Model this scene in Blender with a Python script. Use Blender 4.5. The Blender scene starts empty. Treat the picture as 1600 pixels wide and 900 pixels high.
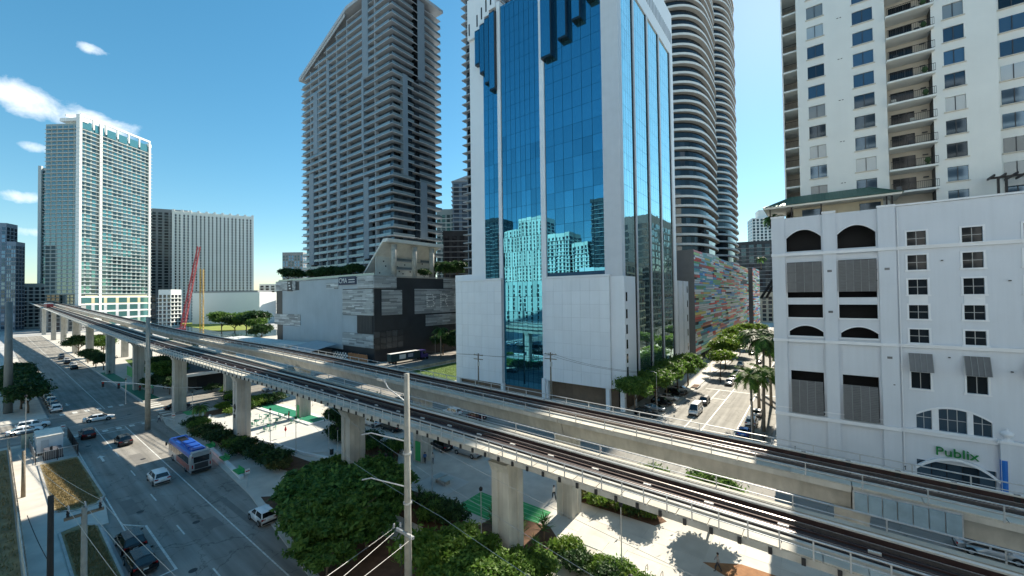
import bpy, bmesh, math, random
import numpy as np
from mathutils import Vector, Matrix
random.seed(7)
S = bpy.context.scene
COL = S.collection
R = math.radians
# ------------------------------------------------------------------ camera
cam_d = bpy.data.cameras.new('camera')
cam_d.sensor_width = 36.0
cam_d.lens = 620 / 1600 * 36.0
cam_d.clip_start = 0.2
cam_d.clip_end = 20000
cam = bpy.data.objects.new('camera', cam_d)
COL.objects.link(cam)
yaw, pit, rol = R(37.2), R(1.07), R(0.76)
fw = Vector((-math.sin(yaw) * math.cos(pit), math.cos(yaw) * math.cos(pit), math.sin(pit)))
rt0 = Vector((math.cos(yaw), math.sin(yaw), 0))
up0 = rt0.cross(fw)
rt = rt0 * math.cos(rol) - up0 * math.sin(rol)
up = rt0 * math.sin(rol) + up0 * math.cos(rol)
cm = Matrix((rt, up, -fw)).transposed().to_4x4()
cm.translation = Vector((0, 0, 26))
cam.matrix_world = cm
S.camera = cam
# ------------------------------------------------------------------ sky and sun
SUN_EL = R(35.0)
SUN_DIR = Vector((-0.04, 1.0, 0)).normalized() * math.cos(SUN_EL) + Vector((0, 0, math.sin(SUN_EL)))
W = bpy.data.worlds.new('World')
S.world = W
W.use_nodes = True
wn, wl = W.node_tree.nodes, W.node_tree.links
wn.clear()
sky = wn.new('ShaderNodeTexSky')
sky.sky_type = 'NISHITA'
sky.sun_disc = False
sky.sun_elevation = SUN_EL
sky.sun_rotation = math.atan2(SUN_DIR.x, SUN_DIR.y)
sky.altitude = 0
sky.air_density = 1.0
sky.dust_density = 0.15
sky.ozone_density = 2.0
bg = wn.new('ShaderNodeBackground')
bg.inputs['Strength'].default_value = 0.115
wo = wn.new('ShaderNodeOutputWorld')
# fair-weather clouds: soft noise inside a few cloud banks, given by direction
geo = wn.new('ShaderNodeTexCoord')
def wmath(op, a, b=None, c=None):
    n = wn.new('ShaderNodeMath'); n.operation = op
    for i, v in enumerate((a, b, c)):
        if v is None: continue
        if isinstance(v, (int, float)): n.inputs[i].default_value = v
        else: wl.new(v, n.inputs[i])
    return n.outputs[0]
cn = wn.new('ShaderNodeTexNoise'); cn.inputs['Scale'].default_value = 19; cn.inputs['Detail'].default_value = 9
cn.inputs['Roughness'].default_value = 0.6; cn.inputs['Distortion'].default_value = 0.35
mp = wn.new('ShaderNodeMapping'); mp.inputs['Scale'].default_value = (1, 1, 1.35)
wl.new(geo.outputs['Generated'], mp.inputs['Vector']); wl.new(mp.outputs['Vector'], cn.inputs['Vector'])
total = None
def bank(u, v, su, sv, amt):
    """a cloud bank round azimuth u (degrees from +Y, left positive) and height v (degrees)"""
    global total
    d = Vector((-math.sin(R(u)) * math.cos(R(v)), math.cos(R(u)) * math.cos(R(v)), math.sin(R(v))))
    a = Vector((-math.cos(R(u)), -math.sin(R(u)), 0)); b = d.cross(a)
    def dot(vec):
        n = wn.new('ShaderNodeVectorMath'); n.operation = 'DOT_PRODUCT'
        wl.new(geo.outputs['Generated'], n.inputs[0]); n.inputs[1].default_value = vec
        return n.outputs['Value']
    fx = wmath('MULTIPLY', dot(a), 1 / su); fy = wmath('MULTIPLY', dot(b), 1 / sv)
    r2 = wmath('ADD', wmath('MULTIPLY', fx, fx), wmath('MULTIPLY', fy, fy))
    m = wmath('MULTIPLY', wmath('MULTIPLY', wmath('POWER', 2.718, wmath('MULTIPLY', r2, -1.0)), amt), wmath('GREATER_THAN', dot(d), 0.0))
    total = m if total is None else wmath('MAXIMUM', total, m)
for b in ((88.3, 17.9, .075, .028, .66), (83.2, 17.3, .075, .024, .64), (83.7, 23.8, .030, .011, .56), (87.1, 14.1, .035, .011, .5),
          (87.9, 9.5, .04, .014, .5), (88.4, 6.4, .05, .012, .46), (112, 14, .10, .03, .6), (-120, 18, .14, .04, .6), (-160, 30, .16, .05, .55), (-75, 14, .1, .03, .55)):
    bank(*b)
mask = wmath('SUBTRACT', wmath('ADD', cn.outputs['Fac'], total), 0.84)
mask = wmath('MULTIPLY', mask, 2.6)
mr = wn.new('ShaderNodeClamp'); wl.new(mask, mr.inputs['Value'])
mix = wn.new('ShaderNodeMix'); mix.data_type = 'RGBA'
wl.new(mr.outputs[0], mix.inputs['Factor'])
sg_n = wn.new('ShaderNodeGamma'); sg_n.inputs['Gamma'].default_value = 0.80
wl.new(sky.outputs['Color'], sg_n.inputs['Color'])
sh_n = wn.new('ShaderNodeHueSaturation'); sh_n.inputs['Saturation'].default_value = 1.42; sh_n.inputs['Hue'].default_value = 0.486
wl.new(sg_n.outputs['Color'], sh_n.inputs['Color'])
tn = wn.new('ShaderNodeVectorMath'); tn.operation = 'MULTIPLY'; tn.inputs[1].default_value = (.94, 1.03, 1.02)
wl.new(sh_n.outputs['Color'], tn.inputs[0])
wl.new(tn.outputs[0], mix.inputs['A'])
mix.inputs['B'].default_value = (5.6, 5.9, 6.2, 1)
wl.new(mix.outputs['Result'], bg.inputs['Color'])
wl.new(bg.outputs[0], wo.inputs[0])
sun_d = bpy.data.lights.new('sun', 'SUN')
sun_d.energy = 5.0
sun_d.angle = R(0.53)
sun_d.color = (1.0, 0.91, 0.76)
sun = bpy.data.objects.new('sun', sun_d)
COL.objects.link(sun)
sun.rotation_mode = 'QUATERNION'
sun.rotation_quaternion = SUN_DIR.to_track_quat('Z', 'Y')
S.view_settings.view_transform = 'Standard'
S.view_settings.look = 'None'
S.view_settings.exposure = 1.0
S.view_settings.gamma = 1.0
S.view_settings.use_curve_mapping = False
S.cycles.max_bounces = 7
S.cycles.diffuse_bounces = 3
S.cycles.glossy_bounces = 4
S.cycles.transparent_max_bounces = 12
S.cycles.sample_clamp_indirect = 6
S.cycles.caustics_reflective = False
S.cycles.caustics_refractive = False

# ------------------------------------------------------------------ materials
MATS = {}
def M(name, col, rough=0.6, metal=0.0, var=0.12, scale=0.6, bump=0.0, bscale=8.0, spec=0.4, rnd=0.0, streak=0.0, fine=0.0, alpha=1.0, hue=0.0):
    """principled material with noise mottling in world space, optional streaks, grain and per-object variation"""
    if name in MATS: return MATS[name]
    m = bpy.data.materials.new(name); m.use_nodes = True
    n, l = m.node_tree.nodes, m.node_tree.links
    p = n['Principled BSDF']
    p.inputs['Roughness'].default_value = rough
    p.inputs['Metallic'].default_value = metal
    p.inputs['Specular IOR Level'].default_value = spec
    p.inputs['Alpha'].default_value = alpha
    g = n.new('ShaderNodeNewGeometry')
    def math_(op, a, b):
        x = n.new('ShaderNodeMath'); x.operation = op
        for i, v in enumerate((a, b)):
            if isinstance(v, (int, float)): x.inputs[i].default_value = v
            else: l.new(v, x.inputs[i])
        return x.outputs[0]
    def noise(sc, det=4, mapscale=None):
        t = n.new('ShaderNodeTexNoise'); t.inputs['Scale'].default_value = sc; t.inputs['Detail'].default_value = det
        src = g.outputs['Position']
        if mapscale:
            k = n.new('ShaderNodeMapping'); k.inputs['Scale'].default_value = mapscale
            l.new(src, k.inputs['Vector']); src = k.outputs['Vector']
        l.new(src, t.inputs['Vector'])
        return t.outputs['Fac']
    val = None
    def add(f, amt):
        nonlocal val
        x = math_('MULTIPLY', math_('SUBTRACT', f, 0.5), amt * 2)
        val = x if val is None else math_('ADD', val, x)
    if var: add(noise(scale, 5), var * 1.6)
    if streak: add(noise(1.0, 4, (2.2, 2.2, 0.12)), streak)
    if fine: add(noise(bscale * 2.5, 2), fine)
    if rnd:
        oi = n.new('ShaderNodeObjectInfo'); add(oi.outputs['Random'], rnd)
    hs = n.new('ShaderNodeHueSaturation')
    hs.inputs['Color'].default_value = (*col, 1)
    if val is not None: l.new(math_('ADD', val, 1.0), hs.inputs['Value'])
    if hue:
        oi = n.new('ShaderNodeObjectInfo')
        l.new(math_('ADD', math_('MULTIPLY', math_('SUBTRACT', oi.outputs['Random'], 0.5), hue), 0.5), hs.inputs['Hue'])
    l.new(hs.outputs['Color'], p.inputs['Base Color'])
    if bump:
        b = n.new('ShaderNodeBump'); b.inputs['Strength'].default_value = bump; b.inputs['Distance'].default_value = 0.05
        l.new(noise(bscale, 4), b.inputs['Height']); l.new(b.outputs['Normal'], p.inputs['Normal'])
    MATS[name] = m
    return m
def leafmat(name, col, col2, trans=0.35):
    if name in MATS: return MATS[name]
    m = bpy.data.materials.new(name); m.use_nodes = True
    n, l = m.node_tree.nodes, m.node_tree.links
    n.clear()
    o = n.new('ShaderNodeOutputMaterial'); g = n.new('ShaderNodeNewGeometry')
    t = n.new('ShaderNodeTexNoise'); t.inputs['Scale'].default_value = 1.3; t.inputs['Detail'].default_value = 6; t.inputs['Roughness'].default_value = .75
    l.new(g.outputs['Position'], t.inputs['Vector'])
    r = n.new('ShaderNodeMapRange'); r.inputs[1].default_value = .36; r.inputs[2].default_value = .66
    ri = n.new('ShaderNodeMath'); ri.operation = 'MULTIPLY_ADD'; l.new(g.outputs['Random Per Island'], ri.inputs[0]); ri.inputs[1].default_value = .34; l.new(t.outputs['Fac'], ri.inputs[2])
    rj = n.new('ShaderNodeMath'); rj.operation = 'SUBTRACT'; l.new(ri.outputs[0], rj.inputs[0]); rj.inputs[1].default_value = .17
    l.new(rj.outputs[0], r.inputs[0])
    mx = n.new('ShaderNodeMix'); mx.data_type = 'RGBA'
    l.new(r.outputs[0], mx.inputs['Factor']); mx.inputs['A'].default_value = (*col, 1); mx.inputs['B'].default_value = (*col2, 1)
    d = n.new('ShaderNodeBsdfPrincipled'); d.inputs['Roughness'].default_value = .55; d.inputs['Specular IOR Level'].default_value = .3
    tr = n.new('ShaderNodeBsdfTranslucent'); ms = n.new('ShaderNodeMixShader'); ms.inputs[0].default_value = trans
    l.new(mx.outputs['Result'], d.inputs['Base Color']); l.new(mx.outputs['Result'], tr.inputs['Color'])
    l.new(d.outputs[0], ms.inputs[1]); l.new(tr.outputs[0], ms.inputs[2]); l.new(ms.outputs[0], o.inputs[0])
    MATS[name] = m
    return m
def glassy(name, col, rough=0.03, metal=0.85, wob=0.0, wscale=0.35, rnd=0.0):
    """coated facade glass: a tinted mirror whose sheets are not quite flat"""
    if name in MATS: return MATS[name]
    m = M(name, col, rough, metal, var=0.0, spec=0.6, rnd=rnd)
    if wob:
        n, l = m.node_tree.nodes, m.node_tree.links
        p = n['Principled BSDF']; g = n.new('ShaderNodeNewGeometry')
        t = n.new('ShaderNodeTexNoise'); t.inputs['Scale'].default_value = wscale; t.inputs['Detail'].default_value = 2
        l.new(g.outputs['Position'], t.inputs['Vector'])
        b = n.new('ShaderNodeBump'); b.inputs['Strength'].default_value = wob; b.inputs['Distance'].default_value = 0.2
        l.new(t.outputs['Fac'], b.inputs['Height']); l.new(b.outputs['Normal'], p.inputs['Normal'])
    return m

# ------------------------------------------------------------------ building blocks
WM = {}
I4 = Matrix()
def link(name, data, parent=None, mw=None):
    o = bpy.data.objects.new(name, data)
    COL.objects.link(o)
    mw = mw or I4
    o.matrix_basis = mw
    WM[o.name] = mw
    if parent is not None:
        o.parent = parent
        pm = WM[parent.name]
        if pm is not I4: o.matrix_parent_inverse = pm.inverted()
    return o
def tag(o, label=None, cat=None, group=None, kind=None):
    if label: o['label'] = label
    if cat: o['category'] = cat
    if group: o['group'] = group
    if kind: o['kind'] = kind
    return o
def thing(name, label, cat, loc=None, group=None):
    o = link(name, None, None, Matrix.Translation(loc) if loc else None)
    o.empty_display_size = 0.5
    return tag(o, label, cat, group)
def move(o, x, y, z=0, rz=0, s=1):
    """carry a thing that was built round the origin to its place"""
    o.matrix_basis = Matrix.Translation((x, y, z)) @ Matrix.Rotation(rz, 4, 'Z') @ Matrix.Scale(s, 4)
    return o
CUBE = {}
def cube_mesh(mat):
    if mat.name not in CUBE:
        me = bpy.data.meshes.new('block')
        v = [(x, y, z) for x in (-.5, .5) for y in (-.5, .5) for z in (-.5, .5)]
        f = [(0, 1, 3, 2), (4, 6, 7, 5), (0, 4, 5, 1), (2, 3, 7, 6), (0, 2, 6, 4), (1, 5, 7, 3)]
        me.from_pydata(v, [], f); me.materials.append(mat)
        CUBE[mat.name] = me
    return CUBE[mat.name]
def bx(name, parent, x0, x1, y0, y1, z0, z1, mat, rot=None):
    mw = Matrix.Translation(((x0 + x1) / 2, (y0 + y1) / 2, (z0 + z1) / 2))
    if rot is not None: mw = mw @ rot
    mw = mw @ Matrix.Diagonal((abs(x1 - x0), abs(y1 - y0), abs(z1 - z0), 1))
    return link(name, cube_mesh(mat), parent, mw)
class MB:
    """collects faces; build() makes ONE mesh object of them"""
    def __init__(s): s.v = []; s.f = []; s.m = []; s.cur = 0
    def add(s, vs, fs):
        k = len(s.v); s.v += [tuple(v) for v in vs]; s.f += [tuple(i + k for i in f) for f in fs]; s.m += [s.cur] * len(fs); return s
    def box(s, x0, x1, y0, y1, z0, z1):
        return s.add([(x, y, z) for x in (x0, x1) for y in (y0, y1) for z in (z0, z1)],
                     [(0, 1, 3, 2), (4, 6, 7, 5), (0, 4, 5, 1), (2, 3, 7, 6), (0, 2, 6, 4), (1, 5, 7, 3)])
    def prism(s, poly, z0, z1):
        n = len(poly)
        return s.add([(x, y, z0) for x, y in poly] + [(x, y, z1) for x, y in poly],
                     [tuple(range(n - 1, -1, -1)), tuple(range(n, 2 * n))] + [(i, (i + 1) % n, n + (i + 1) % n, n + i) for i in range(n)])
    def extr(s, poly, axis, a, b):
        """poly in the two other axes (order x,y,z with axis left out), extruded from a to b"""
        n = len(poly)
        def P(p, t):
            q = list(p); q.insert(axis, t); return tuple(q)
        return s.add([P(p, a) for p in poly] + [P(p, b) for p in poly],
                     [tuple(range(n - 1, -1, -1)), tuple(range(n, 2 * n))] + [(i, (i + 1) % n, n + (i + 1) % n, n + i) for i in range(n)])
    def tube(s, pts, r, n=6, cap=True):
        pts = [Vector(p) for p in pts]
        rr = r if isinstance(r, (list, tuple)) else [r] * len(pts)
        rings = []
        vs = []
        for i, p in enumerate(pts):
            d = (pts[min(i + 1, len(pts) - 1)] - pts[max(i - 1, 0)])
            d = d.normalized() if d.length > 1e-9 else Vector((0, 0, 1))
            a = d.cross(Vector((0, 0, 1)) if abs(d.z) < .9 else Vector((1, 0, 0))).normalized(); b = d.cross(a)
            vs += [p + (a * math.cos(6.28319 * k / n) + b * math.sin(6.28319 * k / n)) * rr[i] for k in range(n)]
        fs = []
        for i in range(len(pts) - 1):
            for k in range(n):
                fs.append((i * n + k, i * n + (k + 1) % n, (i + 1) * n + (k + 1) % n, (i + 1) * n + k))
        if cap:
            fs.append(tuple(range(n - 1, -1, -1))); fs.append(tuple((len(pts) - 1) * n + k for k in range(n)))
        return s.add(vs, fs)
    def lathe(s, prof, c=(0, 0, 0), n=12):
        vs = []; m = len(prof)
        for k in range(n):
            a = 6.28319 * k / n
            vs += [(c[0] + r * math.cos(a), c[1] + r * math.sin(a), c[2] + z) for r, z in prof]
        fs = [(k * m + i, ((k + 1) % n) * m + i, ((k + 1) % n) * m + i + 1, k * m + i + 1) for k in range(n) for i in range(m - 1)]
        return s.add(vs, fs)
    def mesh(s, name, mats, smooth=False):
        me = bpy.data.meshes.new(name)
        me.from_pydata(s.v, [], s.f)
        for m in (mats if isinstance(mats, (list, tuple)) else [mats]): me.materials.append(m)
        if any(s.m): me.polygons.foreach_set('material_index', s.m)
        bm = bmesh.new(); bm.from_mesh(me); bmesh.ops.recalc_face_normals(bm, faces=bm.faces); bm.to_mesh(me); bm.free()
        if smooth:
            me.polygons.foreach_set('use_smooth', [True] * len(me.polygons))
        return me
    def build(s, name, mats, parent=None, mw=None, smooth=False):
        return link(name, s.mesh(name, mats, smooth), parent, mw)
def text(name, body, parent, loc, rot, size, mat, ext=.03, align='CENTER', shear=0):
    c = bpy.data.curves.new(name, 'FONT'); c.body = body; c.size = size; c.extrude = ext; c.align_x = align; c.align_y = 'CENTER'; c.shear = shear
    c.resolution_u = 3
    tmp = bpy.data.objects.new('lettering', c); COL.objects.link(tmp); bpy.context.view_layer.update()
    me = bpy.data.meshes.new_from_object(tmp.evaluated_get(bpy.context.evaluated_depsgraph_get()))
    me.materials.clear(); me.materials.append(mat); bpy.data.objects.remove(tmp)
    return link(name, me, parent, Matrix.Translation(loc) @ Matrix.Rotation(rot[2], 4, 'Z') @ Matrix.Rotation(rot[0], 4, 'X'))
FRONT = (math.pi / 2, 0, 0)              # reads from -Y
SIDE = (math.pi / 2, 0, math.pi / 2)     # reads from +X
def pieces(parent, name, specs, cap=300, field=None):
    """specs: (x0,x1,y0,y1,z0,z1,material). The `cap` largest in view are parts, the rest one joined part."""
    def key(b):
        c = Vector(((b[0] + b[1]) / 2, (b[2] + b[3]) / 2, (b[4] + b[5]) / 2 - 26))
        return -max(b[1] - b[0], b[3] - b[2]) * (b[5] - b[4]) / max(c.length_squared, 1)
    specs = sorted(specs, key=key)
    for b in specs[:cap]: bx(name, parent, *b)
    rest = specs[cap:]
    if rest:
        mats = []; mb = MB()
        for b in rest:
            if b[6] not in mats: mats.append(b[6])
            mb.cur = mats.index(b[6]); mb.box(*b[:6])
        o = mb.build(field or name, mats, parent); o['kind'] = 'stuff'
# ================================================================== the setting
def asphalt_mat(name, col, along):
    """worn asphalt: wheel tracks along the lane, patches, fine cracks and grain"""
    m = M(name, col, .85, var=.22, scale=.18, bump=.25, bscale=22, fine=.16, spec=.25)
    n, l = m.node_tree.nodes, m.node_tree.links
    p = n['Principled BSDF']; src = p.inputs['Base Color'].links[0].from_socket
    g = n.new('ShaderNodeNewGeometry')
    def mapped(sc):
        k = n.new('ShaderNodeMapping'); k.inputs['Scale'].default_value = sc; l.new(g.outputs['Position'], k.inputs['Vector']); return k.outputs['Vector']
    a = n.new('ShaderNodeTexNoise'); a.inputs['Scale'].default_value = 1; a.inputs['Detail'].default_value = 5
    l.new(mapped((.05, 1.1, 1) if along == 'x' else (1.1, .05, 1)), a.inputs['Vector'])
    r1 = n.new('ShaderNodeMapRange'); r1.inputs[1].default_value = .35; r1.inputs[2].default_value = .68; r1.inputs[3].default_value = 1.22; r1.inputs[4].default_value = .78
    l.new(a.outputs['Fac'], r1.inputs[0])
    v = n.new('ShaderNodeTexVoronoi'); v.feature = 'DISTANCE_TO_EDGE'; v.inputs['Scale'].default_value = .22; v.inputs['Randomness'].default_value = 1
    w = n.new('ShaderNodeTexNoise'); w.inputs['Scale'].default_value = .9; w.inputs['Detail'].default_value = 4
    l.new(g.outputs['Position'], w.inputs['Vector'])
    ad = n.new('ShaderNodeVectorMath'); ad.operation = 'MULTIPLY_ADD'; l.new(w.outputs['Color'], ad.inputs[0]); ad.inputs[1].default_value = (2.2, 2.2, 0); l.new(g.outputs['Position'], ad.inputs[2]); l.new(ad.outputs[0], v.inputs['Vector'])
    r2 = n.new('ShaderNodeMapRange'); r2.inputs[1].default_value = .0; r2.inputs[2].default_value = .012; r2.inputs[3].default_value = .55; r2.inputs[4].default_value = 1
    l.new(v.outputs['Distance'], r2.inputs[0])
    o = n.new('ShaderNodeTexNoise'); o.inputs['Scale'].default_value = .55; o.inputs['Detail'].default_value = 3; l.new(g.outputs['Position'], o.inputs['Vector'])
    r3 = n.new('ShaderNodeMapRange'); r3.inputs[1].default_value = .66; r3.inputs[2].default_value = .74; r3.inputs[3].default_value = 1; r3.inputs[4].default_value = .62
    l.new(o.outputs['Fac'], r3.inputs[0])
    m1 = n.new('ShaderNodeMath'); m1.operation = 'MULTIPLY'; l.new(r1.outputs[0], m1.inputs[0]); l.new(r2.outputs[0], m1.inputs[1])
    m2 = n.new('ShaderNodeMath'); m2.operation = 'MULTIPLY'; l.new(m1.outputs[0], m2.inputs[0]); l.new(r3.outputs[0], m2.inputs[1])
    mx = n.new('ShaderNodeVectorMath'); mx.operation = 'SCALE'; l.new(src, mx.inputs[0]); l.new(m2.outputs[0], mx.inputs['Scale'])
    l.new(mx.outputs[0], p.inputs['Base Color'])
    return m
asphalt = asphalt_mat('asphalt', (.26, .245, .22), 'x')
asphalty = asphalt_mat('asphalt_cross', (.26, .245, .22), 'y')
asphalt2 = asphalt_mat('asphalt_light', (.27, .26, .235), 'y')
concrete = M('pavement_concrete', (.54, .51, .455), .8, var=.2, scale=.5, bump=.12, bscale=12, fine=.08, streak=.0)
concrete2 = M('pavement_concrete_pale', (.56, .535, .48), .8, var=.14, scale=.6, bump=.1, bscale=12, fine=.07, rnd=.10)
kerbm = M('kerb_concrete', (.44, .43, .40), .8, var=.2, scale=2)
paint = M('road_paint', (.62, .62, .58), .6, var=.4, scale=3, fine=.35)
greenp = M('green_paint', (.02, .20, .115), .6, var=.16, scale=2.5, fine=.08)
greenp2 = M('bright_green_paint', (.03, .34, .10), .55, var=.12, scale=3)
soil = M('mulch', (.12, .065, .038), .95, var=.4, scale=1.4, bump=.7, bscale=10, fine=.25)
drygrass = M('dry_grass', (.27, .21, .11), .95, var=.5, scale=.8, bump=.7, bscale=14, fine=.3)
lawn = M('lawn', (.09, .14, .03), .95, var=.4, scale=.5, bump=.5, bscale=14, fine=.25)
cityground = M('city_ground', (.42, .42, .41), .9, var=.4, scale=.02, fine=.1)
waterm = M('river_water', (.03, .07, .075), .08, var=.2, scale=.1, bump=.3, bscale=1.2, spec=.5)

def sheet(name, poly, z, mat, **k):
    mb = MB(); n = len(poly)
    mb.add([(x, y, z) for x, y in poly], [tuple(range(n))])
    return tag(mb.build(name, mat), **k)
def slab(name, poly, mat, top=.13, bot=-.3, parent=None, **k):
    return tag(MB().prism(poly, bot, top).build(name, mat, parent), **k)
sheet('ground', [(-6000, -3000), (3000, -3000), (3000, 6000), (-6000, 6000)], -.06, cityground, kind='structure', label='pale city ground between the blocks')
sheet('avenue', [(-470, 8.2), (60, 8.2), (60, 23.5), (-470, 23.5)], 0, asphalt, kind='structure', label='dark asphalt avenue along the raised railway')
sheet('cross_street', [(-135.5, -120), (-115.5, -120), (-115.5, 170), (-135.5, 170)], .004, asphalty, kind='structure', label='cross street under the viaduct')
sheet('side_road', [(-115.4, 57), (70, 57), (70, 71), (-115.4, 71)], .004, asphalt, kind='structure', label='dark road behind the viaduct')
sheet('side_street', [(-25, 57), (-6.5, 57), (-6.5, 520), (-25, 520)], .008, asphalt2, kind='structure', label='sunlit street between tower and white block')
sheet('river', [(-900, 96), (-300, 96), (-300, 142), (-900, 180)], -.02, waterm, kind='structure', label='river beyond the railway')
iron = M('cast_iron', (.05, .05, .052), .6, .4, var=.2, scale=6)
for k, (x, y) in enumerate(((-66.5, 11.4), (-58.0, 14.8), (-88.0, 15.4), (-104.0, 10.9), (-125.0, 19.5), (-48, 12.0), (-16, 84), (-18.5, 112), (-52, 66))):
    t = MB().lathe([(0, 0), (.36, 0), (.36, .012), (.30, .012), (.30, .006), (.05, .006), (.05, .014), (0, .014)], (x, y, .006), 16).build('manhole_cover', iron); t['kind'] = 'structure'
tarp = M('tar_patch', (.19, .18, .165), .8, var=.15, scale=1, fine=.15, spec=.25)
for x0, x1, y0, y1 in ((-72, -66.5, 10.2, 11.6), (-92, -86, 14.2, 15.8), (-58, -55, 15.0, 16.6), (-108, -104, 17.6, 19.6), (-62, -52, 18.2, 19.0)):
    sheet('road_patch', [(x0, y0), (x1, y0 + .1), (x1 + .2, y1), (x0 + .15, y1 - .1)], .005, tarp, kind='structure')
# road markings
def marks(name, rects, parent=None, mat=paint, z=.012, label=None):
    mb = MB()
    for r in rects:
        if len(r) == 4 and not isinstance(r[0], tuple):
            x0, x1, y0, y1 = r; r = [(x0, y0), (x1, y0), (x1, y1), (x0, y1)]
        mb.add([(x, y, z) for x, y in r], [tuple(range(len(r)))])
    return tag(mb.build(name, mat), label, kind='structure')
av = [(-470, -136, 16.88, 17.02), (-114, 60, 17.08, 17.22), (-114, -62, 9.38, 9.52), (-49, 30, 9.38, 9.52), (-118, -99, 13.18, 13.32)]
marks('edge_line', av, label='long white edge lines of the avenue')
for k in range(16):
    x = -94.5 + 12.3 * k
    tag(bx('lane_dash', None, x - 1.5, x + 1.5, 13.2, 13.34, .004, .013, paint), kind='structure')
def arrow(x, y, rz=0, name='lane_arrow'):
    pts = [(-2.4, -.14), (.3, -.14), (.3, -.5), (1.6, 0), (.3, .5), (.3, .14), (-2.4, .14)]
    c, s_ = math.cos(rz), math.sin(rz)
    marks(name, [[(x + a * c - b * s_, y + a * s_ + b * c) for a, b in pts]])
arrow(-94.5, 11.4, math.pi); arrow(-150, 12, 0)
marks('bay_line', [(-62, -49.5, 11.0, 11.2), (-49.7, -49.5, 9.4, 11.0), [(-62, 11.0), (-64.5, 9.6), (-64.4, 9.4), (-61.9, 10.9)]])
# pedestrian crossings
cw = []
for k in range(6): cw.append((-114.2, -112.6, 9.9 + k * 1.95, 10.7 + k * 1.95))
for k in range(6): cw.append((-138.8, -136.8, 9.9 + k * 1.95, 10.7 + k * 1.95))
cw += [(-115.1, -114.9, 9.5, 22), (-111.6, -111.3, 9.5, 17)]
for k in range(7): cw.append((-134 + k * 2.6, -132.9 + k * 2.6, 23.8, 26.2))
for k in range(7): cw.append((-134 + k * 2.6, -132.9 + k * 2.6, 5.2, 7.6))
marks('zebra_crossing', cw, z=.017, label='white crossing bars at the junction')
marks('street_line', [(-20.6, -20.4, 74, 118), (-17.6, -17.4, 74, 300), (-12.2, -12.0, 74, 300), (-20.4, -17.6, 108, 108.3), (-24, -8, 118, 118.4)], z=.016)
paver = M('paver_grey', (.20, .20, .19), .8, var=.15, rnd=.2)
for k in range(6):
    o = bx('crossing_paver', None, -22 + k * 2.7, -20.4 + k * 2.7, 51.4, 55.6, .13, .142, paver); tag(o, kind='structure')
# pavements, each a slab with its kerb face
plaza = slab('plaza', [(-114.5, 23.2), (-108, 22.4), (-83, 22.4), (-60, 21.0), (-38, 18.2), (-20, 15.4), (15, 12), (70, 11), (70, 56.4), (-27, 56.4), (-114.5, 56.4)], concrete, kind='structure', label='pale concrete plaza under the viaduct')
slab('pavement', [(-470, 24), (-137, 24), (-137, 57), (-470, 57)], concrete, kind='structure', label='pavement beyond the cross street')
slab('pavement', [(-114.5, -30), (60, -30), (60, 8.0), (-48, 8.0), (-48, 7.6), (-66, 7.6), (-66, 8.6), (-72, 9.1), (-114.5, 9.1)], concrete, kind='structure', label='pavement on the near side of the avenue')
slab('pavement', [(-300, -60), (-136.5, -60), (-136.5, 8), (-300, 8)], concrete, kind='structure', label='pavement by the white cars')
slab('pavement', [(-114.5, 72), (-26, 72), (-26, 420), (-114.5, 420)], concrete, kind='structure', label='pavement round the glass tower')
slab('pavement', [(-6, 72), (70, 72), (70, 420), (-6, 420)], concrete, kind='structure', label='pavement round the white retail block')
slab('pavement', [(-300, 60), (-137, 60), (-137, 300), (-300, 300)], concrete, kind='structure', label='pavement round the grey podium')
# paving slabs of the sunlit part of the plaza
pr = random.Random(3)
for i in range(15):
    for j in range(8):
        x0, y0 = -27 + i * 3.0, 30.0 + j * 3.0
        if (i, j) in ((2, 2), (2, 3)): continue
        dz = pr.uniform(0, .006)
        bx('paving_slab', plaza, x0 + .02, x0 + 2.98, y0 + .02, y0 + 2.98, .10, .142 + dz, concrete2)
for i in range(14):
    for j in range(5):
        x0, y0 = -110 + i * 4.0, 42.0 + j * 2.9
        bx('paving_slab', plaza, x0 + .02, x0 + 3.97, y0 + .02, y0 + 2.87, .10, .140 + pr.uniform(0, .006), concrete2)
# the terrace with the cafe tables
pale = M('pale_terrace', (.56, .56, .53), .75, var=.1, scale=.7, fine=.05)
white = M('white_paint', (.76, .77, .76), .55, var=.08, scale=1.2, streak=.05)
def arc_strip(cx, cy, r0, r1, a0, a1, z0, z1, n=22):
    mb = MB()
    P = [(cx + r * math.cos(R(a0 + (a1 - a0) * k / n)), cy + r * math.sin(R(a0 + (a1 - a0) * k / n))) for r in (r0, r1) for k in range(n + 1)]
    for k in range(n):
        a, b, c, d = P[k], P[k + 1], P[n + 2 + k], P[n + 1 + k]
        mb.prism([a, b, c, d], z0, z1)
    return mb
terr = slab('terrace', [(-107, 29.6), (-100, 27.4), (-92, 28.4), (-84, 29.6), (-76, 31), (-68, 32), (-64, 36), (-68, 44), (-104, 44)], pale, top=.22, kind='structure', label='pale terrace with small cafe tables')
mb = MB()
pts = [(-107, 29.6), (-100.5, 27.0), (-92, 27.9), (-84, 29.1), (-76, 30.5), (-67.6, 31.5), (-62, 33), (-58, 35.4)]
for (a, b) in zip(pts, pts[1:]):
    d = (Vector(b) - Vector(a)).normalized(); nrm = Vector((-d.y, d.x)) * .35
    mb.prism([a, b, tuple(Vector(b) + nrm), tuple(Vector(a) + nrm)], 0, .52)
tag(mb.build('seat_wall', white), 'long low white seat wall edging the cafe terrace', 'wall')
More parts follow.
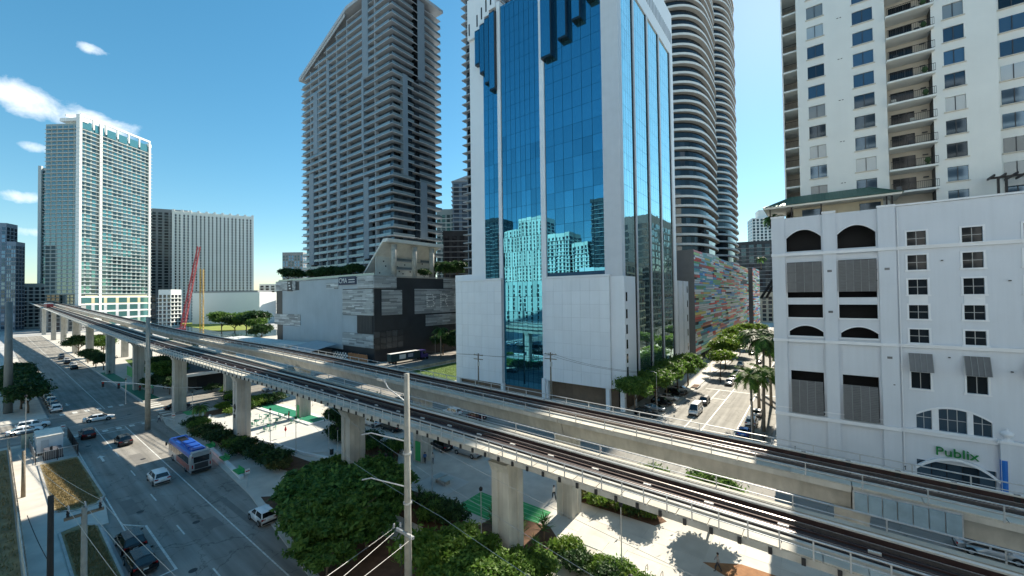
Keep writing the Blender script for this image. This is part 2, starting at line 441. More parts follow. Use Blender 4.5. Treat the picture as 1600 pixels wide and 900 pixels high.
# the bocce-like green court behind the tables
ct = thing('green_court', 'long narrow green court with white border on the terrace', 'court', (-100, 41, 0))
rot = Matrix.Rotation(R(3), 4, 'Z')
bx('border', ct, -108, -82, 38.6, 43.2, .2, .40, white, rot)
bx('play_surface', ct, -107.4, -82.6, 39.5, 42.4, .3, .415, greenp, rot)
# planting beds (soil)
def bed(poly, z=.17, mat=soil, label=None):
    return slab('planting_bed', poly, mat, top=z, kind='structure', label=label)
bed([(-104, 25.4), (-96, 24.6), (-80, 25.4), (-68, 26.2), (-60, 28), (-62, 31), (-76, 29.6), (-86, 28.2), (-100, 26.6)])
bed([(-112, 30), (-106, 28.4), (-104, 37), (-110, 45), (-113, 44)])
bed([(-76, 36.5), (-66, 36.2), (-58, 36.4), (-52, 38.5), (-58, 43.4), (-72, 41.5)])
bed([(-58, 21.6), (-38, 18.9), (-22, 16.6), (-18, 24), (-24, 27), (-38, 26), (-52, 27)])
bed([(-47, 31), (-40, 29.5), (-33, 29.6), (-32, 33), (-40, 34.6), (-46, 34)])
bed([(-31, 31.5), (-24, 31), (-20, 35), (-24, 38), (-30, 37)])
bed([(-27, 44.6), (-14.6, 45.0), (-13.8, 46.6), (-15, 47.4), (-27, 47.2)])
bed([(-22, 27), (-6, 24), (-4, 27.5), (-20, 31)])
bed([(-9, 41.6), (-5, 40.0), (2, 42.6), (0, 43.6), (-6, 43.4)], mat=M('red_mulch', (.30, .15, .07), .95, var=.3, scale=2, fine=.2, bump=.5))
# green striped mats
def mat_stripes(x0, x1, y0, y1, n, label):
    t = thing('green_mat', label, 'mat', (x0, y0, 0))
    bx('surface', t, x0, x1, y0, y1, .12, .156, greenp2)
    for k in range(n):
        y = y0 + (y1 - y0) * (k + .5) / n
        bx('stripe', t, x0 + .15, x1 - .15, y - .05, y + .05, .14, .166, M('pale_green', (.22, .5, .3), .6))
    return t
mat_stripes(-35.5, -30.5, 35.0, 39.4, 6, 'green striped mat left of the column beside the paving')
mat_stripes(-30.0, -25.4, 36.0, 40.6, 6, 'green striped mat right of the column, near the walker')
mat_stripes(-34.8, -30.8, 24.2, 29.4, 7, 'green striped mat beside the tall grey pole')
# turf strips and green paint by the junction
marks('green_lane', [[(-168, 24.2), (-138, 24.2), (-138, 27.4), (-168, 27.0)], [(-205, 24.2), (-176, 24.2), (-176, 27), (-205, 27)]], mat=greenp, z=.142)
marks('green_bike_box', [[(-116.5, 27), (-112, 27), (-112, 31), (-116.5, 31)]], mat=greenp2, z=.146)
# near-side islands of dry grass and the brown lot
def kerbed(poly, mat, label):
    i = slab('grass_island', poly, mat, top=.20, kind='structure', label=label)
    mb = MB(); n = len(poly)
    for k in range(n):
        a, b = Vector(poly[k]), Vector(poly[(k + 1) % n]); d = (b - a).normalized(); q = Vector((d.y, -d.x)) * .22
        mb.prism([tuple(a), tuple(b), tuple(b + q), tuple(a + q)], -.2, .24)
    mb.build('kerb', kerbm, i)
kerbed([(-98, 5.0), (-75, 5.0), (-73.2, 6.6), (-73.4, 8.4), (-75.5, 9.3), (-98, 9.0)], drygrass, 'dry grass island inside the kerb by the fence')
kerbed([(-67.5, 5.0), (-44, 5.0), (-44, 7.6), (-66, 7.7), (-68, 6.6)], drygrass, 'dry grass island by the parked black cars')
sheet('vacant_lot', [(-113, -60), (40, -60), (40, 2.0), (-113, 2.0)], .16, drygrass, kind='structure', label='brown vacant lot at the lower left')
sheet('lawn', [(-112, 74), (-88, 74), (-88, 118), (-112, 118)], .15, lawn, kind='structure', label='lawn left of the glass tower')
sheet('lawn', [(-560, 120), (-380, 112), (-380, 150), (-560, 200)], .05, M('far_lawn', (.22, .26, .05), .95, var=.3, scale=.1), kind='structure', label='yellow green lawn by the river')
sheet('lawn', [(-240, 36), (-190, 32), (-190, 50), (-240, 50)], .15, lawn, kind='structure', label='lawn under the far viaduct')
# ================================================================== the two raised railways
gconc = M('viaduct_concrete', (.48, .465, .42), .8, var=.22, scale=.5, bump=.1, bscale=8, streak=.26, fine=.07, rnd=.08)
gconc2 = M('walkway_concrete', (.50, .465, .39), .8, var=.2, scale=.7, fine=.08, rnd=.12)
trackbed = M('track_bed', (.030, .026, .026), .9, var=.4, scale=1.2, fine=.3, bump=.4, bscale=15)
steel = M('rail_steel', (.30, .27, .26), .35, .8, var=.2, scale=2)
rustm = M('rusty_steel', (.06, .035, .033), .7, .3, var=.3, scale=2)
galv = M('galvanised_steel', (.55, .56, .56), .45, .5, var=.15, scale=3)
coverb = M('pale_cover_board', (.62, .60, .55), .5, var=.12, scale=1.5)
dark = M('dark_fitting', (.025, .025, .027), .6, var=.2)
def zdeck(x): return 11.5 - 0.023 * (x + 9)
def lerp(tab, x):
    for (a, va), (b, vb) in zip(tab, tab[1:]):
        if a >= x >= b:
            t = (a - x) / (a - b); return va + (vb - va) * t
    return tab[0][1] if x > tab[0][0] else tab[-1][1]
NEAR_O = [(60, 27.4), (-30, 27.3), (-60, 26.3), (-85, 25.2), (-115, 24.0), (-150, 23.2), (-220, 23), (-700, 23)]
NEAR_W = [(60, 5.3), (-30, 5.3), (-90, 7.2), (-150, 7.2), (-700, 7.2)]
FAR_O = [(60, 39.3), (-80, 39.3), (-107, 38.6), (-132, 36.7), (-172, 35.3), (-700, 35.1)]
FAR_W = [(60, 4.9), (-700, 4.9)]
XS = [40 - 6 * k for k in range(25)] + [-110 - 15 * k for k in range(28)]
def sweep(mb, prof, O, Wd, x0, x1, cap=True):
    """prof: closed list of (fraction or metres across, dz); a across value a is a metres from the outer edge, or ('e', m) metres in from the far edge"""
    xs = [x for x in XS if x1 < x < x0]; xs = [x0] + xs + [x1]
    n = len(prof); vs = []
    for x in xs:
        o, w, z = lerp(O, x), lerp(Wd, x), zdeck(x)
        for a, dz in prof:
            y = o + w - a[1] if isinstance(a, tuple) else o + a
            vs.append((x, y, z + dz))
    fs = []
    for i in range(len(xs) - 1):
        for k in range(n): fs.append((i * n + k, i * n + (k + 1) % n, (i + 1) * n + (k + 1) % n, (i + 1) * n + k))
    if cap: fs += [tuple(range(n)), tuple((len(xs) - 1) * n + k for k in range(n))]
    mb.add(vs, fs)
def E_(m): return ('e', m)
def guideway(kind, O, Wd, cols, label):
    t = thing('viaduct', label, 'viaduct', (-60, lerp(O, -60) + 2.6, 0))
    near = kind == 'near'
    GD = 1.32 if near else 2.15
    xcols = [42] + cols + [-700]
    # girder spans between the columns: deck slab with a trapezoid box under it
    for a, b in zip(xcols, xcols[1:]):
        mb = MB()
        sweep(mb, [(0, 0), (0, -.42), (1.3, -.62), (1.65, -GD), (E_(1.2), -GD), (E_(.9), -.7), (E_(0), -.42), (E_(0), 0)] if near else [(0, 0), (0, -.42), (.9, -.7), (1.35, -GD), (E_(1.35), -GD), (E_(.9), -.7), (E_(0), -.42), (E_(0), 0)], O, Wd, a - .04, b + .04)
        mb.build('girder', gconc, t)
    # parapet kerbs, track bed, rails, third rail
    mb = MB(); sweep(mb, [(1.05, 0), (1.05, .22), (1.3, .22), (1.3, 0)], O, Wd, 42, -700); mb.build('kerb', gconc, t)
    mb = MB(); sweep(mb, [(E_(0), 0), (E_(0), .32), (E_(.55), .32), (E_(.55), 0)], O, Wd, 42, -700); mb.build('parapet', gconc2, t)
    mb = MB(); sweep(mb, [(1.32, .0), (1.32, .09), (E_(.57), .09), (E_(.57), 0)], O, Wd, 42, -700); mb.build('track_bed', trackbed, t)
    for k, a in enumerate((1.75, 3.2)):
        mb = MB(); sweep(mb, [(a, .09), (a, .34), (a + .09, .34), (a + .09, .09)], O, Wd, 42, -700); mb.build('rail', steel, t)
    for a in (2.2, 2.75):
        mb = MB(); sweep(mb, [(a, .09), (a, .2), (a + .12, .2), (a + .12, .09)], O, Wd, 42, -700); mb.build('guard_rail', rustm, t)
    tr = 3.75 if near else 4.05
    mb = MB(); sweep(mb, [(tr, .45), (tr, .56), (tr + .14, .62), (tr + .28, .56), (tr + .28, .45)], O, Wd, 42, -700); mb.build('third_rail_cover', coverb, t)
    mb = MB(); sweep(mb, [(tr + .05, .09), (tr + .05, .40), (tr + .2, .40), (tr + .2, .09)], O, Wd, 42, -700); mb.build('third_rail', rustm, t)
    # walkway slabs along the outer edge
    x = 40.0
    n = 0
    while x > -150 and n < 300:
        o = lerp(O, x)
        L = 1.9 if near else 3.8
        mw = Matrix.Translation((x - L / 2, o + .53, zdeck(x - L / 2) + .045)) @ Matrix.Rotation(math.atan(.023), 4, 'Y') @ Matrix.Diagonal((L - .05, 1.0, .07, 1))
        link('walkway_slab', cube_mesh(gconc2), t, mw)
        x -= L; n += 1
    # railing: posts on the outer edge, two bars
    def rail_line(off, e, name, post, step, x0, x1, hh=1.1, r=.045, mid=.55):
        def pt(x, dz):
            o, w = lerp(O, x), lerp(Wd, x)
            return (x, (o + w - off) if e else o + off, zdeck(x) + dz)
        xs = sorted(set([x0, x1] + [q for q in XS if x1 < q < x0]), reverse=True)
        for dz in (hh, mid):
            MB().tube([pt(q, dz) for q in xs], r * (1.15 if dz == hh else .8), 5).build('handrail', galv, t)
        pm = MB().box(-.035, .035, -.035, .035, 0, hh).mesh('post', galv)
        q = x0; k = 0
        while q > x1 and k < 300:
            link(post, pm, t, Matrix.Translation(pt(q, 0))); q -= step; k += 1
        if q > x1:
            mb = MB()
            while q > x1:
                a = pt(q, 0); mb.box(a[0] - .05, a[0] + .05, a[1] - .05, a[1] + .05, a[2], a[2] + hh); q -= step * 1.5
            o = mb.build('railing_post_row', galv, t); o['kind'] = 'stuff'
    if near:
        rail_line(-.03, False, 'handrail', 'railing_post', 1.55, 40, -330)
        rail_line(.1, True, 'handrail', 'railing_post', 4.6, 40, -140)
        x = 38.0
        bm_ = MB().box(-.10, .10, -.10, .02, -.22, .16).mesh('bracket', dark)
        while x > -150:
            link('bracket', bm_, t, Matrix.Translation((x, lerp(O, x) - .01, zdeck(x) - .2))); x -= 1.55
    else:
        rail_line(-.03, False, 'handrail', 'railing_post', 3.4, 40, -330)
        rail_line(.1, True, 'handrail', 'railing_post', 3.1, 40, -200)
        bm_ = MB().box(-.16, .16, -.12, .12, 0, .5).mesh('bracket', dark)
        x = 38.0
        while x > -120:
            link('rail_bracket', bm_, t, Matrix.Translation((x, lerp(O, x) + 4.2, zdeck(x) + .1))); x -= 3.0
    # small lights / junction boxes along the track
    bb = MB().box(-.28, .28, -.08, .08, 0, .14).mesh('track_box', coverb)
    x = 36.0
    while x > -140:
        link('track_box', bb, t, Matrix.Translation((x, lerp(O, x) + 2.5, zdeck(x) + .12))); x -= 4.2
    # columns with a recessed flute and a flared head
    for i, cx in enumerate(cols):
        w = lerp(Wd, cx); cy = lerp(O, cx) + w / 2 - (.4 if near and cx < -60 else 0); zt = zdeck(cx) - GD
        a, b = 1.02, 1.12
        prof = [(-a, -b), (-.35, -b), (-.25, -b + .16), (.25, -b + .16), (.35, -b), (a, -b), (a, -.4), (a - .14, -.3), (a - .14, .3), (a, .4), (a, b), (.35, b), (.25, b - .16), (-.25, b - .16), (-.35, b), (-a, b)]
        mb = MB().prism(prof, 0, zt - .9)
        h0, h1 = zt - .9, zt + .02
        pv = [(x, y, h0) for x, y in ((-a, -b), (a, -b), (a, b), (-a, b))] + [(x, y, h1) for x, y in ((-a - .05, -b - .45), (a + .05, -b - .45), (a + .05, b + .45), (-a - .05, b + .45))]
        mb.add(pv, [(0, 1, 5, 4), (1, 2, 6, 5), (2, 3, 7, 6), (3, 0, 4, 7), (4, 5, 6, 7), (3, 2, 1, 0)])
        c = mb.build('column', gconc, t, Matrix.Translation((cx, cy, 0)))
        if near and abs(cx + 84.5) < 1:
            text('column_number', '9', c, (cx + .0, cy - b - .04, 6.0), FRONT, 2.2, dark)
            text('column_lettering', 'ST', c, (cx, cy - b - .04, 4.6), FRONT, .9, dark)
        if not near and abs(cx + 89) < 1:
            text('column_number', '10', c, (cx + .1, cy - b - .04, 8.2), FRONT, 1.7, dark)
            bx('green_panel', c, cx - .5, cx + .6, cy - b - .04, cy - b + .02, .4, 3.0, greenp2)
        if not near and abs(cx + 49.8) < 1:
            bx('green_panel', c, cx - .5, cx + .7, cy - b - .04, cy - b + .02, .4, 3.4, greenp2)
    return t
guideway('near', NEAR_O, NEAR_W, [3.5, -23.6, -49.5, -84.5, -119, -157, -200, -248, -294, -347, -406, -484], 'near concrete railway viaduct with walkway, railing and columns')
guideway('far', FAR_O, FAR_W, [2.0, -23.6, -49.8, -89, -126.6, -166, -208, -252, -300, -352, -410, -484], 'far concrete railway viaduct running behind the near one')
# the blue ladder panel hanging on the far viaduct
pn = thing('access_panel', 'pale blue ribbed steel panel hung on the far viaduct', 'panel', (5.2, 39.0, 9))
bluegal = M('blue_steel', (.30, .42, .50), .5, .4, var=.2, scale=1.5)
for k in range(7): bx('rib_panel', pn, 2.1 + k * .78, 2.82 + k * .78, 39.0, 39.12, 9.6, 11.0, bluegal)
bx('frame', pn, 2.0, 7.6, 39.13, 39.2, 9.5, 11.1, galv)
# a train far along the line
tr = thing('train', 'distant train with white roof and red side on the viaduct', 'train', (-420, 28, 20))
for k in range(1):
    x = -440 - k * 23; z = zdeck(x) + .5
    c = bx('carriage', tr, x - 22, x, 25.0, 28.2, z, z + 2.4, M('train_red', (.32, .05, .05), .4))
    bx('roof', c, x - 22, x, 24.9, 28.3, z + 2.4, z + 3.1, white)
# ================================================================== white retail block and cream apartment tower (right)
bluewhite = M('painted_stucco_white', (.64, .68, .73), .75, var=.045, scale=.25, bump=.12, bscale=5, streak=.06, fine=.03)
trimw = M('stucco_trim', (.78, .80, .825), .7, var=.05, scale=1)
cream = M('cream_stucco', (.78, .79, .75), .8, var=.04, scale=.4, bump=.1, bscale=5, streak=.02, fine=.03)
creamtrim = M('cream_trim', (.60, .56, .48), .8, var=.1)
void = M('dark_interior', (.012, .013, .016), .7, var=.3, scale=.5)
dglass = M('dark_window_glass', (.012, .016, .02), .06, 0, var=0, spec=.35)
bglass = glassy('blue_grey_glass', (.06, .10, .14), .05, .5, rnd=.7)
frame = M('window_frame_dark', (.05, .055, .06), .5)
shutter = M('shutter_grey', (.16, .165, .17), .6, var=.12, scale=2, rnd=.2)
greenroof = M('green_metal_roof', (.075, .16, .12), .45, .3, var=.12, scale=1.5)
blackm = M('black_metal', (.02, .02, .022), .45, .3)
FY = 72.0
def fx(x): return x * .9
def fz(z): return 2.6 + .9 * z
rb = thing('retail_block', 'white stucco retail block with arched openings and grey shutters', 'building', (12, FY + 15, 0))
def wall_with_holes(name, parent, mat, x0, x1, z0, z1, holes, y, th=.5, axis='y'):
    """a wall in the plane y with rectangular holes (hx0,hx1,hz0,hz1), as one mesh with real reveals"""
    xs = sorted(set([x0, x1] + [h[0] for h in holes] + [h[1] for h in holes]))
    zs = sorted(set([z0, z1] + [h[2] for h in holes] + [h[3] for h in holes]))
    mb = MB(); open_ = set()
    for i in range(len(xs) - 1):
        for j in range(len(zs) - 1):
            cx, cz = (xs[i] + xs[i + 1]) / 2, (zs[j] + zs[j + 1]) / 2
            if any(h[0] < cx < h[1] and h[2] < cz < h[3] for h in holes): open_.add((i, j))
    def q(a, b, c, d): mb.add([a, b, c, d], [(0, 1, 2, 3)])
    for i in range(len(xs) - 1):
        for j in range(len(zs) - 1):
            a0, a1, b0, b1 = xs[i], xs[i + 1], zs[j], zs[j + 1]
            if (i, j) not in open_:
                q((a0, y, b0), (a1, y, b0), (a1, y, b1), (a0, y, b1))
            else:
                if (i - 1, j) not in open_: q((a0, y, b0), (a0, y + th, b0), (a0, y + th, b1), (a0, y, b1))
                if (i + 1, j) not in open_: q((a1, y, b0), (a1, y + th, b0), (a1, y + th, b1), (a1, y, b1))
                if (i, j - 1) not in open_: q((a0, y, b0), (a1, y, b0), (a1, y + th, b0), (a0, y + th, b0))
                if (i, j + 1) not in open_: q((a0, y, b1), (a1, y, b1), (a1, y + th, b1), (a0, y + th, b1))
    return mb.build(name, mat, parent)
bays = [(-3.4, 1.15), (3.15, 7.6)]
cols_w = [(10.9, 12.85), (16.25, 18.15), (21.6, 23.5)]
holes = []
for a, b in bays:
    holes += [(a, b, 32.6, 36.1), (a, b, 25.0, 30.8), (a, b, 21.8, 23.9), (a + .15, b, 18.8, 20.5), (a + .2, b - .1, 6.3, 13.1)]
wr = [(32.35, 34.4), (28.9, 31.0), (25.35, 27.5), (21.9, 23.85), (18.5, 20.4), (12.0, 16.6)]
for a, b in cols_w:
    for z0, z1 in wr: holes.append((a, b, z0, z1))
holes += [(11.3, 18.4, 6.4, 9.6), (11.2, 18.6, -2.5, 2.0)]
H_ = [(fx(a), fx(b), fz(c), fz(d)) for a, b, c, d in holes]
wall_with_holes('wall', rb, bluewhite, fx(-5.4), fx(40), 0, fz(38.2), H_, FY)
bx('side_wall', rb, fx(-5.4), fx(-5.4) + .3, FY + .002, FY + 40, 0, fz(38.2), bluewhite)
bx('roof_deck', rb, fx(-5.4) + .31, fx(40), FY + .3, FY + 40, fz(38.2) - 1.6, fz(38.2) - 1.2, M('roof_grey', (.35, .35, .34), .9))
bx('interior', rb, fx(-5.4) + .5, fx(40), FY + 2.6, FY + 2.8, 0, fz(38.2) - 1.7, void)
for k, z in enumerate((6.2, 9.6, 13.4, 17.6, 20.8, 24.6, 28, 31.6)):
    bx('floor_slab', rb, fx(-5.4) + .5, fx(40), FY + .52, FY + 2.6, fz(z) - .15, fz(z) + .05, void)
# the projecting left pavilion (pilasters, cornices)
for x0, x1 in ((-5.42, -3.6), (1.35, 2.95), (7.8, 9.7)):
    bx('pilaster', rb, fx(x0), fx(x1), FY - .28, FY - .002, 0, fz(38.3), bluewhite)
    bx('pilaster_cap', rb, fx(x0) - .06, fx(x1) + .06, FY - .36, FY + .1, fz(38.3), fz(38.3) + .25, trimw)
for z, h in ((32.1, .42), (18.05, .40), (5.9, .5)):
    bx('cornice', rb, fx(-5.5), fx(9.72), FY - .46, FY - .284, fz(z) - h / 2, fz(z) + h / 2, trimw)
    bx('cornice', rb, fx(9.74), fx(40), FY - .24, FY - .003, fz(z) - h / 2, fz(z) + h / 2, trimw)
    bx('cornice_lip', rb, fx(9.74), fx(40), FY - .32, FY - .243, fz(z) + h / 2 - .12, fz(z) + h / 2 + .03, trimw)
bx('coping', rb, fx(9.7), fx(40), FY - .15, FY + .25, fz(38.25), fz(38.25) + .22, trimw)
bx('string_course', rb, fx(-5.5), fx(7.78), FY - .35, FY - .285, fz(6.9), fz(7.05), trimw)
# arched heads: spandrels over the arched openings
def spandrel(parent, x0, x1, zs, zt, y0, y1, mat, n=10, rise=None):
    mb = MB(); rise = rise or (zt - zs)
    poly = [(x0, zt + .02)] + [(x0 + (x1 - x0) * k / n, zs + rise * (1 - ((2 * k / n - 1) ** 2))) for k in range(n + 1)] + [(x1, zt + .02)]
    for k in range(n):
        p, q = poly[1 + k], poly[2 + k]
        mb.extr([(p[0], p[1]), (q[0], q[1]), (q[0], zt + .03), (p[0], zt + .03)], 1, y0, y1)
    return mb.build('arch_head', mat, parent)
def arch_trim(parent, x0, x1, zs, rise, y0, y1, w, mat, n=14, name='arch_moulding'):
    mb = MB()
    P = [(x0 + (x1 - x0) * k / n, zs + rise * (1 - (2 * k / n - 1) ** 2)) for k in range(n + 1)]
    for p, q in zip(P, P[1:]): mb.extr([p, q, (q[0], q[1] + w), (p[0], p[1] + w)], 1, y0, y1)
    return mb.build(name, mat, parent)
for a, b in bays:
    spandrel(rb, fx(a), fx(b), fz(34.8), fz(36.1), FY - .001, FY + .48, bluewhite)
    arch_trim(rb, fx(a), fx(b), fz(34.8), 1.17 * .97, FY - .08, FY - .003, .16, trimw)
    spandrel(rb, fx(a + .15), fx(b), fz(19.5), fz(20.5), FY - .001, FY + .48, bluewhite)
    arch_trim(rb, fx(a + .15), fx(b), fz(19.5), .88, FY - .08, FY - .003, .16, trimw)
    bx('sill', rb, fx(a) - .1, fx(b) + .1, FY - .12, FY + .3, fz(18.8) - .2, fz(18.8), trimw)
    bx('sill', rb, fx(a) - .1, fx(b) + .1, FY - .12, FY + .3, fz(21.8) - .2, fz(21.8), trimw)
    # frame round the two middle openings
    for x in (fx(a) - .16, fx(b)): bx('frame_jamb', rb, x, x + .16, FY - .10, FY - .003, fz(21.8), fz(30.9), trimw)
    bx('spandrel_panel', rb, fx(a), fx(b), FY + .05, FY + .2, fz(23.9), fz(25.0), M('beige_panel', (.58, .58, .54), .8))
    # recessed blank panel
    bx('blank_panel', rb, fx(a + .2), fx(b - .1), FY - .04, FY - .003, fz(13.4), fz(16.9), bluewhite)
    # upper shutters (3 x n leaves of slats), lower shutters swung out
    n = 4 if a < 0 else 5
    for k in range(n):
        xa = fx(a + .05) + (fx(b) - fx(a) - .09) * k / n; xb = fx(a + .05) + (fx(b) - fx(a) - .09) * (k + 1) / n
        sh = bx('shutter', rb, xa + .03, xb - .03, FY - .34, FY - .30, fz(25.9), fz(30.7), shutter)
        bx('stile', sh, xa - .03, xa + .03, FY - .40, FY - .341, fz(25.9), fz(30.7), M('shutter_stile', (.26, .27, .27), .6))
        mb = MB()
        z = fz(25.95)
        while z < fz(30.6):
            mb.box(xa + .05, xb - .05, FY - .39, FY - .342, z, z + .10); z += .21
        mb.build('slat', shutter, sh)
    for zz in (27.5, 29.1): bx('shutter_rail', rb, fx(a), fx(b), FY - .41, FY - .385, fz(zz) - .05, fz(zz) + .05, shutter)
    n = 4
    for k in range(n):
        xa = fx(a + .25) + (fx(b) - fx(a) - .4) * k / n; xb = fx(a + .25) + (fx(b) - fx(a) - .4) * (k + 1) / n
        sh = MB().extr([(FY - .08, fz(11.6)), (FY - .04, fz(11.6)), (FY - .44, fz(6.4)), (FY - .50, fz(6.4))], 0, xa + .03, xb - .03).build('shutter', shutter, rb)
        mb = MB(); z0_, z1_ = fz(6.5), fz(11.5)
        for q in range(20):
            t = q / 20; zc = z0_ + (z1_ - z0_) * t; yc = FY - .51 + .42 * t
            mb.box(xa + .06, xb - .06, yc - .03, yc + .0, zc, zc + .12)
        mb.build('slat', shutter, sh)
        MB().extr([(FY - .12, fz(11.6)), (FY - .09, fz(11.6)), (FY - .50, fz(6.4)), (FY - .55, fz(6.4))], 0, xa - .04, xa + .03).build('stile', M('shutter_stile', (.26, .27, .27)), sh)
# sash windows with white surrounds
mull = M('mullion_light', (.45, .45, .44), .6)
for a, b in cols_w:
    for j, (z0, z1) in enumerate(wr):
        x0, x1, c0, c1 = fx(a), fx(b), fz(z0), fz(z1)
        w = bx('window', rb, x0, x1, FY + .22, FY + .26, c0, c1, dglass)
        bx('surround', w, x0 - .2, x0, FY - .07, FY - .003, c0 - .2, c1 + .2, trimw); bx('surround', w, x1, x1 + .2, FY - .07, FY - .003, c0 - .2, c1 + .2, trimw)
        bx('surround', w, x0, x1, FY - .07, FY - .003, c1, c1 + .2, trimw)
        bx('sill', w, x0 - .28, x1 + .28, FY - .13, FY + .05, c0 - .2, c0 - .01, trimw)
        bx('mullion', w, (x0 + x1) / 2 - .03, (x0 + x1) / 2 + .03, FY + .17, FY + .215, c0, c1, mull)
        bx('transom', w, x0, x1, FY + .165, FY + .21, (c0 + c1) / 2 - .03, (c0 + c1) / 2 + .03, mull)
        if j == 5:      # small sloping shutter awnings
            aw = MB().extr([(FY - .12, c1 + .35), (FY - .05, c1 + .35), (FY - .75, c1 - 1.9), (FY - .84, c1 - 1.9)], 0, x0 - .18, x1 + .18).build('shutter_awning', shutter, rb)
            for q in range(5):
                xx = x0 - .18 + (x1 - x0 + .36) * q / 4
                MB().extr([(FY - .17, c1 + .36), (FY - .125, c1 + .36), (FY - .845, c1 - 1.9), (FY - .90, c1 - 1.9)], 0, xx - .03, xx + .03).build('rib', M('shutter_stile', (.26, .27, .27)), aw)
    bx('spandrel_panel', rb, fx(a), fx(b), FY - .05, FY - .003, fz(24.05), fz(25.15), trimw)
# large arched shop window
x0, x1 = fx(11.3), fx(18.4)
spandrel(rb, x0, x1, fz(8.3), fz(9.6), FY - .001, FY + .48, bluewhite)
arch_trim(rb, x0, x1, fz(8.3), 1.15, FY - .1, FY - .003, .25, trimw)
for xa, xb in ((x0, x0 + 1.4), (x0 + 2.0, x1 - 2.0), (x1 - 1.5, x1)):
    w = bx('window', rb, xa, xb, FY + .25, FY + .29, fz(6.4), fz(9.6), bglass)
    n = max(1, round((xb - xa) / .9))
    for k in range(n + 1): bx('mullion', w, xa + (xb - xa) * k / n - .03, xa + (xb - xa) * k / n + .03, FY + .20, FY + .245, fz(6.4), fz(9.5), mull)
    bx('transom', w, xa, xb, FY + .19, FY + .24, fz(8.0) - .03, fz(8.0) + .03, mull)
for xa, xb in ((x0 + 1.4, x0 + 2.0), (x1 - 2.0, x1 - 1.5)): bx('pier', rb, xa, xb, FY + .02, FY + .3, fz(6.4), fz(9.6), trimw)
bx('sill', rb, x0 - .3, x1 + .3, FY - .2, FY + .1, fz(6.1), fz(6.4), trimw)
# shop entrance arch, name sign, blue pipe, urn
arch_trim(rb, fx(11.0), fx(18.8), fz(.7), 1.75, FY - .5, FY - .003, .32, trimw)
for k in range(5):
    xa = fx(11.2) + (fx(18.6) - fx(11.2)) * k / 5
    bx('shop_pane', rb, xa + .05, xa + (fx(18.6) - fx(11.2)) / 5 - .05, FY + .3, FY + .34, 0, fz(2.0), bglass)
text('shop_sign', 'Publix', rb, (fx(15.05), FY - .22, fz(3.6)), FRONT, 1.5, M('sign_green', (.01, .20, .045), .4), ext=.09)
MB().tube([(fx(19.2), FY - .3, 0), (fx(19.2), FY - .3, fz(3.8))], .32, 10).build('blue_pipe', M('blue_paint', (.02, .16, .55), .5), rb)
MB().lathe([(0, 0), (.5, 0), (.5, .15), (.2, .3), (.25, .5), (.5, .7), (.55, 1.0), (.35, 1.15), (.1, 1.3), (.15, 1.45), (0, 1.55)], (fx(19.6), FY - .1, fz(6.2)), 12).build('urn', trimw, rb, smooth=True)
bx('pier', rb, fx(18.9), fx(22), FY - .5, FY - .25, 0, fz(6.0), bluewhite)
bx('pier_cap', rb, fx(18.7), fx(22.2), FY - .62, FY - .2, fz(6.0), fz(6.0) + .3, trimw)
for x, z in ((-2.9, 1.5), (9.9, 1.5)):
    MB().tube([(fx(x), FY - .3, 3.2), (fx(x), FY - .9, 3.5), (fx(x), FY - .9, 3.0)], .05, 5).build('wall_lamp', blackm, rb)
MB().tube([(fx(9.95), FY - .12, .2), (fx(9.95), FY - .12, fz(38))], .07, 8).build('downpipe', trimw, rb)
for x, z in ((14.2, 30), (20.2, 27), (14.6, 16.6), (20.1, 15.2), (9.0, 12.2)):
    MB().box(fx(x), fx(x) + .18, FY - .3, FY - .003, fz(z), fz(z) + .12).build('security_lamp', frame, rb)
for x, z in ((2.1, 29), (2.1, 22.6), (8.7, 29), (8.7, 16)): bx('vent_grille', rb, fx(x) - .25, fx(x) + .25, FY - .31, FY - .281, fz(z), fz(z) + .3, shutter)
# balcony clutter is further down; pavilion with the green metal roof on the terrace
pv = thing('roof_pavilion', 'cream terrace pavilion with green standing seam hip roof', 'pavilion', (2, FY + 4, fz(38)))
e0, e1, ya, yb, ze, zr = fx(-6.6), fx(10.8), FY - .3, FY + 8, 38.9, 40.6
roofmb = MB().add([(e0, ya, ze), (e1, ya, ze), (e1, yb, ze), (e0, yb, ze), (e0 + 3.6, (ya + yb) / 2 - 1, zr), (e1 - 3.2, (ya + yb) / 2 - 1, zr)],
                  [(0, 1, 5, 4), (1, 2, 5), (2, 3, 4, 5), (3, 0, 4), (3, 2, 1, 0)])
rf = roofmb.build('roof', greenroof, pv)
for k in range(30):
    x = e0 + .3 + (e1 - e0 - .6) * k / 29
    tx = min(max(x, e0 + 3.6), e1 - 3.2)
    MB().tube([(x, ya, ze + .03), (x + (tx - x) * .96, ya + ((yb - ya) / 2 - 1) * .96, ze + (zr - ze) * .96 + .03)], .035, 4).build('seam', greenroof, rf)
bx('soffit', pv, e0 + .2, e1 - .2, ya + .2, yb, ze - .25, ze - .02, cream)
bx('wall', pv, fx(-2.4), fx(8.8), FY + 2.4, FY + 2.7, fz(37), ze - .26, M('cream_wall_warm', (.62, .56, .42), .8))
for x in (-1.2, 6.1): bx('window', pv, fx(x), fx(x) + 2.2, FY + 2.32, FY + 2.38, fz(37.4), ze - .6, bglass)
for x in (-5.6, -2.6, 1.3, 9.0, 9.6): bx('post', pv, fx(x) - .08, fx(x) + .08, FY + .7, FY + .86, fz(37), ze - .26, blackm)
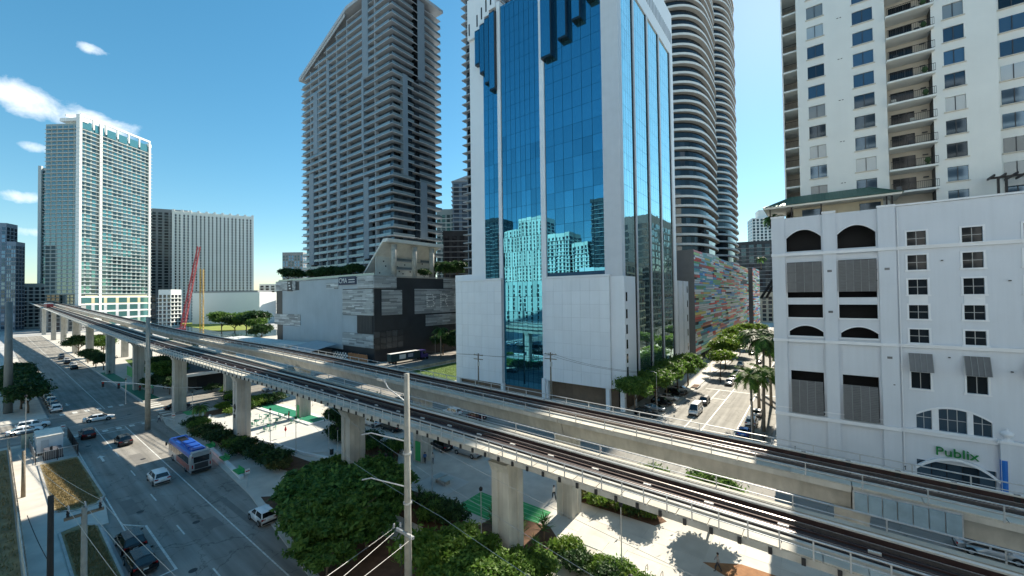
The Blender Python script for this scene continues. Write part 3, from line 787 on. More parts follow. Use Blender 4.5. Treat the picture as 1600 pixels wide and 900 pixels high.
# ------------------------------------------------------------------ cream apartment tower
at = thing('apartment_tower', 'tall cream apartment tower with stacked balconies above the white block', 'building', (12, 90, 0))
TY = 75.6
FH = 3.06
ztop = 88.0
z0 = 33.0
tx = lambda x: x * .9
lv = [42.0 + FH * k for k in range(15)]       # window head levels
holes2 = []
wx = [(0.05, 2.25), (5.9, 8.35), (15.9, 17.95)]
for k, z in enumerate(lv):
    for a, b in wx: holes2.append((tx(a), tx(b), z - 1.95, z - .05))
for a, b in wx: holes2.append((tx(a), tx(b), lv[0] - FH - 1.95, lv[0] - FH - .05))
wall_with_holes('wall', at, cream, tx(-1.4), tx(9.75), z0, ztop, [h for h in holes2 if h[1] < tx(9.75)], TY, .35)
wall_with_holes('wall', at, cream, tx(14.7), tx(21.0), z0, ztop, [h for h in holes2 if h[0] > tx(14)], TY, .35)
bx('wall', at, tx(21.0) + .01, tx(40), TY + 1.8, TY + 2.2, z0, ztop, cream)
bx('return_wall', at, tx(21.0) - .3, tx(21.0) - .005, TY + .36, TY + 2.2, z0, ztop, cream)
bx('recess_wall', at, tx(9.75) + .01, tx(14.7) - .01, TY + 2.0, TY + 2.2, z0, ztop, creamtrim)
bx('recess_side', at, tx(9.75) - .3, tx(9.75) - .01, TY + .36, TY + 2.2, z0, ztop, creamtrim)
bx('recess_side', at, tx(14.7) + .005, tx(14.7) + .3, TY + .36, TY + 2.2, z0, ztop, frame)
bx('core', at, tx(-1.4) + .4, tx(40), TY + 2.4, TY + 24, z0, ztop - .5, cream)
bx('side_wall', at, tx(-1.4) + .001, tx(-1.4) + .3, TY + .36, TY + 24, z0, ztop, cream)
bx('dark_backing', at, tx(-1.3) + .4, tx(9.6), TY + .8, TY + .9, z0, ztop - 1, void)
bx('dark_backing', at, tx(14.9) + .2, tx(20.9), TY + .8, TY + .9, z0, ztop - 1, void)
curt = glassy('curtained_glass', (.30, .33, .34), .15, .2, rnd=.5)
wrnd = random.Random(31)
def wglass(): return curt if wrnd.random() < .22 else bglass
railm = M('black_railing', (.02, .02, .022), .5, .3, alpha=1)
for k in range(-1, 15):
    z = 42.0 + FH * k
    for a, b in wx:
        w = bx('window', at, tx(a), tx(b), TY + .16, TY + .20, z - 1.95, z - .05, wglass())
        bx('mullion', w, (tx(a) + tx(b)) / 2 - .04, (tx(a) + tx(b)) / 2 + .04, TY + .10, TY + .158, z - 1.95, z - .05, frame)
        bx('sill', w, tx(a) - .15, tx(b) + .15, TY - .14, TY + .1, z - 2.08, z - 1.952, creamtrim)
    for a in (21.7, 26.0):
        w = bx('window', at, tx(a), tx(a) + 2.1, TY + 1.76, TY + 1.795, z - 1.95, z - .05, wglass())
        bx('mullion', w, tx(a) + 1.0, tx(a) + 1.08, TY + 1.70, TY + 1.758, z - 1.95, z - .05, frame)
        bx('sill', w, tx(a) - .15, tx(a) + 2.25, TY + 1.62, TY + 1.79, z - 2.08, z - 1.952, creamtrim)
    if k % 2 == 0: MB().box(tx(4.0), tx(4.0) + .22, TY - .06, TY - .002, z - .2, z - .12).box(tx(4.4), tx(4.4) + .18, TY - .06, TY - .002, z - .2, z - .12).build('vent', frame, at)
    if k < 0: continue
    # recessed balcony: slab, glazed door, railing
    b_ = bx('balcony', at, tx(9.78), tx(14.68) + .25, TY - .7, TY + 1.98, z - 2.75, z - 2.5, cream)
    d = bx('balcony_door', at, tx(10.4), tx(13.0), TY + 1.9, TY + 1.99, z - 2.5, z - .3, dglass)
    for q in (.33, .66): bx('mullion', d, tx(10.4) + (tx(13) - tx(10.4)) * q - .03, tx(10.4) + (tx(13) - tx(10.4)) * q + .03, TY + 1.86, TY + 1.899, z - 2.5, z - .3, frame)
    bx('ceiling_lamp', b_, tx(13.7), tx(14.3), TY + 1.5, TY + 1.62, z - .65, z - .5, frame)
    mb = MB().box(tx(9.9), tx(14.7) + .2, TY - .66, TY - .62, z - 1.5, z - 1.44).box(tx(9.9), tx(14.7) + .2, TY - .66, TY - .62, z - 2.42, z - 2.37)
    n = 26
    for q in range(n + 1):
        x = tx(9.92) + (tx(14.7) + .26 - tx(9.9)) * q / n * .985
        mb.box(x - .014, x + .014, TY - .655, TY - .625, z - 2.42, z - 1.46)
    mb.build('railing', railm, at)
    if wrnd.random() < .7:
        xx = tx(10.2) + wrnd.random() * 2.6; MB().box(xx, xx + .5, TY + .2, TY + .7, z - 2.5, z - 2.05).box(xx, xx + .5, TY + .62, TY + .7, z - 2.05, z - 1.6).build('balcony_chair', wrnd.choice((frame, creamtrim, shutter)), at)
    if wrnd.random() < .5: MB().lathe([(0, 0), (.2, 0), (.26, .4), (.1, .45), (.35, .8), (.2, 1.2), (0, 1.3)], (tx(14.0), TY + .3, z - 2.5), 8).build('potted_plant', M('pot_green', (.05, .10, .03), .8), at)
    # corner balconies on the left edge
    cb = bx('balcony', at, tx(-3.4), tx(-1.42), TY + .8, TY + 5, z - 2.75, z - 2.5, cream)
    mb = MB().box(tx(-3.4) + .05, tx(-1.45), TY + .84, TY + .88, z - 1.5, z - 1.44)
    for q in range(10): mb.box(tx(-3.35) + .17 * q, tx(-3.35) + .17 * q + .025, TY + .845, TY + .875, z - 2.5, z - 1.5)
    mb.build('railing', railm, at)
bx('balcony_wall', at, tx(-3.5), tx(-1.42), TY + 5.01, TY + 5.4, z0, ztop, creamtrim)
bx('balcony_pier', at, tx(-3.6), tx(-3.4) - .01, TY + .9, TY + 5.4, z0, ztop, cream)
# pergola at the terrace edge
pg = thing('pergola', 'dark timber pergola on the terrace at the right edge', 'pergola', (tx(20.5), TY - 1, fz(38)))
for k in range(9): bx('rafter', pg, tx(19.6) + k * .9, tx(19.6) + k * .9 + .14, TY - 2.4, TY + 1.6, 39.6, 39.85, blackm)
bx('beam', pg, tx(19.4), tx(30), TY - 2.0, TY - 1.8, 39.35, 39.598, blackm)
for x in (20.0, 20.7, 27): bx('post', pg, tx(x), tx(x) + .2, TY - 2.0, TY - 1.8, fz(38) - 1, 39.348, blackm)
# ================================================================== blue glass office tower on a white podium
wpaint = M('white_tower_paint', (.78, .82, .86), .6, var=.03, scale=.3, bump=.05, bscale=3, streak=.02, fine=.015)
wstone = M('pale_pier_stone', (.60, .63, .67), .65, var=.05, scale=.5, streak=.03)
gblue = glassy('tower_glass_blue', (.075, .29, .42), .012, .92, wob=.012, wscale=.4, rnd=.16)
gteal = glassy('tower_glass_sky_bright', (.62, .92, .90), .012, .92, wob=.02, wscale=.3, rnd=.10)  # side tint raised to stand for the bright sky it reflects
gblack = M('shadow_black', (.008, .012, .02), .25, var=0, spec=.6)  # near black, painted as the shadow under and beside the bays
brown = M('brown_stone', (.17, .125, .09), .6, var=.2, scale=.8, rnd=.1)
mulm = M('mullion_blue', (.02, .07, .13), .4, .5)
X0, X1, GY, GY2, GT = -78.6, -33.4, 84.5, 127.0, 107.0
gt = thing('glass_tower', 'blue mirror glass office tower with white piers and white podium', 'building', (-56, 105, 0))
bx('core', gt, X0 + 1, X1 - 1.2, GY + 2.2, GY2 - 1, 0, GT - 3, gblack)
# white piers / fins of the front
for a, b, y in ((X0, -73.4, 0), (-68.1, -67.0, -.35), (-54.4, -53.0, -.35), (-37.5, X1, -.25)):
    z_b = 30.0 if a in (X0, -37.5) else 0
    bx('pier', gt, a, b, GY + y, GY + 1.6, z_b, GT, wstone if a == -37.5 else wpaint)
# front glass, pane by pane
FHG = 3.95
spec = []
def strip(xa, xb, z0, z1, n, y=GY, out=0):
    w = (xb - xa) / n
    z = z0
    while z < z1 - .3:
        h = min(FHG, z1 - z)
        for k in range(n): spec.append((xa + k * w, xa + (k + 1) * w, z, z + h, y))
        z += h
strip(-67.0, -54.4, 2.0, GT - 1.5, 8)
strip(-53.0, -37.5, 31.4, GT - 1.5, 6)
strip(-73.4, -68.1, 30.8, GT - 4, 3)
spec.sort(key=lambda s: s[2])
rr = random.Random(5)
pane_me = {}
def pane(name, parent, c, w, h, axis, mat, tilt):
    """one sheet of glass, off true by a fraction of a degree, in a thin frame gap"""
    rot = Matrix.Rotation(rr.gauss(0, tilt), 4, 'X' if axis == 'y' else 'Y') @ Matrix.Rotation(rr.gauss(0, tilt), 4, 'Z')
    dims = (w - .10, .06, h - .06, 1) if axis == 'y' else (.06, w - .09, h - .06, 1)
    return link(name, cube_mesh(mat), parent, Matrix.Translation(c) @ rot @ Matrix.Diagonal(dims))
def joined_panes(name, parent, lst, mat, tilt):
    mb = MB()
    for (c, w, h, axis) in lst:
        t1, t2 = rr.gauss(0, tilt), rr.gauss(0, tilt); w2, h2 = w / 2 - .05, h / 2 - .03
        vs = []
        for d in (-.03, .03):
            for a, b in ((-w2, -h2), (w2, -h2), (w2, h2), (-w2, h2)):
                off = d + a * t1 + b * t2
                vs.append((c[0] + a, c[1] + off, c[2] + b) if axis == 'y' else (c[0] + off, c[1] + a, c[2] + b))
        mb.add(vs, [(0, 1, 2, 3), (7, 6, 5, 4), (0, 4, 5, 1), (1, 5, 6, 2), (2, 6, 7, 3), (3, 7, 4, 0)])
    o = mb.build(name, mat, parent); o['kind'] = 'stuff'
rest = []
for i, (a, b, z, zz, y) in enumerate(spec):
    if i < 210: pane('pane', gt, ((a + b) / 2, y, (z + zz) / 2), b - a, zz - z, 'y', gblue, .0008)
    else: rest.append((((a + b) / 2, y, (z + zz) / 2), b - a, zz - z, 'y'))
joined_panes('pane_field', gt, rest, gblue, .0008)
bx('curtain_wall_frame', gt, X0 + 2, X1 - 2, GY + .12, GY + .3, 30.0, GT - 2, mulm)
bx('curtain_wall_frame', gt, -67.2, -54.2, GY + .12, GY + .3, 1.0, 29.99, mulm)
# stepped overhanging bays near the top, their shadowed undersides and sides coloured black
for xa, xb, zb in ((-53.0, -49.9, 84.9), (-48.1, -45.6, 87.8), (-44.2, -41.9, 90.8), (-40.4, -38.3, 94.0)):
    t = bx('overhang_bay', gt, xa, xb, GY - 1.5, GY - .04, zb, GT - 1.2, gblack)
    bx('bay_glass', t, xa + .02, xb - .35, GY - 1.56, GY - 1.503, zb + .5, GT - 1.4, gblue)
for xa, xb, zb in ((-75.4, -73.7, 91.5), (-73.6, -71.9, 88.5), (-71.8, -70.2, 85.0), (-70.1, -68.2, 82.6)):
    t = bx('overhang_bay', gt, xa, xb, GY - 1.2, GY - .04, zb, 101.5 + (xa + 75.4) * .55, gblack)
    bx('bay_glass', t, xa + .02, xb - .1, GY - 1.26, GY - 1.203, zb + .5, 101.2 + (xa + 75.4) * .55, gblue)
# stepped white parapet at the top left, with slots
for k, (xa, xb, zb) in enumerate(((-78.6, -75.5, 100.2), (-75.5, -73.8, 101.6), (-73.8, -72.1, 103.0), (-72.1, -70.4, 104.4), (-70.4, -68.2, 105.6))):
    bx('parapet_block', gt, xa, xb - .02, GY - .8, GY + 1.1, zb, 112, wpaint)
    bx('parapet_slot', gt, xa + .5, xa + .95, GY - .86, GY - .805, zb + 1.2, zb + 4.6, gblack)
bx('parapet', gt, -68.15, X1, GY - .8, GY + 1.1, 108.2, 112, wpaint)
# right side: white slotted parapet, pale fins with black strips painted as their shade, four glass strips
bx('side_parapet', gt, X1 - 1.5, X1 + .25, GY + 2, GY2, 98.6, 112, wpaint)
for k in range(26): bx('parapet_slot', gt, X1 + .252, X1 + .32, GY + 10 + k * 1.24, GY + 10.6 + k * 1.24, 102.4, 105.8, M('slot_grey', (.33, .36, .40), .6))
fins = [84.6, 93.4, 103.6, 113.4, 124.4]
for y in fins[1:]: bx('fin', gt, X1 - .3, X1 + .30, y - .55, y + .25, 5.5, 98.6, wstone)
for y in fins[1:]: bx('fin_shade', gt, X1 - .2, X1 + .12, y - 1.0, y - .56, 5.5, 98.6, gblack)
bx('end_pier', gt, X1 - .4, X1 + .30, 124.7, GY2, 0, 98.6, wpaint)
sp = []
for ya, yb in zip(fins, fins[1:]):
    ya += .3; yb -= 1.05; n = 5; w = (yb - ya) / n; z = 7.2
    if ya < 86: ya = 85.3; w = (yb - ya) / n
    while z < 98.5:
        h = min(FHG * .92, 98.5 - z)
        for k in range(n): sp.append((ya + k * w, ya + (k + 1) * w, z, z + h))
        z += h
sp.sort(key=lambda s: s[0])
rest = []
for i, (a, b, z, zz) in enumerate(sp):
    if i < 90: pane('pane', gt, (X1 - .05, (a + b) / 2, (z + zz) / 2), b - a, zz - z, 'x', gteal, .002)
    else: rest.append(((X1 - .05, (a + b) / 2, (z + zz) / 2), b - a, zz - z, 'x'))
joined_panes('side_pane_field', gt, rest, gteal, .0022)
bx('side_frame', gt, X1 - 1.1, X1 - .12, GY + 1.7, GY2 - 1, 5, 98.6, mulm)
# podium: white panelled boxes either side of the central glass, on slim columns over a brown base
wpan = M('white_podium_panel', (.79, .83, .87), .6, var=.03, scale=.3, streak=.05, fine=.02, rnd=.03)
wjoint = M('panel_joint', (.62, .65, .69), .8)
def panelled(xa, xb, z0, z1, y, nx, nz, depth=6):
    bx('podium_wall', gt, xa, xb, y + .056, y + depth, z0, z1, wjoint)
    for i in range(nx):
        for j in range(nz):
            a = xa + (xb - xa) * i / nx; b = xa + (xb - xa) * (i + 1) / nx
            c = z0 + (z1 - z0) * j / nz; d = z0 + (z1 - z0) * (j + 1) / nz
            bx('podium_panel', gt, a + .03, b - .03, y, y + .055, c + .03, d - .03, wpan)
panelled(-84.2, -67.05, 2.2, 30.2, 83.5, 7, 9)
panelled(-53.0, -36.2, 4.9, 30.0, 83.5, 7, 8)
bx('podium_side', gt, -36.19, -33.0, 84.2, 91, 4.9, 30.0, wpaint)
bx('podium_coping', gt, -53.05, -36.0, 83.3, 84.0, 30.02, 30.5, wpaint)
bx('podium_coping', gt, -84.3, -67.0, 83.3, 84.0, 30.22, 30.7, wpaint)
bx('podium_back_block', gt, -86.9, -73, 86.0, 100, 0, 32.3, wpaint)
for z in (25.4, 21.6, 18.2, 14.9, 11.8, 8.9): bx('slit_window', gt, -32.99, -32.93, 84.9, 85.7, z - 1.0, z + 1.0, dglass)
for x in (-83.6, -67.2, -54.0, -37.0): bx('column', gt, x - .45, x + .45, 83.5, 84.4, 0, 5.2 if x > -60 else 2.4, wpaint)
bx('column', gt, -34.4, -33.4, 84.3, 85.3, 0, 5.2, wpaint)
bx('entrance_wall', gt, -66.9, -54.5, 84.6, 84.9, .12, 2.0, brown)
bx('base_wall', gt, -84, -67.1, 85.0, 85.6, 0, 2.4, brown)
for k in range(9): bx('base_panel', gt, -53 + k * 1.95, -51.08 + k * 1.95, 86.0, 86.4, .12, 4.9, brown)
bx('base_side', gt, -34.4, -33.9, 88, 126, 0, 4.2, brown)
bx('base_band', gt, -33.89, -33.3, 86.5, 126, 3.4, 5.4, brown)
for k in range(5): bx('awning_post', gt, -33.2, -32.9, 90 + k * 8.4, 90.4 + k * 8.4, 0, 5.4, wpaint)
# upright name sign at the left end
sg = bx('name_sign', gt, -86.4, -84.7, 85.88, 85.99, 20.5, 30.0, M('sign_grey', (.09, .10, .11), .6))
for k, ch in enumerate('SANE'): text('letter', ch, sg, (-85.5, 85.84, 28.6 - k * 2.2), FRONT, 2.0, white)
# white annex behind
ax = thing('annex', 'plain white annex with slit windows right of the glass tower', 'building', (-38, 135, 0))
bx('wall', ax, -60, -34.0, 127.2, 144.5, 4.6, 30, wpaint); bx('base', ax, -59.9, -33.7, 127.3, 144.4, 0, 4.6, brown)
for y in (131, 137): bx('pilaster', ax, -33.99, -33.75, y, y + .6, 4.7, 30, wstone)
for z in (27.2, 22.4, 17.6, 12.8, 8.0): bx('slit_window', ax, -33.99, -33.93, 142.3, 143.1, z - 1.1, z + 1.1, dglass)
# ================================================================== coloured-panel garage and the two round-balcony towers
PAL = [(.62, .64, .62), (.20, .40, .42), (.70, .70, .68), (.34, .46, .22), (.55, .05, .04), (.05, .22, .48), (.06, .34, .42), (.66, .48, .14), (.40, .10, .09), (.12, .32, .14), (.60, .22, .14), (.10, .12, .22), (.50, .56, .66), (.28, .42, .58), (.70, .22, .24)]
pmats = [M('panel_colour_%d' % i, tuple(min(.85, v * 1.45) for v in c), .5, var=.06, rnd=.12) for i, c in enumerate(PAL)]
gbk = M('garage_grey', (.16, .165, .17), .8, var=.1)
def garage(name, label, y0, y1, z0, z1, xw, cap, seed):
    t = thing(name, label, 'building', (xw - 15, (y0 + y1) / 2, 0))
    bx('structure', t, xw - 40, xw - .5, y0, y1, z0, z1 - .5, gbk)
    bx('ground_floor', t, xw - 40, xw - 4, y0 + .3, y1 - .3, 0, z0, void)
    for k in range(int((y1 - y0) / 12) + 1): bx('pier', t, xw - 2.0, xw - 1.0, y0 + .5 + k * 12, y0 + 1.5 + k * 12, 0, z0, gbk)
    q = random.Random(seed); specs = []
    z = z0 - 2.0 if z0 > 3 else z0
    row = 0; last = [None] * 4000
    while z < z1 - .4:
        h = q.choice((.6, .75, .75, .95)); y = y0 + .1 - q.random() * 3
        while y < y1:
            L = q.choice((4, 6, 9, 12, 17)) * (1 if y < y0 + 60 else 1.5)
            yb = min(y + L, y1)
            m = pmats[min(len(pmats) - 1, int(abs(q.gauss(0, 1)) * 5.2)) if q.random() < .45 else q.randrange(len(pmats))]
            if q.random() < .93 and yb - max(y, y0) > .3:
                d = q.uniform(0, .18)
                specs.append((xw - .3 + d, xw - .18 + d, max(y, y0) + .03, yb - .03, z + .02, z + h - .04, m))
            y = yb
        z += h + .06
    pieces(t, 'colour_panel', specs, cap, 'colour_panel_field')
    return t
garage('parking_garage', 'parking garage clad in many coloured strips along the street', 150.2, 299, 5.5, 41.2, -33.5, 300, 11)
garage('parking_garage', 'farther block clad in coloured strips, beyond the long striped garage', 304, 345, 5.5, 42.2, -31.5, 120, 12)
gp = bpy.data.objects['parking_garage']
bx('end_wall', gp, -52, -33.3, 150.0, 150.19, 0, 41.4, M('end_wall_grey', (.20, .21, .215), .8, var=.1))
balw = M('balcony_white', (.70, .70, .68), .6, var=.06, rnd=.05)
rglass = glassy('dark_tower_glass', (.035, .045, .055), .05, .55, rnd=.6)
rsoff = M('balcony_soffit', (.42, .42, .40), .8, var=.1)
rwall = M('dark_tower_wall', (.05, .052, .055), .6, var=.2)
def round_tower(label, cx, cy, ax_, by, z0, z1, fh, grp):
    t = thing('condo_tower', label, 'building', (cx, cy, 0), grp)
    def ring(a, b, n=56, e=3.2):
        P = []
        for k in range(n):
            th = 6.28319 * k / n; c, s_ = math.cos(th), math.sin(th)
            P.append((math.copysign(abs(c) ** (2 / e), c) * a, math.copysign(abs(s_) ** (2 / e), s_) * b))
        return P
    core = ring(ax_ - 1.35, by - 1.35)
    MB().prism(core, z0, z1).build('core', rwall, t, Matrix.Translation((cx, cy, 0)))
    outer = ring(ax_, by)
    # balcony parapet: a hollow curved band, wavy in depth from floor to floor
    def band(sc):
        mb = MB(); n = len(outer)
        O_ = [(x * sc, y * sc) for x, y in outer]; I_ = [(x * sc * .985, y * sc * .985) for x, y in outer]
        vs = [(x, y, 0) for x, y in O_] + [(x, y, .95) for x, y in O_] + [(x, y, .95) for x, y in I_] + [(x, y, 0) for x, y in core]
        fs = []
        for k in range(n):
            j = (k + 1) % n
            fs += [(k, j, n + j, n + k), (n + k, n + j, 2 * n + j, 2 * n + k)]
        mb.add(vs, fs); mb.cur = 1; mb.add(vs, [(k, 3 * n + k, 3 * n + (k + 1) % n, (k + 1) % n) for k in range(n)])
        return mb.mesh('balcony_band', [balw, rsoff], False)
    def glassring():
        n = len(core); mb = MB()
        G = [(x * 1.012, y * 1.012) for x, y in core]
        return G
    G = glassring()
    B = [band(1.0), band(1.0), band(1.018)]
    n = len(G)
    def wm(i0, i1):
        mb = MB()
        (xa, ya), (xb, yb) = G[i0 % n], G[i1 % n]
        mb.add([(xa, ya, 1.0), (xb, yb, 1.0), (xb, yb, fh - .3), (xa, ya, fh - .3)], [(0, 1, 2, 3)])
        return mb.mesh('window', rglass)
    sides = [wm(k, k + 1) for k in list(range(n * 3 // 4 - 4, n)) + list(range(0, 8))]
    cnt = 0; k = 0; z = z0; tail = MB()
    while z < z1:
        link('balcony_band', B[(k * 7) % 3], t, Matrix.Translation((cx, cy, z)))
        for me in sides:
            if cnt < 300: link('window', me, t, Matrix.Translation((cx, cy, z))); cnt += 1
            else:
                vs = [(v.co.x + cx, v.co.y + cy, v.co.z + z) for v in me.vertices]; tail.add(vs, [(0, 1, 2, 3)])
        z += fh; k += 1
    if tail.v: tail.build('window_field', rglass, t)['kind'] = 'stuff'
    return t
round_tower('dark condo tower with curved white balcony bands beside the glass tower', -57, 193, 23, 26, 41.5, 178, 3.9, 'twin curved condo towers')
round_tower('farther dark condo tower with curved white balconies, against the open sky', -58, 268, 22.5, 26, 42.5, 215, 3.9, 'twin curved condo towers')
# ================================================================== grey podium and the dark balcony tower above it
pconc = M('grey_cladding', (.48, .515, .54), .75, var=.10, scale=.12, streak=.08, fine=.04)
louv = [M('louvre_%d' % i, c, .5, .2, var=.1, rnd=.25) for i, c in enumerate(((.40, .425, .44), (.29, .31, .325), (.52, .545, .56)))]
pdark = M('podium_dark', (.032, .036, .042), .5, var=.3, scale=.2)
signb = M('sign_blue', (.012, .03, .075), .5, var=0)
pd = thing('podium_building', 'grey louvre-clad podium with dark corner recesses under the balcony tower', 'building', (-180, 120, 0))
PX, PY, PT = -137.0, 91.0, 34.4
bx('core', pd, -224, PX - .35, PY + .35, 175, 0, PT - .4, pdark)
bx('roof_deck', pd, -223.9, PX - .4, PY + .4, 174.8, PT - .399, PT - .1, M('roof_grey', (.35, .35, .34), .9))
def front(x0, x1, z0, z1, mat, d=.3, name='cladding_panel'): return bx(name, pd, x0, x1, PY + .35 - d, PY + .349, z0, z1, mat)
def side(y0, y1, z0, z1, mat, d=.3, name='cladding_panel'): return bx(name, pd, PX - .349, PX - .35 + d, y0, y1, z0, z1, mat)
front(-224, -199.1, 18.1, 29.9, pconc, .2); front(-199, -160.0, 4.0, 34.2, pconc, .25); front(-217, -199.1, 3, 12.3, pconc, .2)
front(-160, -149.2, 11.4, 18.6, pconc, .2); front(-163, -138, 29.6, 34.0, pconc, .18); front(-224.2, -217.5, 18.1, 30.0, pdark, .28)
front(-149.0, -138.2, 11.8, 18.6, pdark, .26); front(-224, -138, 0, 2.9, pdark, .1)
for k in range(10): front(-148.8 + k * 1.05, -148.1 + k * 1.05, 12.0, 18.5, M('fin_dark', (.04, .043, .047), .5), .34, 'fin')
q = random.Random(4)
def louvres(face, a0, a1, z0, z1, L=5.5, hs=(.45, .6, .75)):
    z = z0
    while z < z1 - .2:
        h = min(q.choice(hs), z1 - z); a = a0
        while a < a1 - .1:
            b = min(a + q.uniform(.5, 1.4) * L, a1)
            face(a, b, z + .03, z + h - .03, q.choice(louv), .42 + q.uniform(0, .14), 'louvre')
            a = b
        z += h
for r in ((-224.7, -202.7, 30.0, 34.8), (-226.3, -197.7, 12.5, 18.0), (-173, -163.3, 29.8, 32.6), (-148.2, -137.4, 29.7, 34.4), (-159.7, -137.4, 18.8, 29.4), (-160, -137.4, 5.9, 11.4)): louvres(front, *r)
for r in ((91, 101.6, 29.5, 34.2), (94.7, 104.3, 18.7, 29.1), (111.1, 136, 18.5, 29.4), (117.2, 136, 12.9, 17.9), (128, 140, 29.6, 34.2)): louvres(side, *r)
for i in range(5):
    for j in range(3): side(91 + i * 2.8, 93.6 + i * 2.8, 5.3 + j * 2.4, 7.5 + j * 2.4, M('lattice_glass', (.06, .07, .08), .3, .3, rnd=.3), .36, 'lattice_window')
front(-224, -137.3, PT, PT + .35, M('coping_grey', (.38, .39, .39), .7), .5, 'coping'); side(91, 175, PT, PT + .35, M('coping_grey', (.38, .39, .39)), .5, 'coping')
sb = front(-162.5, -149.3, 31.4, 34.9, signb, .62, 'logo_board')
text('logo_lettering', 'CMA', sb, (-158.9, PY - .33, 33.1), FRONT, 3.0, white)
for k in range(2): bx('lettering_line', sb, -154.6, -150.0, PY - .34, PY - .27, 33.3 - k * 1.0, 33.6 - k * 1.0, white)
s2 = front(-211, -206, 29.6, 34.9, pdark, .62, 'small_sign')
for k in range(3): bx('sign_mark', s2, -210 + k * .5, -208.2 + k * .5, PY - .33, PY - .27, 33.4 - k * 1.4, 34.0 - k * 1.4, white)
for ch, y in (('B', 119.7), ('R', 127.9), ('I', 134.5)):
    mb = MB()
    pts = {'B': [(-2, a) for a in (-2.7, -1.8, -.9, 0, .9, 1.8, 2.7)] + [(-1, 2.7), (0, 2.7), (1.1, 2.5), (1.7, 1.7), (1.5, .7), (.7, .1), (-.4, 0), (-1.2, 0), (1.6, -.6), (2, -1.5), (1.5, -2.4), (.5, -2.7), (-.6, -2.7), (-1.3, -2.7)],
           'R': [(-2, a) for a in (-2.7, -1.8, -.9, 0, .9, 1.8, 2.7)] + [(-1, 2.7), (0, 2.7), (1.1, 2.5), (1.7, 1.7), (1.5, .7), (.7, .1), (-.4, 0), (-1.2, 0), (.9, -.8), (1.4, -1.7), (1.9, -2.7)],
           'I': [(0, a) for a in (-2.7, -1.8, -.9, 0, .9, 1.8, 2.7)]}[ch]
    lt = bx('bulb_letter', pd, PX + .20, PX + .24, y - 2.6, y + 2.6, 20.8, 27.6, pdark) if ch == 'X' else link('bulb_letter', None, pd)
    for a, b in pts: bx('bulb', lt, PX + .25, PX + .42, y + a * 1.05 - .28, y + a * 1.05 + .28, 24.2 + b * 1.0 - .28, 24.2 + b * 1.0 + .28, white)
bx('roof_parapet_glass', pd, -223, PX - .5, PY + .6, PY + .7, PT, PT + 1.3, M('parapet_glass', (.3, .36, .36), .1, .3))
# ------------------------------------------------------------------ balcony tower
ctow = M('slab_concrete', (.40, .44, .48), .7, var=.1, streak=.05, rnd=.08)
cwall = M('tower_blue_grey', (.20, .25, .30), .6, var=.1, scale=.2, rnd=.06)
cwin = glassy('condo_glass', (.05, .075, .10), .06, .5, rnd=1.1)
crail = M('balcony_glass_rail', (.22, .28, .31), .12, .25, var=0, spec=.7, rnd=.2)
cback = M('condo_backing', (.035, .04, .046), .6, var=.2)
bt = thing('balcony_tower', 'tall grey condo tower with stacked balconies and folded roof', 'building', (-190, 121, 0))
FHc, ZB = 3.8, 38.0
XL, XR, YF, YB = -228.0, -147.0, 108.0, 134.0
def xleft(z): return XL if z < 150 else XL + (z - 150) * 2.9
tops = MB().extr([(XL + 1, ZB - 4), (XR - 1, ZB - 4), (XR - 1, 166), (-181, 166), (XL + 1, 149)], 1, YF + .5, YB - 1).build('core', cback, bt)
nfl = 33
rails = []
wins = []
cw_ = random.Random(8)
cuts = [-228, -219, -210, -201.5, -191.7, -182, -168, -158.5, -147]
for k in range(nfl + 1):
    z = ZB + k * FHc
    xl = xleft(z + 3)
    if xl > XR - 15: break
    bx('floor_slab', bt, xl - 1.4, XR + 1.5, YF - 1.7, YB + 1.5, z - .13, z + .12, ctow)
    if z > 162: continue
    # balcony rails: one per bay of the front, two on the side
    for a, b in zip(cuts, cuts[1:]):
        if b < xl + 2: continue
        a = max(a, xl)
        rails.append((a + .3, b - .25, YF - 1.66, YF - 1.58, z + .16, z + 1.2, crail))
        n = max(2, int((b - a) / 2.3)); w = (b - a - .7) / n
        for i in range(n): wins.append((a + .4 + i * w, a + .4 + (i + 1) * w - .12, YF + .38, YF + .46, z + .2, z + 3.4, cwin))
    for a, b in ((YF - 1.4, 118.4), (121.5, YB + 1.3)): rails.append((XR + 1.38, XR + 1.46, a, b, z + .16, z + 1.2, crail))
    for i in range(10): wins.append((XR - .96, XR - .88, YF + .6 + i * 2.5, YF + 2.9 + i * 2.5, z + .2, z + 3.4, cwin))
pieces(bt, 'balcony_rail', rails, 300, 'balcony_rail_field')
pieces(bt, 'window', wins, 300, 'window_field')
# party walls and blue-grey piers
for x in cuts[1:-1]:
    zt = 164 if x > -183 else 164 - (-183 - x) * .36
    bx('party_wall', bt, x - .18, x + .18, YF - 1.5, YF + .4, ZB, zt, ctow)
for xa, xb, za, zb in ((-168.2, -163.4, 129.5, 168), (-215.2, -210.8, 104, 137), (-190.8, -188.6, 71, 130), (-169, -167.3, 94, 131), (-220.2, -215.3, 44, 94), (-200.9, -198.5, 71, 116), (-167.7, -163.7, 44, 82), (-182.6, -181, 42, 72), (-200.9, -198.6, 120, 150)):
    bx('pier', bt, xa, xb, YF - 1.78, YF + .3, za, zb, cwall)
for ya, yb, za, zb, m in ((119, 121, 128, 166, cwin), (121, 125, 128, 166, cwall), (112.2, 114.8, 81, 127, cwall), (115, 117.4, 81, 127, cwin), (119.4, 121.6, 53, 80, cwin), (122, 125.8, 53, 80, cwall)):
    bx('side_pier', bt, XR - .5, XR + (1.62 if m is cwall else 1.2), ya, yb, za, zb, m)
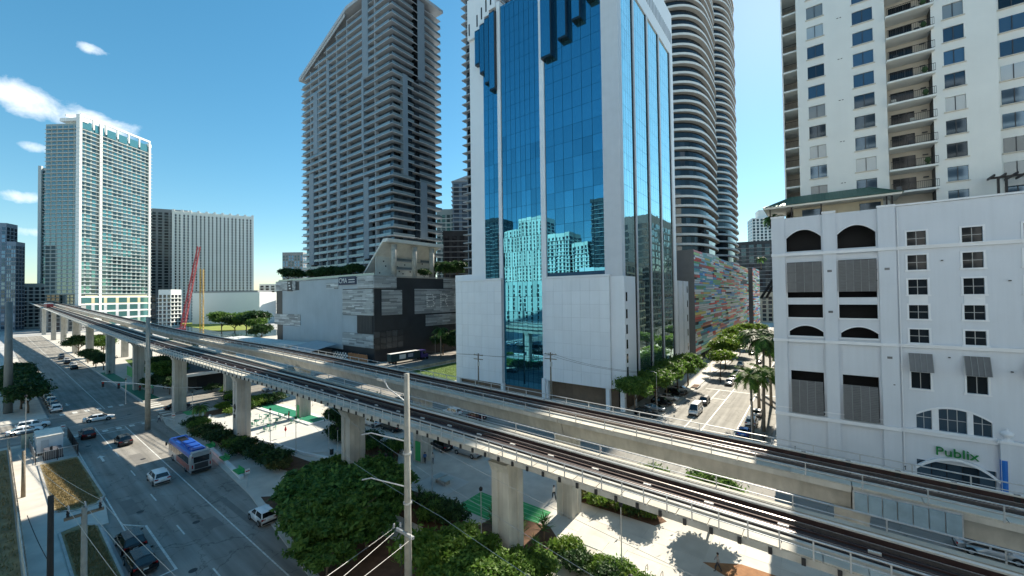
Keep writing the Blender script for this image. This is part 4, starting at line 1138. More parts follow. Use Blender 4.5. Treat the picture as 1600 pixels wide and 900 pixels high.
# folded roof
MB().extr([(XL - 2.6, 149.4), (XL - 2.6, 151.2), (-181, 170.2), (XR + 2.4, 169), (XR + 2.4, 167.6), (-181, 168.4)], 1, YF - 2.4, YB + 2.4).build('roof', ctow, bt)
MB().extr([(XL - 1, 149.2), (-183, 166), (-183, 168.3), (XL - 1, 150.6)], 1, YF - 1.9, YF - 1.5).build('roof_fascia', ctow, bt)
# sloping terrace canopy on three round columns
cn_ = thing('terrace_canopy', 'tilted concrete canopy on three round columns at the podium corner', 'canopy', (-145, 112, PT))
MB().extr([(-155, 36.0), (-154.4, 35.6), (-140.4, 48.6), (-137.0, 48.6), (-137.0, 50.0), (-140.0, 50.0)], 1, 97.5, 128).build('canopy_slab', M('canopy_white', (.70, .70, .66), .7, var=.1), cn_)
for y in (102, 112.7, 122.5): MB().tube([(-139.6, y + .3, PT - .1), (-139.0, y, 48.0)], [1.05, 1.25], 14).build('round_column', M('column_stone', (.45, .44, .40), .8, var=.3, scale=.8), cn_, smooth=True)
bw = bx('back_wall', cn_, -146.3, -146.0, 98, 128, PT - .1, 43.5, M('back_wall_cream', (.62, .63, .58), .8))
for k in range(14): bx('wall_opening', cn_, -145.99, -145.9, 99.5 + (k * 37 % 27), 100.1 + (k * 37 % 27), 36 + (k * 13 % 6), 36.6 + (k * 13 % 6), pdark)
# low white-roofed shed and hoardings in front of the podium
sh = thing('market_shed', 'low shed with a broad pale flat roof by the grey podium', 'building', (-200, 84, 0))
MB().extr([(-262, 4.2), (-262, 4.8), (-178, 6.0), (-178, 5.4)], 1, 76, 88).build('roof', M('pale_roof', (.62, .63, .60), .7, var=.12, scale=.3), sh)
MB().add([(-178, 75.5, 4.8), (-178, 88.5, 7.2), (-160, 88.5, 6.6), (-160, 75.5, 4.2)], [(0, 1, 2, 3)]).build('lean_to_roof', M('grey_roof', (.42, .45, .47), .6, var=.1), sh)
for k in range(8): bx('post', sh, -260 + k * 11, -259.7 + k * 11, 77, 77.3, 0, 4.6, galv)
bx('back_wall', sh, -260, -162, 87.6, 87.9, 0, 4.2, pdark)
hd = thing('checkered_hoarding', 'black and white chequered hoarding with orange end board', 'hoarding', (-155, 89, 0))
for i in range(14):
    for j in range(4): bx('check', hd, -166 + i * 1.0, -165.02 + i * 1.0, 88.6, 88.7, .2 + j * .8, .98 + j * .8, white if (i + j) % 2 else pdark)
bx('orange_board', hd, -151.6, -138, 88.6, 88.7, .2, 3.6, M('orange_board', (.42, .17, .07), .7, var=.4, scale=.8))
for k in range(6): bx('post', hd, -166 + k * 5.4, -165.8 + k * 5.4, 88.72, 88.9, 0, 3.7, galv)
PI_2 = math.pi / 2
# ================================================================== distant buildings
def far_tower(name, label, p0, du, wu, wd, h, fh, mats, bays=8, z0=0, slab=True, group=None, win=.62, top=None, fins=0, side_bays=3, out=.9, band=None, cap=150):
    """a tower with its near corner at p0; its long face runs along unit vector du, its depth to the left of it. local frame: x along the face, y inward"""
    wallm, winm, slabm = mats
    t = thing(name, label, 'building', None, group)
    bx('wall', t, 0, wu, 0, wd, z0, h, wallm)
    specs = []
    n = int((h - z0 - 2) / fh)
    for k in range(n):
        z = z0 + 1 + k * fh
        if slab: bx('balcony_slab', t, -out, wu + out, -out, wd * .98, z - .2, z + .25, slabm)
        w = wu / bays
        for i in range(bays): specs.append((i * w + w * (1 - win) / 2, (i + 1) * w - w * (1 - win) / 2, -.12, .1, z + .5, z + fh - .45, winm[(k // 2 + i // 2) % len(winm)]))
        w = wd / side_bays
        for i in range(side_bays):
            specs.append((-.12, .1, i * w + w * .15, (i + 1) * w - w * .15, z + .5, z + fh - .45, winm[-1]))
            specs.append((wu - .1, wu + .12, i * w + w * .15, (i + 1) * w - w * .15, z + .5, z + fh - .45, winm[-1]))
    specs.sort(key=lambda b: (b[3] - b[2] > 1, b[4]))
    for b in specs[:cap]: bx('window', t, *b)
    if specs[cap:]:
        mm = list(winm); mb = MB()
        for b in specs[cap:]: mb.cur = mm.index(b[6]); mb.box(*b[:6])
        mb.build('window_field', mm, t)['kind'] = 'stuff'
    for k in range(fins):
        x = wu * k / max(1, fins - 1); bx('fin', t, x - 1.3, x + 1.3, -out - .8, .1, z0, h + 1.5, slabm)
    if top: top(t)
    t.matrix_basis = Matrix.Translation((p0[0], p0[1], 0)) @ Matrix.Rotation(math.atan2(du[1], du[0]), 4, 'Z')
    return t
fpale = M('far_pale', (.50, .55, .55), .7, var=.06, scale=.05)
tealw = M('teal_tower_wall', (.30, .36, .36), .6, var=.1, scale=.05)
tealg = [glassy('teal_glass', (.12, .30, .30), .06, .6), glassy('teal_glass_dark', (.05, .10, .115), .06, .5), glassy('teal_glass_mid', (.16, .24, .26), .06, .5)]
fwhite = M('far_white', (.76, .78, .76), .7, var=.06, scale=.05)
bluew = M('far_blue_wall', (.16, .22, .29), .5, var=.15, scale=.05)
blueg = [glassy('far_blue_glass', (.12, .19, .28), .06, .6), glassy('far_blue_glass_dark', (.05, .08, .12), .06, .6)]
greyw = M('far_grey', (.26, .27, .28), .7, var=.15, scale=.05)
greyg = [glassy('far_grey_glass', (.07, .09, .10), .08, .5), glassy('far_grey_glass2', (.03, .035, .045), .08, .5)]
beige = M('far_beige', (.48, .43, .34), .8, var=.15, scale=.05)
def teal_top(t):
    for x0, x1 in ((-1, 6), (64, 68)): bx('crown_frame', t, x0, x1, -1.2, 19, 194, 197, fwhite)
    bx('crown_beam', t, 0, 67, -1.2, .2, 199, 201, fwhite); bx('crown_beam', t, 0, 67, 14, 15, 199, 201, fwhite)
    for k in range(7): bx('crown_post', t, k * 11 - .6, k * 11 + .6, -1.1, .1, 190, 199, fwhite)
    for k in range(6): bx('crown_glass', t, k * 11 + 1.2, k * 11 + 9.5, -.6, -.4, 188, 195.5, tealg[0])
    for x in (17, 66): bx('white_fin', t, x - 1.1, x + 1.1, -1.6, .1, 0, 198, fwhite)
    bx('white_fin', t, -1.5, .6, -1.6, 2, 0, 200, fwhite)
    for k in range(6):
        for j in range(4): bx('lobby_glass', t, k * 11 + 1.5, k * 11 + 9.5, -1.2, -1.0, 3 + j * 7, 8.6 + j * 7, tealg[0])
    for j in range(5): bx('lobby_slab', t, -1, 68, -1.5, .1, 1.2 + j * 7, 2.6 + j * 7, fwhite)
# near corner px 126; long face recedes to the right
far_tower('teal_tower', 'tallest pale teal riverside tower with open white crown', (-541, 50), (-.56, .83), 67, 34, 192, 3.75, (tealw, tealg, fpale), bays=14, z0=32, top=teal_top, out=1.6, side_bays=6, cap=300)
far_tower('teal_tower', 'narrower pale tower standing left behind the tallest teal one', (-640, 32), (.55, .83), 20, 30, 166, 3.6, (tealw, tealg, fpale), bays=4, out=1.4, side_bays=5, fins=2)
far_tower('slab_tower', 'dark glass tower left of the white ribbed block', (-640, 118), (.45, .89), 36, 30, 138, 3.6, (greyw, greyg, tealw), bays=6, out=.4)
far_tower('ribbed_block', 'wide white apartment block with vertical ribs', (-614, 134), (.36, .93), 80, 26, 134, 3.4, (fwhite, greyg, fwhite), bays=20, out=.5, fins=11, win=.42, cap=300)
far_tower('blue_tower', 'blue glass tower at the left edge of the picture', (-600, -16), (.55, .83), 30, 12, 98, 3.6, (bluew, blueg, bluew), bays=8, out=.15)
far_tower('blue_tower', 'slim grey blue tower just right of the one at the left edge', (-570, 9), (.55, .83), 6, 10, 80, 3.6, (bluew, blueg, greyw), bays=4, out=.15)
far_tower('far_block', 'small grey office slab left of the balcony tower', (-532, 223), (.8, .6), 26, 20, 84, 3.6, (greyw, [greyg[0], blueg[0]], greyw), bays=7, slab=False)
hl = thing('white_hall', 'long plain white hall by the river', 'building', (-500, 150, 0))
MB().prism([(-524, 130), (-467, 173), (-480, 195), (-540, 152)], 0, 33).build('wall', fwhite, hl)
MB().prism([(-522, 131), (-469, 172), (-480, 190), (-538, 152)], 33, 35).build('roof', greyw, hl)
far_tower('parking_deck', 'white balcony block between the teal tower and the hall', (-500, 98), (.8, .6), 12, 12, 36, 3.8, (fwhite, greyg, fwhite), bays=3)
far_tower('far_block', 'low brick red building beside the hall', (-470, 205), (.75, .66), 24, 16, 40, 3.8, (M('far_brick', (.30, .12, .09), .8), greyg, beige), bays=5)
far_tower('far_block', 'beige stepped building left of the grey podium', (-640, 262), (.75, .66), 26, 20, 52, 3.6, (beige, greyg, beige), bays=6)
far_tower('far_block', 'white banded office left of the brick red building', (-600, 222), (.75, .66), 28, 16, 46, 3.6, (fwhite, greyg, fwhite), bays=4)
far_tower('far_block', 'pale low building under the train', (-620, 8), (.5, .86), 30, 20, 44, 3.6, (tealw, greyg, fwhite), bays=7)
far_tower('far_block', 'grey row house beside the far columns', (-520, 26), (.3, .95), 24, 14, 22, 3.6, (greyw, greyg, greyw), bays=6)
# right of the balcony tower
far_tower('glass_slab_block', 'dark banded office block right of the balcony tower', (-193, 180), (.8, .6), 40, 30, 69, 3.6, (pdark, [greyg[1]], greyw), bays=8, out=.2)
far_tower('far_tower', 'pale teal tower behind the dark banded office', (-250, 226), (.8, .6), 16, 16, 99, 3.6, (tealw, tealg, fwhite), bays=4, out=.4)
far_tower('far_tower', 'slim blue balcony tower with sloping top behind the office', (-237, 232), (.8, .6), 40, 22, 122, 3.6, (bluew, blueg, ctow), bays=6, out=1.0, top=lambda t: MB().extr([(-1, 121), (40, 136), (40, 121)], 1, -1, 22).build('sloping_top', ctow, t))
far_tower('condo_slice', 'dark balcony tower edge left of the glass tower', (-127, 134), (1, 0), 15, 30, 205, 3.8, (cwall, [cwin], ctow), bays=4, out=1.5, z0=0)
far_tower('far_tower', 'white stepped hotel at the end of the street', (-60, 584), (.95, .3), 34, 26, 120, 3.8, (fwhite, greyg, fwhite), bays=8, slab=False, top=lambda t: bx('step', t, 8, 30, 3, 20, 120, 130, fwhite))
far_tower('far_tower', 'dark grey slab at the end of the street', (-64, 450), (.97, .2), 60, 26, 76, 3.8, (pdark, greyg, greyw), bays=9, out=.1)
far_tower('far_block', 'beige low block at the end of the street', (-40, 400), (1, 0), 30, 20, 26, 3.6, (beige, greyg, beige), bays=7, slab=False)
# buildings behind the viewer that the mirror glass shows
mcream = M('mirror_cream', (.80, .78, .68), .8)
far_tower('mirrored_condo', 'cream condo block mirrored in the central glass', (-192, -130), (-1, 0), 26, 22, 97, 3.3, (mcream, greyg, fwhite), bays=7, out=.7, cap=40, win=.34, slab=False)
far_tower('mirrored_condo', 'lower cream wing mirrored beside the central condo', (-219, -132), (-1, 0), 18, 22, 88, 3.3, (mcream, greyg, fwhite), bays=5, out=.7, cap=40, win=.34, slab=False)
far_tower('mirrored_condo', 'pale condo mirrored in the lower part of the right glass', (-166, -132), (-1, 0), 22, 22, 80, 3.3, (mcream, greyg, fwhite), bays=6, out=.7, cap=40, win=.5)
far_tower('mirrored_condo', 'lower pale condo mirrored left of the dark tower', (-150, -134), (-1, 0), 14, 22, 70, 3.3, (mcream, greyg, fwhite), bays=4, out=.7, cap=40, win=.5)
far_tower('mirrored_tower', 'dark tower mirrored in the right hand glass', (-124, -130), (-1, 0), 20, 24, 104, 3.6, (pdark, greyg, greyw), bays=6, out=.8, cap=40)
far_tower('mirrored_tower', 'dark glass tower mirrored in the left glass strip', (-243, -130), (-1, 0), 30, 24, 102, 3.6, (pdark, greyg, greyw), bays=8, out=.3, cap=40)
far_tower('mirrored_block', 'pale low block mirrored near the podium', (-150, -112), (-1, 0), 90, 14, 38, 3.8, (M('mirror_green', (.62, .68, .60), .7), greyg, fwhite), bays=14, out=.2, cap=40, slab=False, win=.3)
far_tower('mirrored_block', 'pale low block mirrored below the dark tower', (-60, -100), (-1, 0), 80, 20, 46, 3.4, (fwhite, greyg, fwhite), bays=12, out=.4, cap=40)
far_tower('home_block', 'blue-grey apartment slab the picture is taken from, mirrored in the windows opposite', (70, -3.5), (-1, 0), 105, 18, 82, 3.2, (M('home_bounce_grey', (.56, .61, .68), .8, var=.05), greyg, fwhite), bays=20, out=.05, cap=30)  # unseen behind the viewer; wall colour cooled to tint its bounced light
far_tower('street_block', 'grey block mirrored in the side of the glass tower', (-3.5, 116), (0, 1), 70, 30, 40, 3.4, (greyw, greyg, beige), bays=14, out=.3, cap=30).matrix_basis = Matrix.Translation((-3.5, 186, 0)) @ Matrix.Rotation(-PI_2, 4, 'Z')
far_tower('street_block', 'taller grey block mirrored farther along the glass tower side', (-3, 300), (0, 1), 100, 30, 66, 3.6, (greyw, greyg, greyw), bays=18, out=.3, cap=30).matrix_basis = Matrix.Translation((-2.5, 300, 0)) @ Matrix.Rotation(-PI_2, 4, 'Z')
# ------------------------------------------------------------------ cranes by the river
def lattice(name, label, base, tip, w, mat, n, w2=None):
    t = thing(name, label, 'crane', base)
    a, b = Vector(base), Vector(tip); d = (b - a).normalized()
    u = d.cross(Vector((0, 1, .1))).normalized(); v = d.cross(u)
    w2 = w2 or w
    def P(k, i):
        f = k / n; ww = w + (w2 - w) * f
        s_ = ((-1, -1), (1, -1), (1, 1), (-1, 1))[i]
        return a + (b - a) * f + (u * s_[0] + v * s_[1]) * ww / 2
    for i in range(4): MB().tube([P(k, i) for k in range(n + 1)], w * .07, 4).build('chord', mat, t)
    for k in range(n):
        mb = MB()
        for i in range(4):
            mb.tube([P(k, i), P(k + 1, (i + 1) % 4)], w * .045, 3); mb.tube([P(k, i), P(k, (i + 1) % 4)], w * .045, 3)
        mb.build('brace', mat, t)
    return t
redm = M('crane_red', (.40, .03, .04), .5, var=.1)
yelm = M('crane_yellow', (.55, .33, .03), .5, var=.1)
rc = lattice('red_crane', 'red lattice boom of a crawler crane leaning right', (-381, 88, 1), (-369, 95.5, 66), 2.6, redm, 24, 1.5)
bx('cab', rc, -385, -378, 85, 90, 0, 4.5, redm)
MB().tube([(-369, 95.5, 66), (-363, 97, 20)], .12, 4).build('hoist_rope', dark, rc)
lattice('yellow_mast', 'yellow drilling mast beside the red crane', (-366, 96.5, 0), (-366, 96.5, 49), 2.0, yelm, 20)
bs = thing('black_struts', 'two leaning black struts at the corner of the white block', 'struts', (-9, 170, 20))
for k in (0, 3.0): MB().tube([(-13.5 + k * .4, 150 + k, 24), (-6, 152 + k, 37)], .38, 8).build('strut', blackm, bs)
# ================================================================== vehicles
def carpaint(name, c, metal=.2): return M('paint_' + name, c, .25, metal, var=.03, spec=.6)
tyre = M('tyre', (.015, .015, .016), .8, var=.1); rim = M('rim', (.45, .46, .47), .3, .8, var=.1)
cglass = M('car_glass', (.01, .012, .014), .05, 0, var=0, spec=.9)
lamp_red = M('tail_lamp', (.35, .01, .01), .25, var=0); lamp_w = M('head_lamp', (.75, .76, .78), .15, .3, var=0); plate = M('number_plate', (.6, .6, .58), .5, var=0)
trimb = M('black_trim', (.02, .02, .022), .55, var=0)
CARM = {}
def car_meshes(kind):
    if kind in CARM: return CARM[kind]
    # length, width, height, belt line, cabin (rear bottom, rear top, front top, front bottom), hood z, tail z
    L, Wd, Ht, belt, cab, hood, tail = {
        'suv': (4.7, 1.92, 1.70, 1.05, (-2.18, -1.82, .55, 1.20), 1.02, 1.08),
        'sedan': (4.8, 1.84, 1.43, .93, (-1.85, -1.0, .45, 1.30), .90, .95),
        'hatch': (4.1, 1.78, 1.52, .95, (-1.95, -1.55, .45, 1.15), .93, 1.0),
        'pickup': (5.5, 1.95, 1.85, 1.10, (-.6, -.45, .75, 1.45), 1.1, 1.15),
        'van': (5.4, 2.0, 2.35, 1.15, (-2.65, -2.6, 1.35, 2.2), 1.05, 1.2)}[kind]
    h = L / 2; w = Wd / 2
    st = [(-h, .42, tail * .93, .80), (-h + .12, .30, tail, .93), (-h + .7, .24, tail + .02, 1.0), (cab[0], .22, max(belt, tail), 1.0), (-.4, .20, belt, 1.0), (cab[3], .20, belt, 1.0), (h - .9, .22, hood - .02, .99), (h - .25, .27, hood - .12, .93), (h - .04, .36, hood - .22, .82), (h, .45, hood - .32, .72)]
    mb = MB(); ring = []
    for x, zb, zt, wf in st:
        W_ = w * wf
        ring.append([(x, -W_ * .86, zb), (x, -W_, zb + .16), (x, -W_ * 1.0, (zb + zt) / 2 + .08), (x, -W_ * .965, zt - .08), (x, -W_ * .86, zt), (x, 0, zt + .035), (x, W_ * .86, zt), (x, W_ * .965, zt - .08), (x, W_, (zb + zt) / 2 + .08), (x, W_, zb + .16), (x, W_ * .86, zb)])
    n = 11; vs = [p for r in ring for p in r]; fs = []
    for i in range(len(ring) - 1):
        for k in range(n): fs.append((i * n + k, i * n + (k + 1) % n, (i + 1) * n + (k + 1) % n, (i + 1) * n + k))
    fs += [tuple(range(n)), tuple((len(ring) - 1) * n + k for k in range(n))]
    mb.add(vs, fs)
    body = mb.mesh('body', tyre, True)
    # cabin shell: a tapered box with a crowned roof
    c0, c1, c2, c3 = cab; wb, wt = w * .90, w * .72
    zb = belt - .02
    cab_v = [(c0, -wb, zb), (c3, -wb, zb), (c3, wb, zb), (c0, wb, zb), (c1, -wt, Ht - .06), (c2, -wt, Ht - .06), (c2, wt, Ht - .06), (c1, wt, Ht - .06), (c1 + .15, 0, Ht), (c2 - .15, 0, Ht)]
    cm_ = MB().add(cab_v, [(0, 1, 5, 4), (2, 3, 7, 6), (1, 2, 6, 5), (3, 0, 4, 7), (4, 5, 9, 8), (5, 6, 9), (6, 7, 8, 9), (7, 4, 8)]).mesh('cabin', tyre)
    def quad(a, b, c, d, off, inset):
        A, B, C, D = map(Vector, (a, b, c, d)); nn = (B - A).cross(D - A).normalized(); ctr = (A + B + C + D) / 4
        out = []
        for p in (A, B, C, D): out.append(ctr + (p - ctr) * inset + nn * off)
        return out, nn
    def panel(a, b, c, d, name, inset=.88, off=.012):
        P, nn = quad(a, b, c, d, off, inset); Q = [p - nn * .03 for p in P]
        return MB().add(P + Q, [(0, 1, 2, 3), (7, 6, 5, 4), (0, 4, 5, 1), (1, 5, 6, 2), (2, 6, 7, 3), (3, 7, 4, 0)]).mesh(name, cglass)
    v = cab_v
    front = panel(v[1], v[2], v[6], v[5], 'windscreen', .9); rear = panel(v[3], v[0], v[4], v[7], 'rear_window', .86)
    sides = []
    mid = -.15 if kind != 'pickup' else .4
    def lerp3(a, b, x):
        t = (x - a[0]) / (b[0] - a[0]); return tuple(a[i] + (b[i] - a[i]) * t for i in range(3))
    for lo0, lo1, hi0, hi1, flip in ((v[0], v[1], v[4], v[5], 0), (v[3], v[2], v[7], v[6], 1)):
        ml, mh = lerp3(lo0, lo1, mid), lerp3(hi0, hi1, mid)
        for (a, b, c, d) in ((lo0, ml, mh, hi0), (ml, lo1, hi1, mh)):
            q_ = (a, b, c, d) if not flip else (b, a, d, c)
            sides.append(panel(*q_, 'side_window', .84))
    tm = MB().tube([(0, -.11, 0), (0, .11, 0)], .34 if kind != 'sedan' else .32, 14).mesh('tyre', tyre)
    rm = MB().tube([(0, -.125, 0), (0, .125, 0)], .20, 10).mesh('rim', rim)
    lm = MB().box(-.05, .05, -.2, .2, -.09, .09).mesh('lamp', lamp_red); hm = MB().box(-.06, .06, -.22, .22, -.08, .08).mesh('lamp', lamp_w)
    pm = MB().box(-.015, .015, -.2, .2, -.07, .07).mesh('plate', plate)
    mm = MB().box(-.07, .07, -.10, .10, -.07, .07).mesh('mirror', tyre)
    bm1 = MB().box(-h - .03, -h + .12, -w * .84, w * .84, .34, .56).mesh('bumper', trimb); bm2 = MB().box(h - .14, h + .02, -w * .74, w * .74, .34, .54).mesh('bumper', trimb)
    arch = MB().tube([(0, -.02, 0), (0, .02, 0)], .40, 14).mesh('wheel_arch', trimb)
    CARM[kind] = dict(L=L, w=w, body=body, cabin=cm_, front=front, rear=rear, sides=sides, tyre=tm, rim=rim and rm, tl=lm, hl=hm, plate=pm, mirror=mm, bumper=(bm1, bm2), arch=arch, h=h, tail=tail, hood=hood, belt=belt, c3=c3)
    return CARM[kind]
def paint_it(o, mat):
    o.material_slots[0].link = 'OBJECT'; o.material_slots[0].material = mat
def car(kind, col, x, y, rz, label, z=0.0, group=None, name='parked_car', full=True):
    D = car_meshes(kind)
    t = thing(name, label, 'car' if kind != 'van' else 'van', None, group)
    b = link('body', D['body'], t); paint_it(b, col)
    c = link('cabin', D['cabin'], t); paint_it(c, col)
    link('windscreen', D['front'], t); link('rear_window', D['rear'], t)
    for s_ in D['sides']: link('side_window', s_, t)
    h, w = D['h'], D['w']
    for sx in (-1, 1):
        for sy in (-1, 1):
            wx_ = h * .60 * sx + (.05 if sx > 0 else .0)
            if full: link('wheel_arch', D['arch'], t, Matrix.Translation((wx_, sy * (w - .012), .37)))
            tt = link('wheel', D['tyre'], t, Matrix.Translation((wx_, sy * (w - .10), .34)))
            link('rim', D['rim'], tt, Matrix.Translation((wx_, sy * (w - .10), .34)))
    if full:
        for sy in (-1, 1):
            link('tail_light', D['tl'], t, Matrix.Translation((-h + .05, sy * w * .70, D['tail'] - .14)))
            link('headlight', D['hl'], t, Matrix.Translation((h - .12, sy * w * .58, D['hood'] - .30)))
            m_ = link('mirror', D['mirror'], t, Matrix.Translation((D['c3'] - .35, sy * (w + .06), D['belt'] + .06))); paint_it(m_, col)
        link('number_plate', D['plate'], t, Matrix.Translation((-h - .01, 0, .72)))
        for q_ in D['bumper']: link('bumper', q_, t)
    return move(t, x, y, z, rz)
cwh, cbk, cgr, csl, crd, cbl = carpaint('white', (.78, .79, .80), .05), carpaint('black', (.012, .012, .014)), carpaint('graphite', (.045, .05, .055)), carpaint('silver', (.45, .46, .47), .5), carpaint('dark_red', (.10, .012, .012)), carpaint('blue', (.02, .12, .42))
PI = math.pi
# on the avenue
car('suv', cwh, -75.6, 14.9, PI, 'white hatchback driving beside the bus', name='driving_car')
car('suv', crd, -111.2, 11.5, PI, 'dark red car stopped behind the crossing', name='driving_car')
car('suv', cgr, -100.4, 14.9, PI, 'charcoal hatchback right of the dark red car', name='driving_car')
car('sedan', cwh, -124.2, 14.6, PI / 2 - .18, 'white sedan crossing the junction', name='driving_car')
car('sedan', cbk, -121.8, 27.4, PI / 2, 'black sedan waiting on the cross street', name='driving_car')
car('suv', cbk, -120.8, 38.6, PI / 2, 'black car farther up the cross street', name='driving_car')
car('sedan', cwh, -122.6, 48.6, PI / 2, 'white sedan on the cross street behind the viaduct columns', name='driving_car')
car('hatch', cwh, -52.2, 19.6, PI, 'white car parked at the kerb under the big tree')
car('suv', cbk, -58.0, 9.2, PI, 'black car parked in the lower left bay, nearer the junction')
car('suv', cbk, -53.0, 9.1, PI, 'black car parked in the lower left bay, nearest the viewer')
car('sedan', cwh, -124.6, 4.4, PI / 2, 'white sedan queued left of the junction, nearer the shed', name='driving_car')
car('suv', cwh, -128.4, 5.6, PI / 2, 'white car beside the queue left of the junction', name='driving_car')
car('sedan', cwh, -126.4, -2.4, PI / 2, 'white car at the left edge of the junction', name='driving_car')
far_cols = [(cwh, 'white'), (cgr, 'charcoal'), (csl, 'silver'), (cbk, 'black'), (cwh, 'white'), (cbk, 'black')]
for k in range(6):
    col, nm = far_cols[k]
    car('sedan' if k % 2 else 'suv', col, -143.5 - k * 6.3, 9.7, PI, ('first', 'second', 'third', 'fourth', 'fifth', 'last')[k] + ' parked car along the avenue past the junction, ' + nm, group='cars parked along the left kerb', full=k < 3)
for k in range(6):
    col, nm = far_cols[(k + 3) % 6]
    car('suv', col, -226 - k * 11, 20.5 if k % 2 else 19.8, PI, ('nearest', 'second', 'third', 'fourth', 'fifth', 'farthest')[k] + ' car of the far row beside the viaduct columns, ' + nm, group='cars parked in the far row', full=False)
# behind the viaduct
car('pickup', cbk, -66.0, 47.6, PI, 'black pickup parked behind the third column', z=.14)
car('suv', cwh, -71.6, 47.0, PI, 'white car half hidden behind the near column', z=.14)
car('suv', cbk, -51.0, 46.6, PI * .95, 'black car parked right of the green panel column', z=.14)
car('pickup', csl, -45.4, 47.4, PI, 'silver pickup parked right of the black car', z=.14)
car('suv', cwh, -63.6, 61.6, PI, 'white car on the dark road behind the far viaduct')
car('sedan', crd, -57.4, 62.4, PI, 'dark red sedan on the dark road behind the far viaduct')
car('sedan', cgr, -82.0, 62.0, PI, 'charcoal car by the hedge behind the far viaduct')
car('sedan', csl, 13.2, 59.2, .0, 'silver car at the lower right under the viaduct', name='driving_car')
# along the sunlit street
car('van', cwh, -20.8, 92.4, -PI / 2, 'white van parked on the left of the sunlit street')
car('suv', cgr, -21.0, 101.8, -PI / 2, 'charcoal car parked behind the white van')
car('suv', csl, -19.4, 126.5, -PI / 2, 'silver car facing us beyond the crossing line', name='driving_car')
car('sedan', cwh, -19.6, 133.6, -PI / 2, 'white car second in the queue beyond the crossing', name='driving_car')
car('suv', cwh, -19.8, 141.5, -PI / 2, 'white car third in the queue up the street', name='driving_car')
car('sedan', cbl, -10.6, 83.4, PI / 2, 'blue car parked by the palms on the right')
car('suv', cwh, -10.2, 90.6, PI / 2, 'white car parked behind the blue one')
car('sedan', csl, -10.0, 98.0, PI / 2, 'silver car parked third by the palms')
for k in range(10):
    col, nm = far_cols[k % 6]
    car('sedan' if k % 3 else 'suv', col, -21 + (k % 3) * 4.6, 160 + k * 11, (-1 if k % 3 < 2 else 1) * PI / 2, ('first', 'second', 'third', 'fourth', 'fifth', 'sixth', 'seventh', 'eighth', 'ninth', 'last')[k] + ' small ' + nm + ' car of the distant street traffic', group='distant cars up the street', full=False, name='driving_car')
for k in range(6):
    car('sedan' if k % 2 else 'suv', far_cols[(k + 1) % 6][0], -28.6, 84 + k * 5.4, 0.0, ('nearest', 'second', 'third', 'fourth', 'fifth', 'farthest')[k] + ' car in the shaded bays under the street trees', z=.14, full=False)
# ------------------------------------------------------------------ bus
def bus():
    t = thing('city_bus', 'blue and silver city bus seen from behind at the kerb', 'bus')
    bsil = M('bus_silver', (.42, .43, .44), .35, .3, var=.06, scale=1); bblue = M('bus_blue', (.015, .09, .42), .3, .1, var=.05); bdk = M('bus_glass', (.012, .014, .018), .06, 0, var=0, spec=.8); pink = M('bus_graphic', (.30, .12, .11), .5, var=.3, scale=1.2)
    L, w = 12.0, 1.28
    prof = [(-w, .35), (-w - .0, 1.2), (-w, 2.5), (-w + .06, 2.86), (-w + .3, 3.02), (w - .3, 3.02), (w - .06, 2.86), (w, 2.5), (w, 1.2), (w, .35)]
    MB().extr(prof, 0, -L / 2, L / 2).build('body', bsil, t)
    MB().extr([(-w - .02, 2.52), (-w + .05, 2.90), (-w + .3, 3.06), (w - .3, 3.06), (w - .05, 2.90), (w + .02, 2.52), (w - .1, 2.5), (-w + .1, 2.5)], 0, -L / 2 + .9, L / 2 - .02).build('roof', bblue, t)
    for k in range(3): bx('roof_unit', t, -4.6 + k * 2.2, -2.9 + k * 2.2, -.75, .75, 3.03, 3.32, bblue)
    for k in range(6): bx('roof_vent', t, 1.6 + k * .55, 1.95 + k * .55, -.5, .5, 3.05, 3.2, trimb)
    bx('rear_unit', t, -5.98, -5.1, -1.1, 1.1, 3.03, 3.25, bsil)
    for s_ in (-1, 1):
        for k in range(7): bx('side_window', t, -4.8 + k * 1.5, -3.4 + k * 1.5, s_ * (w + .012) - .012, s_ * (w + .012) + .012, 1.45, 2.42, bdk)
        bx('side_graphic', t, -5.2, 1.4, s_ * (w + .014) - .01, s_ * (w + .014) + .01, .55, 1.38, pink)
        for x in (-3.4, 3.6):
            wh = link('wheel', MB().tube([(0, -.14, 0), (0, .14, 0)], .5, 16).mesh('wheel', tyre), t, Matrix.Translation((x, s_ * (w - .12), .5)))
            link('rim', MB().tube([(0, -.15, 0), (0, .15, 0)], .28, 12).mesh('rim', rim), wh, Matrix.Translation((x, s_ * (w - .12), .5)))
        bx('tail_light', t, -L / 2 - .04, -L / 2 + .02, s_ * 1.08 - .07, s_ * 1.08 + .07, 1.0, 1.5, lamp_red)
        bx('tail_light', t, -L / 2 - .04, -L / 2 + .02, s_ * 1.08 - .07, s_ * 1.08 + .07, 2.55, 2.7, lamp_red)
        bx('mirror', t, L / 2 - .1, L / 2 + .1, s_ * (w + .3) - .1, s_ * (w + .3) + .1, 2.0, 2.5, trimb)
    bx('rear_window', t, -L / 2 - .03, -L / 2 + .01, -.95, .95, 1.75, 2.6, bdk)
    g = bx('engine_grille', t, -L / 2 - .025, -L / 2 + .01, -.85, .85, .8, 1.62, M('grille', (.12, .12, .125), .5, .4))
    for k in range(7): bx('grille_slat', g, -L / 2 - .05, -L / 2 - .026, -.83, .83, .85 + k * .11, .90 + k * .11, trimb)
    bx('bumper', t, -L / 2 - .12, -L / 2 + .05, -1.2, 1.2, .4, .7, trimb)
    bx('windscreen', t, L / 2 - .01, L / 2 + .03, -1.1, 1.1, 1.0, 2.5, bdk)
    return move(t, -79.6, 19.4, 0, PI)
bus()
